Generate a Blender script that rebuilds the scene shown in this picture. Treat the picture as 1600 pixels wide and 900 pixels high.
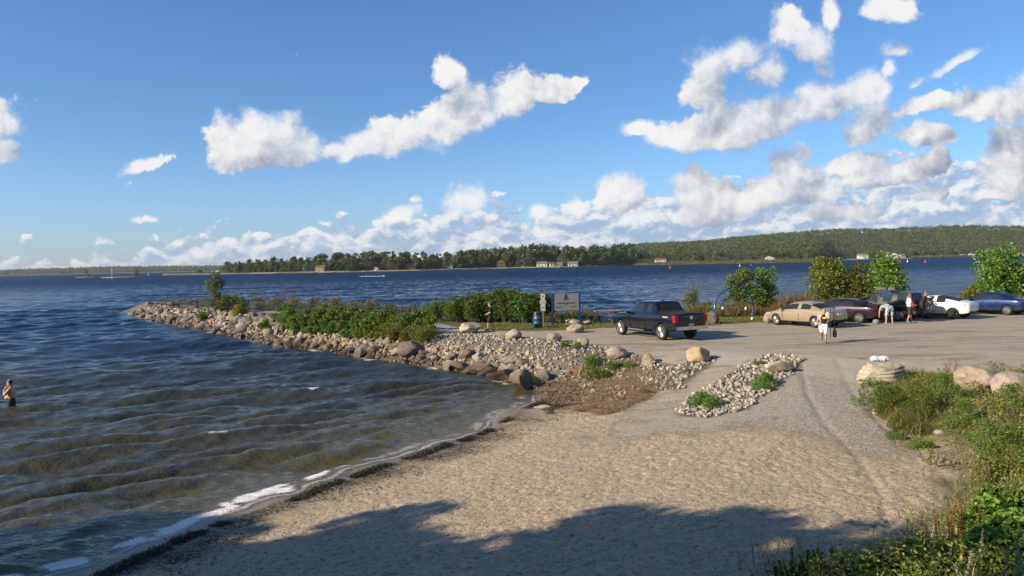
import bpy, bmesh, math, random
import numpy as np
from mathutils import Vector, Matrix, noise as mnoise

for _o in list(bpy.data.objects):
    bpy.data.objects.remove(_o)
SC = bpy.context.scene
COL = SC.collection
R = math.radians

# ------------------------------------------------------------------ camera
RHO = math.atan(0.0205); PIT = math.atan(37.9 / 1210); FPX = 1210.0
CAM = Vector((0, 0, 5.3))
_f = Vector((0, math.cos(PIT), -math.sin(PIT))); _r = Vector((1, 0, 0)); _u = _r.cross(_f)
CR = _r * math.cos(RHO) - _u * math.sin(RHO); CU = _u * math.cos(RHO) + _r * math.sin(RHO); CF = _f
cam_d = bpy.data.cameras.new('camera'); cam = bpy.data.objects.new('camera', cam_d); COL.objects.link(cam)
cam.matrix_world = Matrix(((CR.x, CU.x, -CF.x, CAM.x), (CR.y, CU.y, -CF.y, CAM.y), (CR.z, CU.z, -CF.z, CAM.z), (0, 0, 0, 1)))
cam_d.sensor_width = 36; cam_d.lens = 36 * FPX / 1600; cam_d.clip_end = 30000; cam_d.clip_start = 0.1
SC.camera = cam

def ray(px, py):
    return CF * FPX + CR * (px - 800) - CU * (py - 450)
def at(px, py, z=0.0):
    """the point at height z that the photograph shows at this pixel"""
    d = ray(px, py); t = (z - CAM.z) / d.z
    return CAM + d * t
def atd(px, D, z=0.0):
    """ground point in pixel column px at forward distance D"""
    d = ray(px, 450 - (-37.9)); 
    lo = d * (D / d.y)
    return Vector((lo.x, D, z))

HAZE_DENSITY = 0.00006
# ------------------------------------------------------------------ sun and exposure
SUN_EL = R(25); SUN_AZ = math.atan2(-0.905, -0.425)          # towards the sun: behind the viewer, to the left
sd = bpy.data.lights.new('sun', 'SUN'); so = bpy.data.objects.new('sun', sd); COL.objects.link(so)
sd.energy = 4.9; sd.angle = R(0.53); sd.color = (1.0, 0.83, 0.60)
_sv = Vector((math.sin(SUN_AZ) * math.cos(SUN_EL), math.cos(SUN_AZ) * math.cos(SUN_EL), math.sin(SUN_EL)))
so.rotation_euler = _sv.to_track_quat('Z', 'Y').to_euler()
so.location = (0, 0, 60)
SC.view_settings.view_transform = 'Standard'; SC.view_settings.look = 'None'
SC.view_settings.exposure = 0.56; SC.view_settings.gamma = 1.0
SC.cycles.max_bounces = 6; SC.cycles.transparent_max_bounces = 12
SC.cycles.diffuse_bounces = 3; SC.cycles.glossy_bounces = 3; SC.cycles.transmission_bounces = 4
SC.cycles.caustics_reflective = False; SC.cycles.caustics_refractive = False
SC.cycles.use_denoising = True

# shade trees standing left behind the viewer (x, y, height, crown radius)
SHADE_TREES = [(-26, 6.8, 10.5, 2.8), (-21.5, 5.6, 11.0, 3.0), (-17, 4.0, 11.2, 2.8), (-13.5, 1.6, 11.5, 2.8), (-10.5, -1.5, 11.0, 2.8), (-19, -1.0, 12.0, 3.2), (-12, -5.5, 11.0, 3.2), (-23.5, 8.3, 9.0, 2.2), (-30, 3.5, 12.5, 3.2), (-8, -4.5, 9.5, 3.0), (-16, 7.2, 7.5, 2.6), (-19.5, 5.0, 10.6, 2.8), (-12.5, 4.6, 11.4, 3.0), (-24, 3.5, 12.2, 3.0)]

# ------------------------------------------------------------------ world: sky with cumulus by direction
W = bpy.data.worlds.new('World'); SC.world = W; W.use_nodes = True
nt = W.node_tree; nt.nodes.clear()
def wn(t, **k):
    n = nt.nodes.new(t)
    for a, b in k.items(): setattr(n, a, b)
    return n
def wm(op, a, b=None, c=None, clamp=False):
    n = nt.nodes.new('ShaderNodeMath'); n.operation = op; n.use_clamp = clamp
    for i, v in enumerate((a, b, c)):
        if v is None: continue
        if isinstance(v, (int, float)): n.inputs[i].default_value = v
        else: nt.links.new(v, n.inputs[i])
    return n.outputs[0]
def wv(op, a, b=None, s=None):
    n = nt.nodes.new('ShaderNodeVectorMath'); n.operation = op
    for i, v in enumerate((a, b)):
        if v is None: continue
        if isinstance(v, (tuple, list)): n.inputs[i].default_value = v
        else: nt.links.new(v, n.inputs[i])
    if s is not None:
        if isinstance(s, (int, float)): n.inputs['Scale'].default_value = s
        else: nt.links.new(s, n.inputs['Scale'])
    return n.outputs['Value'] if op in ('LENGTH', 'DOT_PRODUCT') else n.outputs['Vector']
def wsmooth(x, a, b):
    n = nt.nodes.new('ShaderNodeMapRange'); n.interpolation_type = 'SMOOTHSTEP'
    nt.links.new(x, n.inputs[0]); n.inputs[1].default_value = a; n.inputs[2].default_value = b
    return n.outputs[0]
def wmix(f, a, b):
    n = nt.nodes.new('ShaderNodeMix'); n.data_type = 'RGBA'
    for s, v in ((0, f), (6, a), (7, b)):
        if isinstance(v, (int, float)): n.inputs[s].default_value = v
        elif isinstance(v, tuple): n.inputs[s].default_value = v
        else: nt.links.new(v, n.inputs[s])
    return n.outputs[2]
sky = wn('ShaderNodeTexSky'); sky.sky_type = 'NISHITA'; sky.sun_disc = False
sky.sun_elevation = SUN_EL; sky.sun_rotation = SUN_AZ % (2 * math.pi)
sky.air_density = 1.0; sky.dust_density = 0.6; sky.ozone_density = 2.2; sky.altitude = 200
tc = wn('ShaderNodeTexCoord'); sep = wn('ShaderNodeSeparateXYZ'); nt.links.new(tc.outputs['Generated'], sep.inputs[0])
ny = wm('MAXIMUM', sep.outputs[1], 0.05)
uu = wm('DIVIDE', sep.outputs[0], ny); vv = wm('DIVIDE', sep.outputs[2], ny)
cmb = wn('ShaderNodeCombineXYZ'); nt.links.new(uu, cmb.inputs[0]); nt.links.new(vv, cmb.inputs[1])
P0 = cmb.outputs[0]
def noise_t(vec, scale, detail, rough, dist=0.0, col=False, ty='FBM', lac=2.0):
    n = wn('ShaderNodeTexNoise'); n.noise_type = ty; n.noise_dimensions = '2D'; nt.links.new(vec, n.inputs['Vector'])
    n.inputs['Scale'].default_value = scale; n.inputs['Detail'].default_value = detail
    n.inputs['Roughness'].default_value = rough; n.inputs['Distortion'].default_value = dist
    n.inputs['Lacunarity'].default_value = lac
    return n.outputs['Color' if col else 'Fac']
def voro_t(vec, scale, detail, rough):
    n = wn('ShaderNodeTexVoronoi'); n.voronoi_dimensions = '2D'; n.feature = 'F1'; n.normalize = True; nt.links.new(vec, n.inputs['Vector'])
    n.inputs['Scale'].default_value = scale; n.inputs['Detail'].default_value = detail
    n.inputs['Roughness'].default_value = rough
    n.inputs['Lacunarity'].default_value = 2.2
    return n.outputs['Distance']
# cloud lobes: image-like position (given as directions), radii, tilt, strength
LOBES = [
 (358,222,34,50,0),(392,208,42,46,0),(432,208,46,42,0),(473,226,36,36,0),(400,246,78,24,0),(455,243,55,24,0),
 (525,238,46,13,5),(572,228,46,26,12),(628,216,62,36,8),(690,196,66,46,20),(742,168,60,44,28),(797,150,54,38,20),
 (850,142,46,22,10),(896,128,34,13,25),(698,110,31,32,0),(722,138,26,26,0),
 (228,258,60,13,14),(232,338,34,10,5),(2,185,44,38,0),(-10,235,40,34,0),
 (1005,202,40,20,10),(1058,214,66,28,4),(1132,206,84,40,6),(1205,182,84,50,12),(1282,158,76,44,12),(1345,140,46,34,10),
 (1108,98,36,36,0),(1152,84,44,32,10),(1100,138,36,44,0),(1196,112,36,34,0),(1228,44,34,34,0),(1268,66,34,34,0),(1292,100,28,30,0),(1300,18,24,34,0),
 (1398,14,50,24,0),(1408,72,40,20,5),(1390,104,22,24,0),(1492,100,56,13,32),(1440,128,40,10,30),
 (1362,190,44,40,10),(1448,168,58,16,14),(1532,164,56,26,8),(1592,150,54,44,0),(1440,214,52,20,0),
 (1338,252,76,22,6),(1228,262,32,36,0),(1262,292,62,34,10),(1372,276,66,20,0),(1248,232,26,22,0),
 (1462,254,36,22,0),(1460,300,38,18,0),(1590,262,60,52,0),(1588,220,40,40,0),(1552,306,46,14,0),
 (970,302,36,32,0),(903,318,30,26,0),(734,312,38,30,10),(842,328,34,24,20),(622,338,42,20,15),(652,314,18,12,0),
 (1086,300,38,32,0),(1126,322,80,30,8),(1200,304,44,32,0),(1310,328,60,18,0),]
def dirpt(px, py):
    d = ray(px, py); return d.x / d.y, d.z / d.y
lob = []
for (cx, cy, rx, ry, rt) in LOBES:
    u_, v_ = dirpt(cx, cy); lob.append((u_, v_, rx / FPX, ry / FPX, R(rt + 1.2), 1.0 if rx * ry > 860 else (0.82 if rx * ry > 420 else 0.62)))
random.seed(5)
def chain(vec):
    cur = None
    for (u_, v_, rx, ry, rt, st) in lob:
        m = wn('ShaderNodeMapping'); m.vector_type = 'TEXTURE'; nt.links.new(vec, m.inputs[0])
        m.inputs[1].default_value = (u_, v_ - ry * 0.22, 0); m.inputs[2].default_value = (0, 0, rt); m.inputs[3].default_value = (rx * 1.08, ry * 1.28, 1)
        val = wm('SUBTRACT', st, wv('LENGTH', wv('MAXIMUM', m.outputs[0], wv('MULTIPLY', m.outputs[0], (-1.0, -1.9, 0.0)))))
        if cur is None: cur = wm('MAXIMUM', val, -1.5)
        else: cur = wm('SMOOTH_MAX', cur, val, 0.16)
    return cur
# puff scale grows finer towards the horizon
sc_v = wm('ADD', wm('MULTIPLY', wm('MAXIMUM', vv, 0.0), 1.0), 0.10)
warp = wv('SUBTRACT', noise_t(P0, 9.0, 6, 0.62, col=True), (0.5, 0.5, 0.5))
Pw = wv('ADD', P0, wv('SCALE', warp, s=0.038))
Pt = wv('ADD', P0, wv('SCALE', warp, s=0.03))
def texture_field(vec):
    a = voro_t(vec, 20.0, 5.0, 0.60)           # rounded billows
    b = noise_t(vec, 16.0, 9, 0.66)
    return wm('ADD', wm('MULTIPLY', wm('SUBTRACT', 0.40, a), 1.05), wm('MULTIPLY', wm('SUBTRACT', b, 0.5), 1.9))
T0 = texture_field(Pt); T1 = texture_field(wv('ADD', Pt, (-0.0075, 0.0120, 0.0)))
M0 = chain(Pw); M1 = chain(wv('ADD', Pw, (-0.020, 0.040, 0)))
D0 = wm('ADD', wm('MULTIPLY', M0, 1.40), T0)
soft = wsmooth(noise_t(P0, 6.0, 3, 0.5), 0.40, 0.62)          # some rims are crisp, some frayed
fray = wm('ADD', wm('MULTIPLY', soft, 0.60), 0.32)
al_n = wn('ShaderNodeMapRange'); al_n.interpolation_type = 'SMOOTHSTEP'; nt.links.new(D0, al_n.inputs[0]); al_n.inputs[1].default_value = 0.02; nt.links.new(wm('ADD', fray, 0.04), al_n.inputs[2])
alpha = wm('MULTIPLY', al_n.outputs[0], wm('SUBTRACT', 1.0, wm('MULTIPLY', soft, 0.10)))
big = noise_t(P0, 5.0, 3, 0.5)
shade = wm('MULTIPLY', wm('SUBTRACT', M0, M1), 0.60)
shade = wm('ADD', shade, wm('MULTIPLY', wm('SUBTRACT', T0, T1), 1.05))
shade = wm('ADD', shade, wm('MULTIPLY', wm('SUBTRACT', big, 0.5), 1.0))
# thick middles get greyer, thin rims stay bright
shade = wm('SUBTRACT', shade, wm('MULTIPLY', wsmooth(D0, 0.5, 1.5), 0.16))
lit = wsmooth(shade, -0.80, 0.85)
# low distant bank of cumulus along the horizon
vb = wn('ShaderNodeMapping'); nt.links.new(Pw, vb.inputs[0]); vb.inputs[3].default_value = (1.0, 1.9, 1.0)
Bn = noise_t(vb.outputs[0], 15.0, 9, 0.60); Bv = voro_t(vb.outputs[0], 30.0, 4.0, 0.6)
vb2 = wn('ShaderNodeMapping'); nt.links.new(Pw, vb2.inputs[0]); vb2.inputs[3].default_value = (1.0, 1.9, 1.0); vb2.inputs[1].default_value = (-0.006, 0.016, 0)
Bn1 = noise_t(vb2.outputs[0], 15.0, 9, 0.60); Bv1 = voro_t(vb2.outputs[0], 30.0, 4.0, 0.6)
bf0 = wm('SUBTRACT', wm('MULTIPLY', Bn, 1.7), wm('MULTIPLY', Bv, 0.75)); bf1 = wm('SUBTRACT', wm('MULTIPLY', Bn1, 1.7), wm('MULTIPLY', Bv1, 0.75))
# cover rises to the right and falls with height
top = wm('ADD', wm('MULTIPLY', uu, 0.080), 0.094)
cov = wm('SUBTRACT', 1.0, wsmooth(wm('SUBTRACT', vv, top), -0.055, 0.02))
cov = wm('MULTIPLY', cov, wsmooth(uu, -0.98, -0.50))
bD = wm('ADD', bf0, wm('SUBTRACT', wm('MULTIPLY', cov, 0.84), 1.04))
balpha = wm('MULTIPLY', wsmooth(bD, 0.0, 0.17), 0.94)
blit = wsmooth(wm('SUBTRACT', bf0, bf1), -0.22, 0.30)
litc = wmix(lit, (0.235, 0.285, 0.385, 1), (0.76, 0.755, 0.745, 1))
blitc = wmix(blit, (0.30, 0.40, 0.565, 1), (0.74, 0.745, 0.755, 1))
# sky radiance
bg_sky = wn('ShaderNodeBackground'); 
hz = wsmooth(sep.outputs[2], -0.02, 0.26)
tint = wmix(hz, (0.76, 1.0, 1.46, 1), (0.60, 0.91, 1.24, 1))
tint = wmix(wsmooth(sep.outputs[1], -0.5, 0.2), (0.80, 0.86, 0.86, 1), tint)  # unseen sky behind the viewer greyed so shaded ground turns less blue
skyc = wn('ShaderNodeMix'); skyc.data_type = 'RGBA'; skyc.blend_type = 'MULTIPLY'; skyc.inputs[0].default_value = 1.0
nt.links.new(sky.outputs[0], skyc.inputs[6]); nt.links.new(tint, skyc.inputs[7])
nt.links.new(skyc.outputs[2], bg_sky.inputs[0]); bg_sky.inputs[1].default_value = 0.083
bg_c = wn('ShaderNodeBackground'); nt.links.new(litc, bg_c.inputs[0]); bg_c.inputs[1].default_value = 0.84
bg_b = wn('ShaderNodeBackground'); nt.links.new(blitc, bg_b.inputs[0]); bg_b.inputs[1].default_value = 0.84
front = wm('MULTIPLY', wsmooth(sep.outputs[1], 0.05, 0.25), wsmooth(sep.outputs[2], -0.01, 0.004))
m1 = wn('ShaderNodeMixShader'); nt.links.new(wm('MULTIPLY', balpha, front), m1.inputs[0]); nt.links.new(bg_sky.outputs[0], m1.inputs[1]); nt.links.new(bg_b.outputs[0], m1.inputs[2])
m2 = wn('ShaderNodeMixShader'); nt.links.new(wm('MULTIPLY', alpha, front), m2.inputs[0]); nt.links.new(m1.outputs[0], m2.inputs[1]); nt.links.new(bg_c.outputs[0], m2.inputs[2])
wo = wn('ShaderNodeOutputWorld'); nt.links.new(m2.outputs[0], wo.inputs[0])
W.cycles.sampling_method = 'MANUAL'; W.cycles.sample_map_resolution = 512

# ------------------------------------------------------------------ helpers
def tag(o, label=None, cat=None, group=None, kind=None):
    if label: o['label'] = label
    if cat: o['category'] = cat
    if group: o['group'] = group
    if kind: o['kind'] = kind
    return o
def link(o, parent=None):
    COL.objects.link(o)
    if parent is not None: o.parent = parent
    return o
def empty(name, loc=(0, 0, 0), rz=0.0, label=None, cat=None, group=None):
    o = bpy.data.objects.new(name, None); COL.objects.link(o)
    o.empty_display_size = 0.2
    o.location = loc; o.rotation_euler = (0, 0, rz)
    return tag(o, label, cat, group)
def np_mesh(name, V, Fq, mats=(), attrs=None, smooth=False, midx=None):
    """V (n,3), Fq (m,k) -> mesh"""
    V = np.asarray(V, np.float32); Fq = np.asarray(Fq, np.int32)
    me = bpy.data.meshes.new(name); k = Fq.shape[1]
    me.vertices.add(len(V)); me.vertices.foreach_set('co', V.ravel())
    me.loops.add(Fq.size); me.loops.foreach_set('vertex_index', Fq.ravel())
    me.polygons.add(len(Fq)); me.polygons.foreach_set('loop_start', np.arange(0, Fq.size, k, dtype=np.int32))
    if midx is not None: me.polygons.foreach_set('material_index', np.asarray(midx, np.int32))
    if smooth: me.polygons.foreach_set('use_smooth', np.ones(len(Fq), bool))
    for m in mats: me.materials.append(m)
    if attrs:
        for n, a in attrs.items():
            at_ = me.attributes.new(n, 'FLOAT', 'POINT'); at_.data.foreach_set('value', np.asarray(a, np.float32).ravel())
    me.update(calc_edges=True); me.validate()
    return me
def copy_thing(o, loc=None, rot=None, scale=None, label=None, parent=None):
    c = o.copy(); COL.objects.link(c)
    if parent is not None: c.parent = parent
    if loc is not None: c.location = loc
    if rot is not None: c.rotation_euler = rot
    if scale is not None: c.scale = scale if hasattr(scale, '__len__') else (scale,) * 3
    if label: c['label'] = label
    for ch in list(o.children): copy_thing(ch, parent=c)
    return c

class MB:
    def __init__(s): s.v = []; s.f = []; s.m = []; s.cur = 0
    def add(s, vs, fs):
        b = len(s.v); s.v += [tuple(v) for v in vs]; s.f += [tuple(b + i for i in f) for f in fs]; s.m += [s.cur] * len(fs)
        return s
    def box(s, c, size, rz=0.0, M=None):
        sx, sy, sz = size[0] / 2, size[1] / 2, size[2] / 2
        m = M if M is not None else Matrix.Rotation(rz, 3, 'Z')
        vs = [Vector(c) + m @ Vector((x, y, z)) for x in (-sx, sx) for y in (-sy, sy) for z in (-sz, sz)]
        return s.add(vs, [(0, 1, 3, 2), (4, 6, 7, 5), (0, 4, 5, 1), (2, 3, 7, 6), (0, 2, 6, 4), (1, 5, 7, 3)])
    def rod(s, a, b, r0, r1=None, n=8, cap=True):
        return s.tube([a, b], [r0, r0 if r1 is None else r1], n, cap)
    def tube(s, pts, rad, n=8, cap=True, closed=False):
        pts = [Vector(p) for p in pts]
        if not hasattr(rad, '__len__'): rad = [rad] * len(pts)
        N = len(pts); rings = []
        up = Vector((0, 0, 1))
        vs = []
        for i, p in enumerate(pts):
            if closed: t = pts[(i + 1) % N] - pts[i - 1]
            else: t = pts[min(i + 1, N - 1)] - pts[max(i - 1, 0)]
            if t.length < 1e-9: t = Vector((0, 0, 1))
            t.normalize()
            a = t.cross(up)
            if a.length < 0.05: a = t.cross(Vector((1, 0, 0)))
            a.normalize(); b = t.cross(a)
            for k in range(n):
                an = 2 * math.pi * k / n
                vs.append(p + (a * math.cos(an) + b * math.sin(an)) * rad[i])
        fs = []
        for i in range(N if closed else N - 1):
            for k in range(n):
                j = (i + 1) % N; k2 = (k + 1) % n
                fs.append((i * n + k, j * n + k, j * n + k2, i * n + k2))
        if cap and not closed:
            fs.append(tuple(range(n))[::-1]); fs.append(tuple((N - 1) * n + k for k in range(n)))
        return s.add(vs, fs)
    def lathe(s, prof, n=16, c=(0, 0, 0), axis='Z'):
        vs = []
        for (r, z) in prof:
            for k in range(n):
                an = 2 * math.pi * k / n
                p = (r * math.cos(an), r * math.sin(an), z)
                if axis == 'Y': p = (p[0], p[2], p[1])
                if axis == 'X': p = (p[2], p[0], p[1])
                vs.append(Vector(c) + Vector(p))
        fs = []
        for i in range(len(prof) - 1):
            for k in range(n):
                k2 = (k + 1) % n
                fs.append((i * n + k, i * n + k2, (i + 1) * n + k2, (i + 1) * n + k))
        fs.append(tuple(range(n))[::-1]); fs.append(tuple((len(prof) - 1) * n + k for k in range(n)))
        return s.add(vs, fs)
    def prism(s, poly, y0, y1):
        """poly in xz, extruded along y"""
        n = len(poly)
        vs = [(x, y0, z) for x, z in poly] + [(x, y1, z) for x, z in poly]
        fs = [tuple(range(n)), tuple(range(2 * n - 1, n - 1, -1))] + [(i, i + n, (i + 1) % n + n, (i + 1) % n) for i in range(n)]
        return s.add(vs, fs)
    def ball(s, c, r, sub=2, sc=(1, 1, 1)):
        bm = bmesh.new(); bmesh.ops.create_icosphere(bm, subdivisions=sub, radius=1.0)
        s.add([Vector(c) + Vector((v.co.x * r * sc[0], v.co.y * r * sc[1], v.co.z * r * sc[2])) for v in bm.verts], [[v.index for v in f.verts] for f in bm.faces]); bm.free()
        return s
    def mesh(s, name, mats, smooth=False, angle=None):
        me = bpy.data.meshes.new(name); me.from_pydata([tuple(v) for v in s.v], [], s.f)
        if not isinstance(mats, (list, tuple)): mats = [mats]
        for m in mats: me.materials.append(m)
        me.polygons.foreach_set('material_index', s.m)
        bm = bmesh.new(); bm.from_mesh(me); bmesh.ops.recalc_face_normals(bm, faces=bm.faces); bm.to_mesh(me); bm.free()
        if smooth or angle:
            me.polygons.foreach_set('use_smooth', [True] * len(me.polygons))
            if angle: me.set_sharp_from_angle(angle=R(angle))
        return me
    def build(s, name, mats, parent=None, smooth=False, angle=None, loc=None, rot=None):
        o = bpy.data.objects.new(name, s.mesh(name, mats, smooth, angle)); link(o, parent)
        if loc is not None: o.location = loc
        if rot is not None: o.rotation_euler = rot
        return o

# ------------------------------------------------------------------ numpy noise
_rng = np.random.default_rng(7)
_TAB = _rng.random((8, 256, 256)).astype(np.float32)
def vn(x, y, scale, seed=0):
    """smooth value noise 0..1"""
    x = np.asarray(x) / scale + seed * 17.31; y = np.asarray(y) / scale + seed * 9.77
    xi = np.floor(x).astype(int); yi = np.floor(y).astype(int); fx = x - xi; fy = y - yi
    fx = fx * fx * (3 - 2 * fx); fy = fy * fy * (3 - 2 * fy); T = _TAB[seed % 8]
    a = T[xi % 256, yi % 256]; b = T[(xi + 1) % 256, yi % 256]; c = T[xi % 256, (yi + 1) % 256]; d = T[(xi + 1) % 256, (yi + 1) % 256]
    return (a * (1 - fx) + b * fx) * (1 - fy) + (c * (1 - fx) + d * fx) * fy
def fbm(x, y, scale, octv=4, seed=0, rough=0.5):
    s = 0; a = 1; t = 0
    for o in range(octv):
        s = s + a * vn(x, y, scale / 2 ** o, seed + o); t += a; a *= rough
    return s / t
def sstep(x, a, b):
    t = np.clip((np.asarray(x, float) - a) / (b - a), 0, 1); return t * t * (3 - 2 * t)
def poly_sd(X, Y, poly):
    """signed distance to polygon, positive inside"""
    X = np.asarray(X, float); Y = np.asarray(Y, float)
    shp = X.shape; X = X.ravel(); Y = Y.ravel(); best = np.full(X.shape, 1e18); ins = np.zeros(X.shape, bool)
    n = len(poly)
    for i in range(n):
        x0, y0 = poly[i]; x1, y1 = poly[(i + 1) % n]
        dx, dy = x1 - x0, y1 - y0; L = dx * dx + dy * dy + 1e-12
        t = np.clip(((X - x0) * dx + (Y - y0) * dy) / L, 0, 1)
        best = np.minimum(best, (X - x0 - t * dx) ** 2 + (Y - y0 - t * dy) ** 2)
        c = ((y0 > Y) != (y1 > Y))
        with np.errstate(divide='ignore', invalid='ignore'):
            xx = x0 + (Y - y0) / (dy if dy != 0 else 1e-12) * dx
        ins ^= c & (X < xx)
    d = np.sqrt(best); return np.where(ins, d, -d).reshape(shp)
def line_sd(X, Y, pts):
    """signed distance to open polyline; positive to the right of the walk direction"""
    X = np.asarray(X, float); Y = np.asarray(Y, float)
    best = np.full(X.shape, 1e18); sg = np.ones(X.shape)
    for i in range(len(pts) - 1):
        x0, y0 = pts[i]; x1, y1 = pts[i + 1]; dx, dy = x1 - x0, y1 - y0; L = dx * dx + dy * dy
        t = np.clip(((X - x0) * dx + (Y - y0) * dy) / L, 0, 1)
        d2 = (X - x0 - t * dx) ** 2 + (Y - y0 - t * dy) ** 2
        s_ = np.sign(dy * (X - x0) - dx * (Y - y0)); m = d2 < best
        best = np.where(m, d2, best); sg = np.where(m, s_, sg)
    return np.sqrt(best) * sg

# ------------------------------------------------------------------ materials
class NT:
    def __init__(s, name):
        s.mat = bpy.data.materials.new(name); s.mat.use_nodes = True; s.t = s.mat.node_tree; s.t.nodes.clear()
        s.out = s.t.nodes.new('ShaderNodeOutputMaterial'); s.bs = s.t.nodes.new('ShaderNodeBsdfPrincipled'); s.l(s.bs.outputs[0], s.out.inputs[0])
    def l(s, a, b): s.t.links.new(a, b)
    def n(s, t): return s.t.nodes.new(t)
    def setv(s, sock, v):
        if v is None: return
        if hasattr(v, 'is_output') or isinstance(v, bpy.types.NodeSocket): s.l(v, sock)
        elif isinstance(v, (tuple, list)) and len(v) == 3 and sock.type == 'RGBA': sock.default_value = (*v, 1)
        else: sock.default_value = v
    def m(s, op, a, b=None, c=None, clamp=False):
        n = s.n('ShaderNodeMath'); n.operation = op; n.use_clamp = clamp
        for i, v in enumerate((a, b, c)): s.setv(n.inputs[i], v)
        return n.outputs[0]
    def mix(s, f, a, b, mode='MIX'):
        n = s.n('ShaderNodeMix'); n.data_type = 'RGBA'; n.blend_type = mode
        s.setv(n.inputs[0], f); s.setv(n.inputs[6], a); s.setv(n.inputs[7], b); return n.outputs[2]
    def noise(s, scale, detail=4, rough=0.55, vec=None, dist=0.0):
        n = s.n('ShaderNodeTexNoise'); n.inputs['Scale'].default_value = scale; n.inputs['Detail'].default_value = detail
        n.inputs['Roughness'].default_value = rough; n.inputs['Distortion'].default_value = dist
        if vec is not None: s.l(vec, n.inputs['Vector'])
        return n.outputs['Fac']
    def voro(s, scale, feature='F1', vec=None, out='Distance'):
        n = s.n('ShaderNodeTexVoronoi'); n.feature = feature; n.inputs['Scale'].default_value = scale
        if vec is not None: s.l(vec, n.inputs['Vector'])
        return n.outputs[out]
    def pos(s): return s.n('ShaderNodeNewGeometry').outputs['Position']
    def obj(s): return s.n('ShaderNodeTexCoord').outputs['Object']
    def map(s, vec, scale=(1, 1, 1), rot=(0, 0, 0)):
        n = s.n('ShaderNodeMapping'); s.l(vec, n.inputs[0]); n.inputs[2].default_value = rot; n.inputs[3].default_value = scale; return n.outputs[0]
    def ramp(s, f, stops, interp='LINEAR'):
        n = s.n('ShaderNodeValToRGB'); s.l(f, n.inputs[0]); e = n.color_ramp.elements; n.color_ramp.interpolation = interp
        while len(e) < len(stops): e.new(0.5)
        for i, (p, c) in enumerate(stops): e[i].position = p; e[i].color = (*c, 1)
        return n.outputs[0]
    def sm(s, x, a, b, lo=0.0, hi=1.0):
        n = s.n('ShaderNodeMapRange'); n.interpolation_type = 'SMOOTHSTEP'; s.l(x, n.inputs[0])
        n.inputs[1].default_value = a; n.inputs[2].default_value = b; n.inputs[3].default_value = lo; n.inputs[4].default_value = hi; return n.outputs[0]
    def attr(s, name):
        n = s.n('ShaderNodeAttribute'); n.attribute_name = name; return n.outputs['Fac']
    def bump(s, h, strength=0.5, dist=0.02, normal=None):
        n = s.n('ShaderNodeBump'); s.l(h, n.inputs['Height']); s.setv(n.inputs['Strength'], strength); n.inputs['Distance'].default_value = dist
        if normal is not None: s.l(normal, n.inputs['Normal'])
        s.l(n.outputs[0], s.bs.inputs['Normal']); return n.outputs[0]
    def set(s, **k):
        for a, v in k.items(): s.setv(s.bs.inputs[a.replace('_', ' ')], v)
        return s
_mc = {}
def plain(name, col, rough=0.6, metal=0.0, coat=0.0, var=0.12, nscale=6.0, bump=0.0):
    """procedural paint/cloth: base colour with faint mottling and optional grain"""
    if name in _mc: return _mc[name]
    t = NT(name); o = t.obj(); nz = t.noise(nscale, 4, 0.6, o)
    c = t.mix(nz, tuple(x * (1 - var) for x in col), tuple(min(1, x * (1 + var)) for x in col))
    t.set(Base_Color=c, Metallic=metal); t.setv(t.bs.inputs['Roughness'], t.m('MULTIPLY_ADD', nz, 0.12, rough - 0.06))
    if coat: t.bs.inputs['Coat Weight'].default_value = coat; t.bs.inputs['Coat Roughness'].default_value = 0.05
    if bump: t.bump(t.noise(nscale * 8, 3, 0.6, o), bump, 0.01)
    _mc[name] = t.mat; return t.mat
def leafmat(name, stops, transl=0.3, rough=0.55, patch=None):
    t = NT(name); g = t.n('ShaderNodeNewGeometry')
    c = t.ramp(g.outputs['Random Per Island'], stops)
    if patch:
        nz = t.noise(patch[0], 2, 0.5, g.outputs['Position']); c = t.mix(t.sm(nz, 0.45, 0.62), c, t.mix(0.7, c, patch[1]))
    oi = t.n('ShaderNodeObjectInfo'); hs = t.n('ShaderNodeHueSaturation'); t.l(c, hs.inputs['Color'])
    t.l(t.m('MULTIPLY_ADD', oi.outputs['Random'], 0.5, 0.75), hs.inputs['Value'])
    t.l(t.m('MULTIPLY_ADD', oi.outputs['Random'], 0.03, 0.485), hs.inputs['Hue'])
    c = hs.outputs[0]
    t.set(Base_Color=c, Roughness=rough); t.bs.inputs['Specular IOR Level'].default_value = 0.35
    tr = t.n('ShaderNodeBsdfTranslucent'); t.l(t.mix(0.35, c, (0.30, 0.38, 0.03)), tr.inputs[0])
    mx = t.n('ShaderNodeMixShader'); mx.inputs[0].default_value = transl; t.l(t.bs.outputs[0], mx.inputs[1]); t.l(tr.outputs[0], mx.inputs[2]); t.l(mx.outputs[0], t.out.inputs[0])
    return t.mat

# ------------------------------------------------------------------ plan of the place
def atl(pts, z=0.0): return [tuple(at(x, y, z)[:2]) for x, y in pts]
NEAR_SHORE = atl([(130, 895), (280, 835), (450, 775), (560, 735), (650, 705), (720, 682), (800, 648), (838, 628), (846, 612), (815, 602), (760, 585), (700, 577), (640, 568), (560, 557), (500, 547), (440, 541), (400, 532), (330, 517), (250, 503), (205, 491)])
FAR_SHORE = [(-52, 103), (-49, 109), (-43, 108), (-35, 98), (-26.5, 88), (-17.5, 78.5), (-9.5, 69.5), (-4.5, 63), (0, 58.3), (4, 57.2), (8, 58), (14, 60), (20, 61.5), (28, 62.5), (40, 64), (60, 68), (120, 85), (400, 150), (3000, 500)]
SHORE = [(-200, -60), (-90, -10), (-50, 6), (-32, 10.5), (-18, 10.5), (-11, 9.2)] + NEAR_SHORE + FAR_SHORE + [(3000, -3000), (-3000, -3000), (-3000, -1500)]
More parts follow.
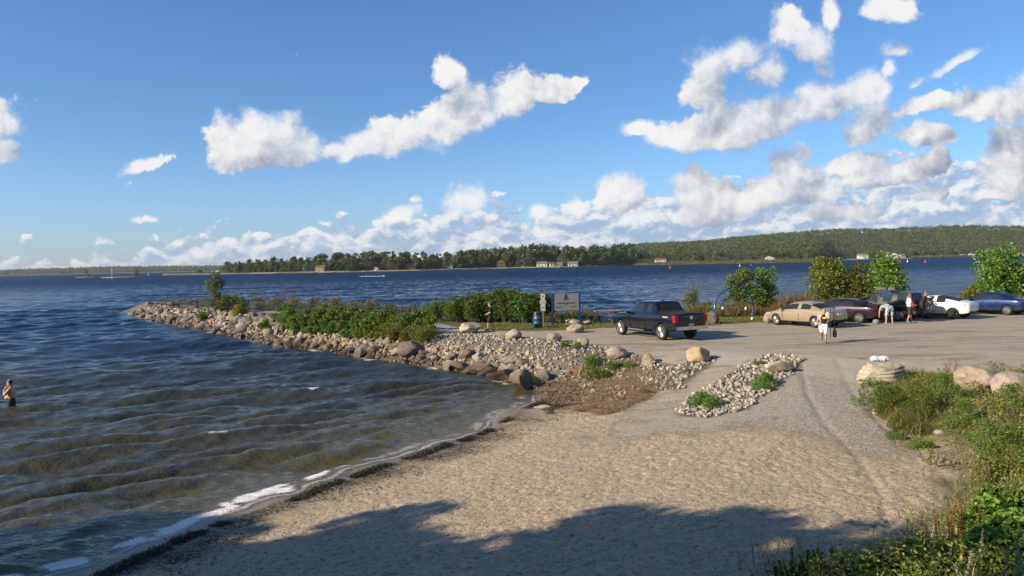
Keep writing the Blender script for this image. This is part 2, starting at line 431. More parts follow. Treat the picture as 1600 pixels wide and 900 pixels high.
FOOT = [(40, 33), (20, 28.2), (13.6, 26.8), (10.9, 24.2), (10.0, 21.5), (9.64, 19.5), (8.9, 16.5), (7.4, 14), (6, 12.5), (4, 11.3), (0, 10), (-4, 8), (-8, 4), (-14, 3), (-40, -2), (-80, -12)][::-1]
def beach_t(X, Y): return sstep(Y - 0.25 * np.clip(X - 3, -3, 8), 23.5, 31.0)
def height(X, Y, sd=None):
    X = np.asarray(X, float); Y = np.asarray(Y, float)
    d = poly_sd(X, Y, SHORE) if sd is None else sd
    T = beach_t(X, Y)
    hb = 0.085 * np.clip(d, 0, 9.5)
    hr = 1.22 * sstep(d, -0.6, 3.4)
    # gentler brown bank between the rubble and the sand
    hm = 1.2 * sstep(d, -0.5, 9.5)
    wm_ = sstep(X, -0.5, 1.5) * (1 - sstep(Y, 33, 37))
    hr = hr * (1 - wm_) + hm * wm_
    h = hb * (1 - T) + hr * T
    s = line_sd(X, Y, FOOT)          # positive on the camera side of the bank foot
    cap = 1.35 + 2.35 * sstep(-Y, -20, -5) 
    bank = np.minimum(cap, 0.55 + 0.38 * np.clip(s, 0, 30)) 
    h = np.where(s > 0, np.maximum(h, np.minimum(bank, h + 0.42 * np.clip(s, 0, 30))), h)
    under = -np.minimum(3.5, 0.10 * np.clip(-d, 0, 100) * (1 + 4 * T) + 0.16 * sstep(-d, 0.0, 0.7))
    return np.where(d >= 0, h, under + hr * 0 * T)
def gz(x, y): return float(height(np.array([x]), np.array([y]))[0])

# colour regions
RUB1 = atl([(668, 534), (700, 527), (760, 529), (850, 536), (930, 548), (1000, 558), (1060, 564), (1108, 560), (1120, 566), (1085, 580), (1060, 592), (1030, 590), (990, 572), (930, 570), (870, 588), (840, 592), (790, 572), (740, 566), (690, 556)], 1.0)
RUB2 = atl([(1060, 628), (1062, 612), (1120, 590), (1175, 570), (1225, 562), (1258, 570), (1245, 582), (1205, 600), (1160, 628), (1110, 634)], 0.95)
MULCH = atl([(826, 586), (880, 572), (940, 568), (1000, 568), (1045, 588), (1035, 600), (990, 622), (950, 628), (905, 622), (850, 604)], 0.7)
LOTP = atl([(560, 500), (640, 508), (668, 534), (700, 530), (760, 531), (850, 538), (930, 550), (1000, 560), (1060, 566), (1108, 562), (1030, 600), (965, 636), (1060, 634), (1110, 638), (1170, 630), (1230, 590), (1260, 572), (1350, 584), (1430, 580), (1500, 574), (1600, 574), (2200, 575), (2200, 485), (1600, 489), (1300, 503), (1190, 504), (1110, 509), (1000, 511), (930, 514), (850, 518), (780, 518), (740, 514), (700, 510), (640, 499), (560, 492)], 1.2)
ROADP = atl([(1085, 546), (1200, 552), (1350, 560), (1500, 566), (1900, 568), (1900, 585), (1500, 575), (1350, 584), (1255, 574), (1180, 568), (1110, 563), (1090, 556)], 1.2)
RAMP = atl([(1180, 566), (1255, 570), (1380, 588), (1400, 640), (1360, 690), (1250, 662), (1130, 640), (1240, 585)], 0.9)
PATHW = atl([(230, 476), (300, 477), (430, 486), (560, 491), (640, 497), (700, 508), (720, 520), (660, 512), (560, 500), (430, 494), (345, 492), (250, 482)], 1.25)
def axis(knots, spac):
    """coordinates with spacing spac[i] between knots[i] and knots[i+1], geometric outside"""
    out = []
    for i in range(len(spac)):
        n = max(1, int(round((knots[i + 1] - knots[i]) / spac[i]))); out += list(np.linspace(knots[i], knots[i + 1], n, endpoint=False))
    out.append(knots[-1]); lo = []; v = knots[0]; st = spac[0]
    while v > -9000: st *= 1.22; v -= st; lo.append(v)
    hi = []; v = knots[-1]; st = spac[-1]
    while v < 12000: st *= 1.22; v += st; hi.append(v)
    return np.array(lo[::-1] + out + hi)
def grid_faces(nx, ny):
    i = np.arange(nx * ny).reshape(ny, nx)
    return np.stack([i[:-1, :-1], i[:-1, 1:], i[1:, 1:], i[1:, :-1]], -1).reshape(-1, 4)
gx = axis([-62, -8, 11.5, 22, 60], [0.45, 0.042, 0.13, 0.5]); gy = axis([-12, 10, 24, 32, 44, 112], [0.6, 0.042, 0.08, 0.15, 0.4])
GX, GY = np.meshgrid(gx, gy); SD = poly_sd(GX, GY, SHORE)
def wobble(x, y): return ((fbm(x, y, 2.6, 3, 2) - 0.5) * 1.3 + (fbm(x, y, 0.7, 2, 5) - 0.5) * 0.35) * (1 - sstep(y, 27.5, 30.5)) * (1 - sstep(np.hypot(x, y), 32, 38))
SD = SD + wobble(GX, GY) * (1 - sstep(np.abs(SD), 2.0, 4.0)); GZ = height(GX, GY, SD)
s_foot = line_sd(GX, GY, FOOT)
def region(poly, soft=0.5, amp=0.5, sc=0.7, seed=1):
    return sstep(poly_sd(GX, GY, poly) + (fbm(GX, GY, sc, 3, seed) - 0.5) * 2 * amp, -soft, soft)
lot = sstep(poly_sd(GX, GY, LOTP) + (fbm(GX, GY, 0.7, 3, 1) - 0.5) * (0.7 + 2.2 * (1 - sstep(GY, 26, 31))), -0.2 - 1.3 * (1 - sstep(GY, 26, 31)), 0.2 + 1.0 * (1 - sstep(GY, 26, 31))); road = region(ROADP, 0.35, 0.3, 1.2, 2); ramp = region(RAMP, 1.6, 1.5, 1.4, 3); pathm = region(PATHW, 0.25, 0.2, 0.6, 4)
rub = np.maximum(region(RUB1, 0.2, 0.2), region(RUB2, 0.2, 0.2)); mulch = region(MULCH, 0.35, 0.5, 0.6, 5)
landm = sstep(SD, -0.2, 0.1)
T = beach_t(GX, GY)
bankm = sstep(s_foot + (fbm(GX, GY, 1.0, 3, 6) - 0.5) * 1.4, 0.0, 1.2)
grass = np.clip(sstep(GY, 29, 34) * (1 - lot) * (1 - pathm) + 0 * lot, 0, 1) * sstep(SD, 3.0, 4.0)
sand = (1 - lot) * (1 - ramp) * (1 - bankm) * (1 - rub) * (1 - mulch) * (1 - sstep(T, 0.55, 0.95))
# footprints and trampled hollows in the dry sand
def pits(x, y, s, seed, th):
    return sstep(vn(x, y, s, seed) * 0.6 + vn(x, y, s * 0.45, seed + 1) * 0.4, th, th + 0.17)
rel = -(pits(GX, GY * 0.8, 0.17, 2, 0.56)) * 0.019 * (0.4 + fbm(GX, GY, 2.5, 2, 5)) - pits(GX + 5, GY, 0.10, 4, 0.56) * 0.018 + (fbm(GX, GY, 1.3, 3, 1) - 0.5) * 0.05 + (fbm(GX, GY, 0.16, 2, 3) - 0.5) * 0.022
GZ = GZ + rel * sand * sstep(SD, 0.7, 2.6)
GZ += (fbm(GX, GY, 1.2, 4, 5) - 0.5) * 0.22 * bankm + (fbm(GX, GY, 0.5, 3, 6) - 0.5) * 0.16 * mulch * landm
GZ += (fbm(GX, GY, 0.2, 2, 2) - 0.5) * 0.02 * np.maximum(ramp, lot * 0.4)
# wheel ruts from the lot down the ramp onto the beach
for off in (0.0, 1.5):
    rut = np.abs(line_sd(GX - off, GY, atl([(1395, 870), (1378, 780), (1340, 720), (1290, 670), (1262, 620), (1250, 575)], 0.7)))
    GZ -= 0.035 * np.exp(-(rut / 0.10) ** 2) * (GY > 12) * (GY < 31.5) * (0.4 + fbm(GX, GY, 0.8, 2, 3))
wet = (1 - sstep(SD + (fbm(GX, GY, 1.6, 3, 2) - 0.5) * 1.0, 0.15, 0.9)) * sstep(SD, -4, -0.4)
weed = sstep(SD, 0.15, 0.4) * (1 - sstep(SD, 0.75, 2.2)) * (fbm(GX, GY, 0.7, 4, 4) ) * (1 - T)
t = NT('ground_surface'); p = t.pos()
n1 = t.noise(1.1, 6, 0.6, p); n2 = t.noise(14, 5, 0.65, p); n3 = t.noise(90, 3, 0.6, p)
sandc = t.ramp(n2, [(0.20, (0.19, 0.145, 0.095)), (0.45, (0.43, 0.355, 0.262)), (0.8, (0.55, 0.465, 0.35))])
sandc = t.mix(t.sm(n1, 0.4, 0.7), sandc, (0.50, 0.405, 0.285))
kick = t.m('MULTIPLY', t.sm(t.noise(9.0, 3, 0.65, t.map(p, (1, 1.7, 1), (0, 0, 0.4))), 0.55, 0.63), t.sm(t.noise(26, 2, 0.6, p), 0.45, 0.60))
sandc = t.mix(t.m('MULTIPLY', kick, 0.72), sandc, (0.15, 0.115, 0.08))       # shade of the footprint hollows painted into the sand colour
# scattered dark flecks of dried weed on the sand
fl = t.m('MULTIPLY', t.sm(t.noise(9, 4, 0.7, t.map(p, (1, 2.4, 1), (0, 0, 0.5))), 0.60, 0.70), 0.55)
sandc = t.mix(fl, sandc, (0.09, 0.065, 0.04))
vor = t.voro(34, 'F1', p, 'Color'); gn = t.noise(60, 3, 0.7, p)
gv = t.n('ShaderNodeSeparateColor'); t.l(vor, gv.inputs[0])
grav = t.ramp(gv.outputs[0], [(0.0, (0.19, 0.165, 0.13)), (0.5, (0.40, 0.36, 0.30)), (1.0, (0.64, 0.59, 0.51))])
lotc = t.mix(t.sm(n1, 0.35, 0.65), (0.36, 0.315, 0.25), (0.46, 0.405, 0.325))
stain = t.noise(0.5, 6, 0.7, t.map(p, (0.35, 1.3, 1), (0, 0, 0.1)))
lotc = t.mix(t.m('MULTIPLY', t.sm(t.noise(1.4, 6, 0.75, t.map(p, (0.2, 2.2, 1), (0, 0, -0.12))), 0.55, 0.62), 0.5), lotc, (0.20, 0.165, 0.125))
lotc = t.mix(t.sm(stain, 0.50, 0.60), lotc, (0.20, 0.16, 0.115))
lotc = t.mix(0.38, lotc, grav)
roadc = t.mix(t.sm(n1, 0.3, 0.7), (0.42, 0.375, 0.315), (0.48, 0.43, 0.365))
mulc = t.ramp(n2, [(0.25, (0.09, 0.055, 0.035)), (0.55, (0.23, 0.15, 0.09)), (0.8, (0.36, 0.26, 0.17))])
grac = t.ramp(t.noise(7, 6, 0.75, p), [(0.3, (0.045, 0.075, 0.018)), (0.5, (0.12, 0.13, 0.04)), (0.72, (0.26, 0.21, 0.11))])
soil = t.ramp(n2, [(0.3, (0.07, 0.055, 0.035)), (0.7, (0.26, 0.20, 0.14))])
rag = t.m('MULTIPLY_ADD', t.noise(6, 5, 0.75, p), 1.7, -0.85)
def edge(nm, k=1.0): return t.sm(t.m('ADD', t.attr(nm), t.m('MULTIPLY', rag, 0.55 * k)), 0.30, 0.70)
c = t.mix(t.attr('sand'), soil, sandc)
c = t.mix(t.attr('bank'), c, t.mix(t.sm(n1, 0.4, 0.6), soil, grac))
c = t.mix(t.attr('grass'), c, grac)
c = t.mix(edge('lot'), c, lotc)
c = t.mix(edge('ramp', 1.5), c, grav)
c = t.mix(edge('road'), c, roadc)
c = t.mix(t.attr('path'), c, (0.36, 0.33, 0.29))
c = t.mix(t.attr('rub'), c, (0.16, 0.14, 0.12))
c = t.mix(edge('mulch', 1.3), c, mulc)
c = t.mix(t.m('MULTIPLY', t.attr('weed'), t.sm(n2, 0.35, 0.6), clamp=True), c, (0.035, 0.035, 0.012))
wetf = t.attr('wet'); c = t.mix(t.m('MULTIPLY', wetf, 0.72), c, t.mix(0.0, (0.10, 0.075, 0.052), c))
t.set(Base_Color=c); t.setv(t.bs.inputs['Roughness'], t.m('MULTIPLY_ADD', wetf, -0.55, 0.9)); t.bs.inputs['Specular IOR Level'].default_value = 0.3
hgt = t.m('ADD', t.m('MULTIPLY', n2, 1.0), t.m('MULTIPLY', n3, 0.25))
hgt = t.m('ADD', hgt, t.m('MULTIPLY', t.m('MAXIMUM', t.attr('ramp'), t.m('MULTIPLY', t.attr('lot'), 0.35)), t.m('MULTIPLY', gv.outputs[0], 0.7)))
hgt = t.m('SUBTRACT', hgt, t.m('MULTIPLY', kick, t.m('MULTIPLY', t.attr('sand'), 0.8)))
t.bump(hgt, t.m('MULTIPLY_ADD', wetf, -0.7, 0.95), 0.045)
GROUND_M = t.mat
ga = dict(sand=sand, bank=bankm, grass=grass, lot=lot, ramp=ramp * (1 - 0 * lot), road=road, path=pathm, rub=rub, mulch=mulch, weed=weed * 2.2, wet=wet)
me = np_mesh('ground', np.stack([GX, GY, GZ], -1).reshape(-1, 3), grid_faces(len(gx), len(gy)), [GROUND_M], ga, smooth=True)
ground = link(bpy.data.objects.new('ground', me)); tag(ground, kind='structure')
for a_ in (GX, GY, GZ, SD): pass

# ------------------------------------------------------------------ the lake
wx = axis([-75, -24, 3, 12], [0.35, 0.075, 0.25]); wy = axis([6, 38, 62, 110, 220], [0.075, 0.14, 0.35, 1.0])
WX, WY = np.meshgrid(wx, wy); WSD = -poly_sd(WX, WY, SHORE)      # positive out in the water
dcell = np.maximum(np.gradient(wx)[None, :] * np.ones_like(WX), np.gradient(wy)[:, None] * np.ones_like(WX))
beachside = 1 - sstep(WY - 0.3 * np.clip(WX, -40, 0), 40, 60)
dist_beach = np.abs(line_sd(WX, WY, NEAR_SHORE[:8])); _wob = wobble(WX, WY) * (1 - sstep(np.abs(WSD), 2.0, 4.0)); WSD = WSD - _wob; db_wob = np.where(WY < 31, WSD, dist_beach)
phase0 = 0.30 * WX - 0.95 * WY - 1.55 * 7.0 * (1 - np.exp(-dist_beach / 7.0)) * 1.0
Wz = np.zeros_like(WX)
rs = random.Random(3)
warpx = (fbm(WX, WY, 6, 3, 1) - 0.5) * 3.6
def env(sc, seed, lo=0.25): return lo + (1 - lo) * sstep(fbm(WX * 0.7, WY, sc, 3, seed), 0.34, 0.66)
for (L, A, e_s, sd_) in ((2.3, 0.125, 1.9, 2), (3.3, 0.10, 2.6, 5)):
    k = 2 * math.pi / L; ph = k * (phase0 + warpx * 0.6) + sd_
    w = (np.sin(ph) + 0.32 * np.sin(2 * ph + 1.3) + 0.10 * np.sin(3 * ph + 2.4)); fade = 1 - sstep(dcell, L / 6, L / 2.5)
    Wz += A * env(e_s, sd_, 0.15) * w * fade * sstep(dist_beach, 0.3, 5.5) * (0.35 + 0.65 * beachside)
for i in range(34):
    L = 0.36 * 1.125 ** i; ang = R(-75 + rs.uniform(-62, 62)) if L < 4 else R(-80 + rs.uniform(-25, 25)); A = (0.0135 if L < 2.2 else 0.0100) * L ** 0.85
    if L > 9: A *= 0.6
    k = 2 * math.pi / L; ph = k * (math.cos(ang) * WX + math.sin(ang) * WY + warpx * 0.25) + rs.uniform(0, 6.28)
    fade = 1 - sstep(dcell, L / 6, L / 2.6)
    Wz += A * (np.sin(ph) + 0.22 * np.sin(2 * ph + 1.2)) * fade * sstep(WSD, 0.0, 2.0) * (1.0 - 0.25 * beachside)
slopefar = sstep(WY, 40, 120)
Wz *= sstep(WSD, -0.3, 1.2)
foamn = fbm(WX, WY, 0.35, 4, 3); runup = (fbm(WX, WY, 3.5, 3, 7) - 0.5)
foam = (1 - sstep(np.abs(db_wob - 0.5 - runup * 1.0), 0.06, 0.34)) * sstep(foamn, 0.33, 0.58)
foam2 = (1 - sstep(np.abs(db_wob - 0.16 - runup * 0.4), 0.02, 0.09)) * 0.7
strong = 0.30 + 0.70 * (1 - sstep(np.hypot(WX + 6.2, WY - 16.0), 3.0, 6.5))
near_b = 1 - sstep(WY, 30, 33)
foam = np.maximum(foam * strong * 1.3, foam2 * 0.7) * near_b
rock = np.abs(line_sd(WX, WY, NEAR_SHORE[8:])); foam = np.maximum(foam, (1 - sstep(rock, 0.4, 1.3)) * sstep(fbm(WX, WY, 1.8, 3, 6), 0.50, 0.64) * sstep(foamn, 0.4, 0.6) * 0.75 * sstep(WY, 30, 36))
# small breaking crests
crest = sstep(Wz, 0.17, 0.26) * sstep(fbm(WX, WY, 1.0, 2, 6), 0.72, 0.82) * sstep(foamn, 0.42, 0.6) * (WSD > 1.5)
foam = np.maximum(foam, crest * 0.9)
shallow = np.exp(-np.clip(dist_beach, 0, 200) / 9.0) * near_b ** 0 * (1 - sstep(WY, 45, 95)) 
shallow = np.clip(np.maximum(shallow, 0.55 * (1 - sstep(WY + 0.25 * WX, 18, 60))), 0, 1)
clear = (1 - sstep(db_wob, 0.1, 1.0)) * near_b * 1.0
t = NT('lake_surface'); p = t.pos(); sepn = t.n('ShaderNodeSeparateXYZ'); t.l(p, sepn.inputs[0])
dist = t.m('MAXIMUM', sepn.outputs[1], 1.0)
deep = (0.009, 0.023, 0.055); shal = (0.098, 0.088, 0.024)
c = t.mix(t.attr('shallow'), deep, shal)
patch = t.noise(0.010, 3, 0.6, t.map(p, (0.5, 2.2, 1)))
c = t.mix(t.sm(patch, 0.35, 0.65), c, t.mix(1.0, c, (0.8, 0.85, 0.9), 'MULTIPLY'))
c = t.mix(t.attr('clear'), c, (0.16, 0.125, 0.085))
# distant whitecaps: small broken streaks
wc = t.m('MULTIPLY', t.sm(t.noise(0.42, 3, 0.6, t.map(p, (0.55, 0.9, 1))), 0.755, 0.78), t.sm(t.noise(3.0, 2, 0.6, p), 0.45, 0.6))
wc = t.m('MULTIPLY', wc, t.sm(dist, 90, 200))
fo = t.m('MAXIMUM', t.m('MULTIPLY', t.sm(t.attr('foam'), 0.04, 0.9), t.sm(t.m('SUBTRACT', t.m('MULTIPLY_ADD', t.attr('foam'), 0.22, 0.10), t.voro(11, 'DISTANCE_TO_EDGE', t.map(p, (1, 1.4, 1)))), -0.08, 0.05)), t.m('MULTIPLY', wc, 0.9), clamp=True)
c = t.mix(fo, c, (0.80, 0.80, 0.78))
t.set(Base_Color=c, IOR=1.333); t.setv(t.bs.inputs['Roughness'], t.m('ADD', t.m('MULTIPLY', fo, 0.6), t.sm(dist, 30, 1200, 0.07, 0.22)))
pw = t.map(p, (0.55, 1.0, 1.0), (0, 0, 0.15))
r1 = t.noise(3.0, 5, 0.65, pw); r2 = t.noise(11.0, 4, 0.65, pw)
far1 = t.sm(dist, 14, 110); 
bn = t.n('ShaderNodeBump'); t.l(t.m('ADD', t.m('MULTIPLY', r1, 0.34), t.m('MULTIPLY', r2, 0.10)), bn.inputs['Height']); bn.inputs['Strength'].default_value = 1.0; bn.inputs['Distance'].default_value = 0.30
# wind chop too fine for the mesh: slopes leaning with the wind towards the beach
nc = t.n('ShaderNodeTexNoise'); t.l(t.map(p, (1.25, 0.55, 1.0), (0, 0, 0.12)), nc.inputs['Vector']); nc.inputs['Scale'].default_value = 0.42; nc.inputs['Detail'].default_value = 8; nc.inputs['Roughness'].default_value = 0.82
sc_ = t.n('ShaderNodeSeparateColor'); t.l(nc.outputs['Color'], sc_.inputs[0])
sx = t.m('MULTIPLY', t.m('SUBTRACT', sc_.outputs[0], 0.5), t.m('MULTIPLY', far1, 0.9))
sy = t.m('MULTIPLY', t.m('SUBTRACT', t.m('MULTIPLY', t.m('SUBTRACT', sc_.outputs[1], 0.5), 1.5), t.sm(dist, 30, 400, 0.08, 0.38)), far1)
cb = t.n('ShaderNodeCombineXYZ'); t.l(sx, cb.inputs[0]); t.l(sy, cb.inputs[1])
va = t.n('ShaderNodeVectorMath'); va.operation = 'ADD'; t.l(bn.outputs[0], va.inputs[0]); t.l(cb.outputs[0], va.inputs[1])
vn_ = t.n('ShaderNodeVectorMath'); vn_.operation = 'NORMALIZE'; t.l(va.outputs[0], vn_.inputs[0]); t.l(vn_.outputs[0], t.bs.inputs['Normal'])
LAKE_M = t.mat
me = np_mesh('lake_water', np.stack([WX, WY, Wz], -1).reshape(-1, 3), grid_faces(len(wx), len(wy)), [LAKE_M], dict(foam=foam, shallow=shallow, clear=clear), smooth=True)
lake = link(bpy.data.objects.new('lake_water', me)); tag(lake, kind='structure')
print('ground', GX.size, 'lake', WX.size)

# ------------------------------------------------------------------ stones
def rock_material(name, cols, spec=0.3, wetline=True, sc=3.0):
    t = NT(name); o = t.obj(); oi = t.n('ShaderNodeObjectInfo'); g = t.n('ShaderNodeNewGeometry')
    base = t.ramp(oi.outputs['Random'], cols, 'CONSTANT')
    n1 = t.noise(sc, 6, 0.65, o); n2 = t.noise(sc * 6, 4, 0.7, o)
    c = t.mix(t.sm(n1, 0.3, 0.7), base, t.mix(1.0, base, (0.62, 0.58, 0.54), 'MULTIPLY'))
    c = t.mix(t.sm(n2, 0.55, 0.7), c, t.mix(1.0, base, (1.3, 1.28, 1.22), 'MULTIPLY'))
    vd = t.n('ShaderNodeVectorMath'); vd.operation = 'ADD'; t.l(t.map(o, (1, 1.3, 1.8), (0.4, 0.2, 0)), vd.inputs[0]); nn_ = t.n('ShaderNodeTexNoise'); nn_.inputs['Scale'].default_value = 1.6; nn_.inputs['Detail'].default_value = 5; t.l(o, nn_.inputs['Vector']); t.l(nn_.outputs['Color'], vd.inputs[1])
    cr = t.m('MULTIPLY', t.m('SUBTRACT', 1.0, t.sm(t.voro(sc * 0.5, 'DISTANCE_TO_EDGE', vd.outputs[0]), 0.0, 0.035)), t.sm(n1, 0.48, 0.6))
    c = t.mix(t.m('MULTIPLY', cr, 0.6), c, (0.05, 0.04, 0.03))
    if wetline:
        sp = t.n('ShaderNodeSeparateXYZ'); t.l(g.outputs['Position'], sp.inputs[0])
        wl = t.m('SUBTRACT', 1.0, t.sm(t.m('ADD', sp.outputs[2], t.m('MULTIPLY', n1, 0.5)), 0.45, 0.88))
        c = t.mix(t.m('MULTIPLY', wl, 0.8), c, t.mix(1.0, base, (0.26, 0.20, 0.15), 'MULTIPLY'))
        t.setv(t.bs.inputs['Roughness'], t.m('MULTIPLY_ADD', wl, -0.5, 0.88))
    else: t.bs.inputs['Roughness'].default_value = 0.9
    t.set(Base_Color=c); t.bs.inputs['Specular IOR Level'].default_value = spec
    t.bump(t.m('ADD', n1, t.m('MULTIPLY', n2, 0.4)), 0.7, 0.06)
    return t.mat
RIP_M = rock_material('riprap_stone', [(0.0, (0.16, 0.148, 0.135)), (0.15, (0.25, 0.235, 0.215)), (0.32, (0.31, 0.295, 0.27)), (0.5, (0.19, 0.168, 0.148)), (0.62, (0.35, 0.335, 0.31)), (0.75, (0.18, 0.178, 0.178)), (0.87, (0.27, 0.20, 0.155)), (0.95, (0.44, 0.42, 0.385))])
def boulder_mesh(name, seed, mat, cuts=9, rough=0.10, sub=3, depth=(0.62, 0.9), strata=False, fl=1.0):
    rd = random.Random(seed)
    bm = bmesh.new(); bmesh.ops.create_icosphere(bm, subdivisions=sub, radius=1.0)
    for i in range(cuts):
        n = Vector((rd.gauss(0, 1), rd.gauss(0, 1), rd.gauss(0, 0.9))).normalized(); c = rd.uniform(*depth)
        for v in bm.verts:
            d = v.co.dot(n)
            if d > c: v.co -= n * (d - c) * 0.93
    off = Vector((seed * 3.1, seed * 1.7, 0))
    for v in bm.verts:
        d = v.co.normalized(); k = mnoise.noise(v.co * 1.6 + off) * rough * 1.6 + mnoise.noise(v.co * 4.5 + off) * rough * 0.5
        if strata: k += (0.06 if math.sin(v.co.z * 26 + mnoise.noise(v.co * 1.5 + off) * 3) > 0.1 else 0) 
        v.co += d * k; v.co.z *= fl
    me = bpy.data.meshes.new(name); bm.to_mesh(me); bm.free(); me.materials.append(mat)
    me.polygons.foreach_set('use_smooth', [True] * len(me.polygons)); me.set_sharp_from_angle(angle=R(38)); return me
RP = [boulder_mesh('boulder', 100 + i, RIP_M, cuts=9 + i % 6, sub=3, depth=(0.5, 0.85)) for i in range(14)]
def on_line(pts, rnd):
    L = [math.dist(pts[i], pts[i + 1]) for i in range(len(pts) - 1)]; s = rnd.uniform(0, sum(L))
    for i, l in enumerate(L):
        if s <= l: break
        s -= l
    a, b = pts[i], pts[i + 1]; f = min(1, s / L[i]); return (a[0] + (b[0] - a[0]) * f, a[1] + (b[1] - a[1]) * f), ((b[0] - a[0]) / L[i], (b[1] - a[1]) / L[i])
rd = random.Random(11)
RIPLINE = NEAR_SHORE[9:]
# rock slope: one object per boulder
placed = []
def try_rock(x, y, r, k=0.62):
    for (a, b, q) in placed:
        if (a - x) ** 2 + (b - y) ** 2 < (k * (q + r)) ** 2: return False
    placed.append((x, y, r)); return True
def riprap_label(x, y, z, u):
    for lim, sec in ((90, 'at the pier tip'), (82, 'below the picnic tables'), (75, 'below the lone young tree'), (68, 'below the yellow goldenrod'), (62, 'at the outer end of the thicket'), (55, 'below the outer thicket'), (50, 'below the middle thicket'), (46, 'below the inner thicket'), (42, 'at the shoreward end of the thicket'), (38, 'below the white rubble'), (0, 'at the brown bank corner')):
        if y > lim: break
    tone = 'dark wet boulder at the waterline' if z < 0.3 else ('boulder halfway up the rocks' if z < 0.8 else 'dry boulder on top of the rocks')
    size = 'small ' if u < 0.4 else ('big ' if u > 0.62 else 'middling ')
    return size + tone + ' ' + sec
sel = []
for it in range(12000):
    if len(sel) >= 285: break
    (px_, py_), (tx, ty) = on_line(RIPLINE, rd)
    off = rd.uniform(-0.25, 3.2 if py_ > 60 else (1.7 if py_ > 45 else 1.3))
    x = px_ + (ty) * off; y = py_ - tx * off
    if poly_sd(np.array([x]), np.array([y]), SHORE)[0] < -0.6: x = px_ - ty * 0; 
    d_ = float(poly_sd(np.array([x]), np.array([y]), SHORE)[0])
    if d_ < -0.35: continue
    r = rd.choice([0.30, 0.36, 0.42, 0.48, 0.56, 0.68] if py_ > 60 else [0.22, 0.26, 0.31, 0.36, 0.43, 0.52])
    if it > 5000: r *= 0.75
    if not try_rock(x, y, r, 0.55): continue
    sel.append((x, y, r))
for (x, y, r) in sel:
    z = gz(x, y)
    o = bpy.data.objects.new('boulder', rd.choice(RP)); COL.objects.link(o)
    o.location = (x, y, max(z, -0.1) + r * 0.18)
    o.scale = (r * rd.uniform(0.9, 1.3), r * rd.uniform(0.8, 1.05), r * rd.uniform(0.55, 0.9)); o.rotation_euler = (rd.uniform(-0.35, 0.35), rd.uniform(-0.35, 0.35), rd.uniform(0, 6.28))
    tag(o, riprap_label(x, y, z, r), 'boulder', 'boulders of the rock slope along the pier')
def stones_mesh(name, pts, sizes, mat, protos, seed, flat=0.75):
    """many small stones merged to one mass"""
    rg = np.random.default_rng(seed); Vs = []; Fs = []; b = 0
    P = []
    for me in protos:
        v = np.empty(len(me.vertices) * 3, np.float32); me.vertices.foreach_get('co', v); f = np.array([list(p.vertices) for p in me.polygons]); P.append((v.reshape(-1, 3), f))
    for (x, y, z), s in zip(pts, sizes):
        v, f = P[rg.integers(len(P))]; q = Matrix.Rotation(rg.uniform(0, 6.28), 3, 'Z') @ Matrix.Rotation(rg.normal(0, 0.5), 3, 'X') @ Matrix.Rotation(rg.normal(0, 0.5), 3, 'Y')
        sc = np.array([rg.uniform(0.8, 1.3), rg.uniform(0.7, 1.0), rg.uniform(0.5, 0.9) * flat / 0.75]) * s
        vv = (v * sc) @ np.array(q).T + np.array([x, y, z + s * 0.25]); Vs.append(vv); Fs.append(f + b); b += len(v)
    me = np_mesh(name, np.concatenate(Vs), np.concatenate(Fs), [mat]); return me
def lowrock(seed, mat, sub=2):
    me = boulder_mesh('stone', seed, mat, cuts=8, rough=0.12, sub=sub, depth=(0.42, 0.8)); return me
t = NT('rubble_stone'); g = t.n('ShaderNodeNewGeometry'); p = g.outputs['Position']
c = t.ramp(g.outputs['Random Per Island'], [(0.0, (0.17, 0.15, 0.13)), (0.25, (0.31, 0.285, 0.25)), (0.6, (0.43, 0.405, 0.36)), (0.85, (0.55, 0.52, 0.47)), (1.0, (0.34, 0.27, 0.20))])
c = t.mix(t.sm(t.noise(18, 4, 0.6, p), 0.3, 0.7), t.mix(1.0, c, (0.72, 0.70, 0.68), 'MULTIPLY'), c)
t.set(Base_Color=c, Roughness=0.9); t.bump(t.noise(40, 4, 0.7, p), 0.5, 0.02); RUB_M = t.mat
t = NT('brown_filler_stone'); g = t.n('ShaderNodeNewGeometry'); p = g.outputs['Position']
c = t.ramp(g.outputs['Random Per Island'], [(0.0, (0.16, 0.13, 0.10)), (0.3, (0.26, 0.21, 0.165)), (0.6, (0.36, 0.315, 0.26)), (0.85, (0.36, 0.25, 0.16)), (1.0, (0.45, 0.42, 0.38))])
sp = t.n('ShaderNodeSeparateXYZ'); t.l(p, sp.inputs[0]); wl = t.m('SUBTRACT', 1.0, t.sm(sp.outputs[2], 0.12, 0.45))
c = t.mix(wl, c, t.mix(1.0, c, (0.35, 0.28, 0.22), 'MULTIPLY')); t.set(Base_Color=c); t.setv(t.bs.inputs['Roughness'], t.m('MULTIPLY_ADD', wl, -0.5, 0.88)); t.bump(t.noise(30, 4, 0.7, p), 0.5, 0.03); FIL_M = t.mat
LR = [lowrock(300 + i, RUB_M, 1 if i % 2 else 2) for i in range(10)]
def scatter_poly(poly, n, seed, soft=0.3):
    rg = np.random.default_rng(seed); P = np.array(poly); lo, hi = P.min(0) - soft, P.max(0) + soft
    X = rg.uniform(lo[0], hi[0], n); Y = rg.uniform(lo[1], hi[1], n); s = poly_sd(X, Y, poly) + (fbm(X, Y, 0.8, 2, 3) - 0.5) * 2 * soft
    k = s > 0; return X[k], Y[k]
RUB1B = RUB1 + []
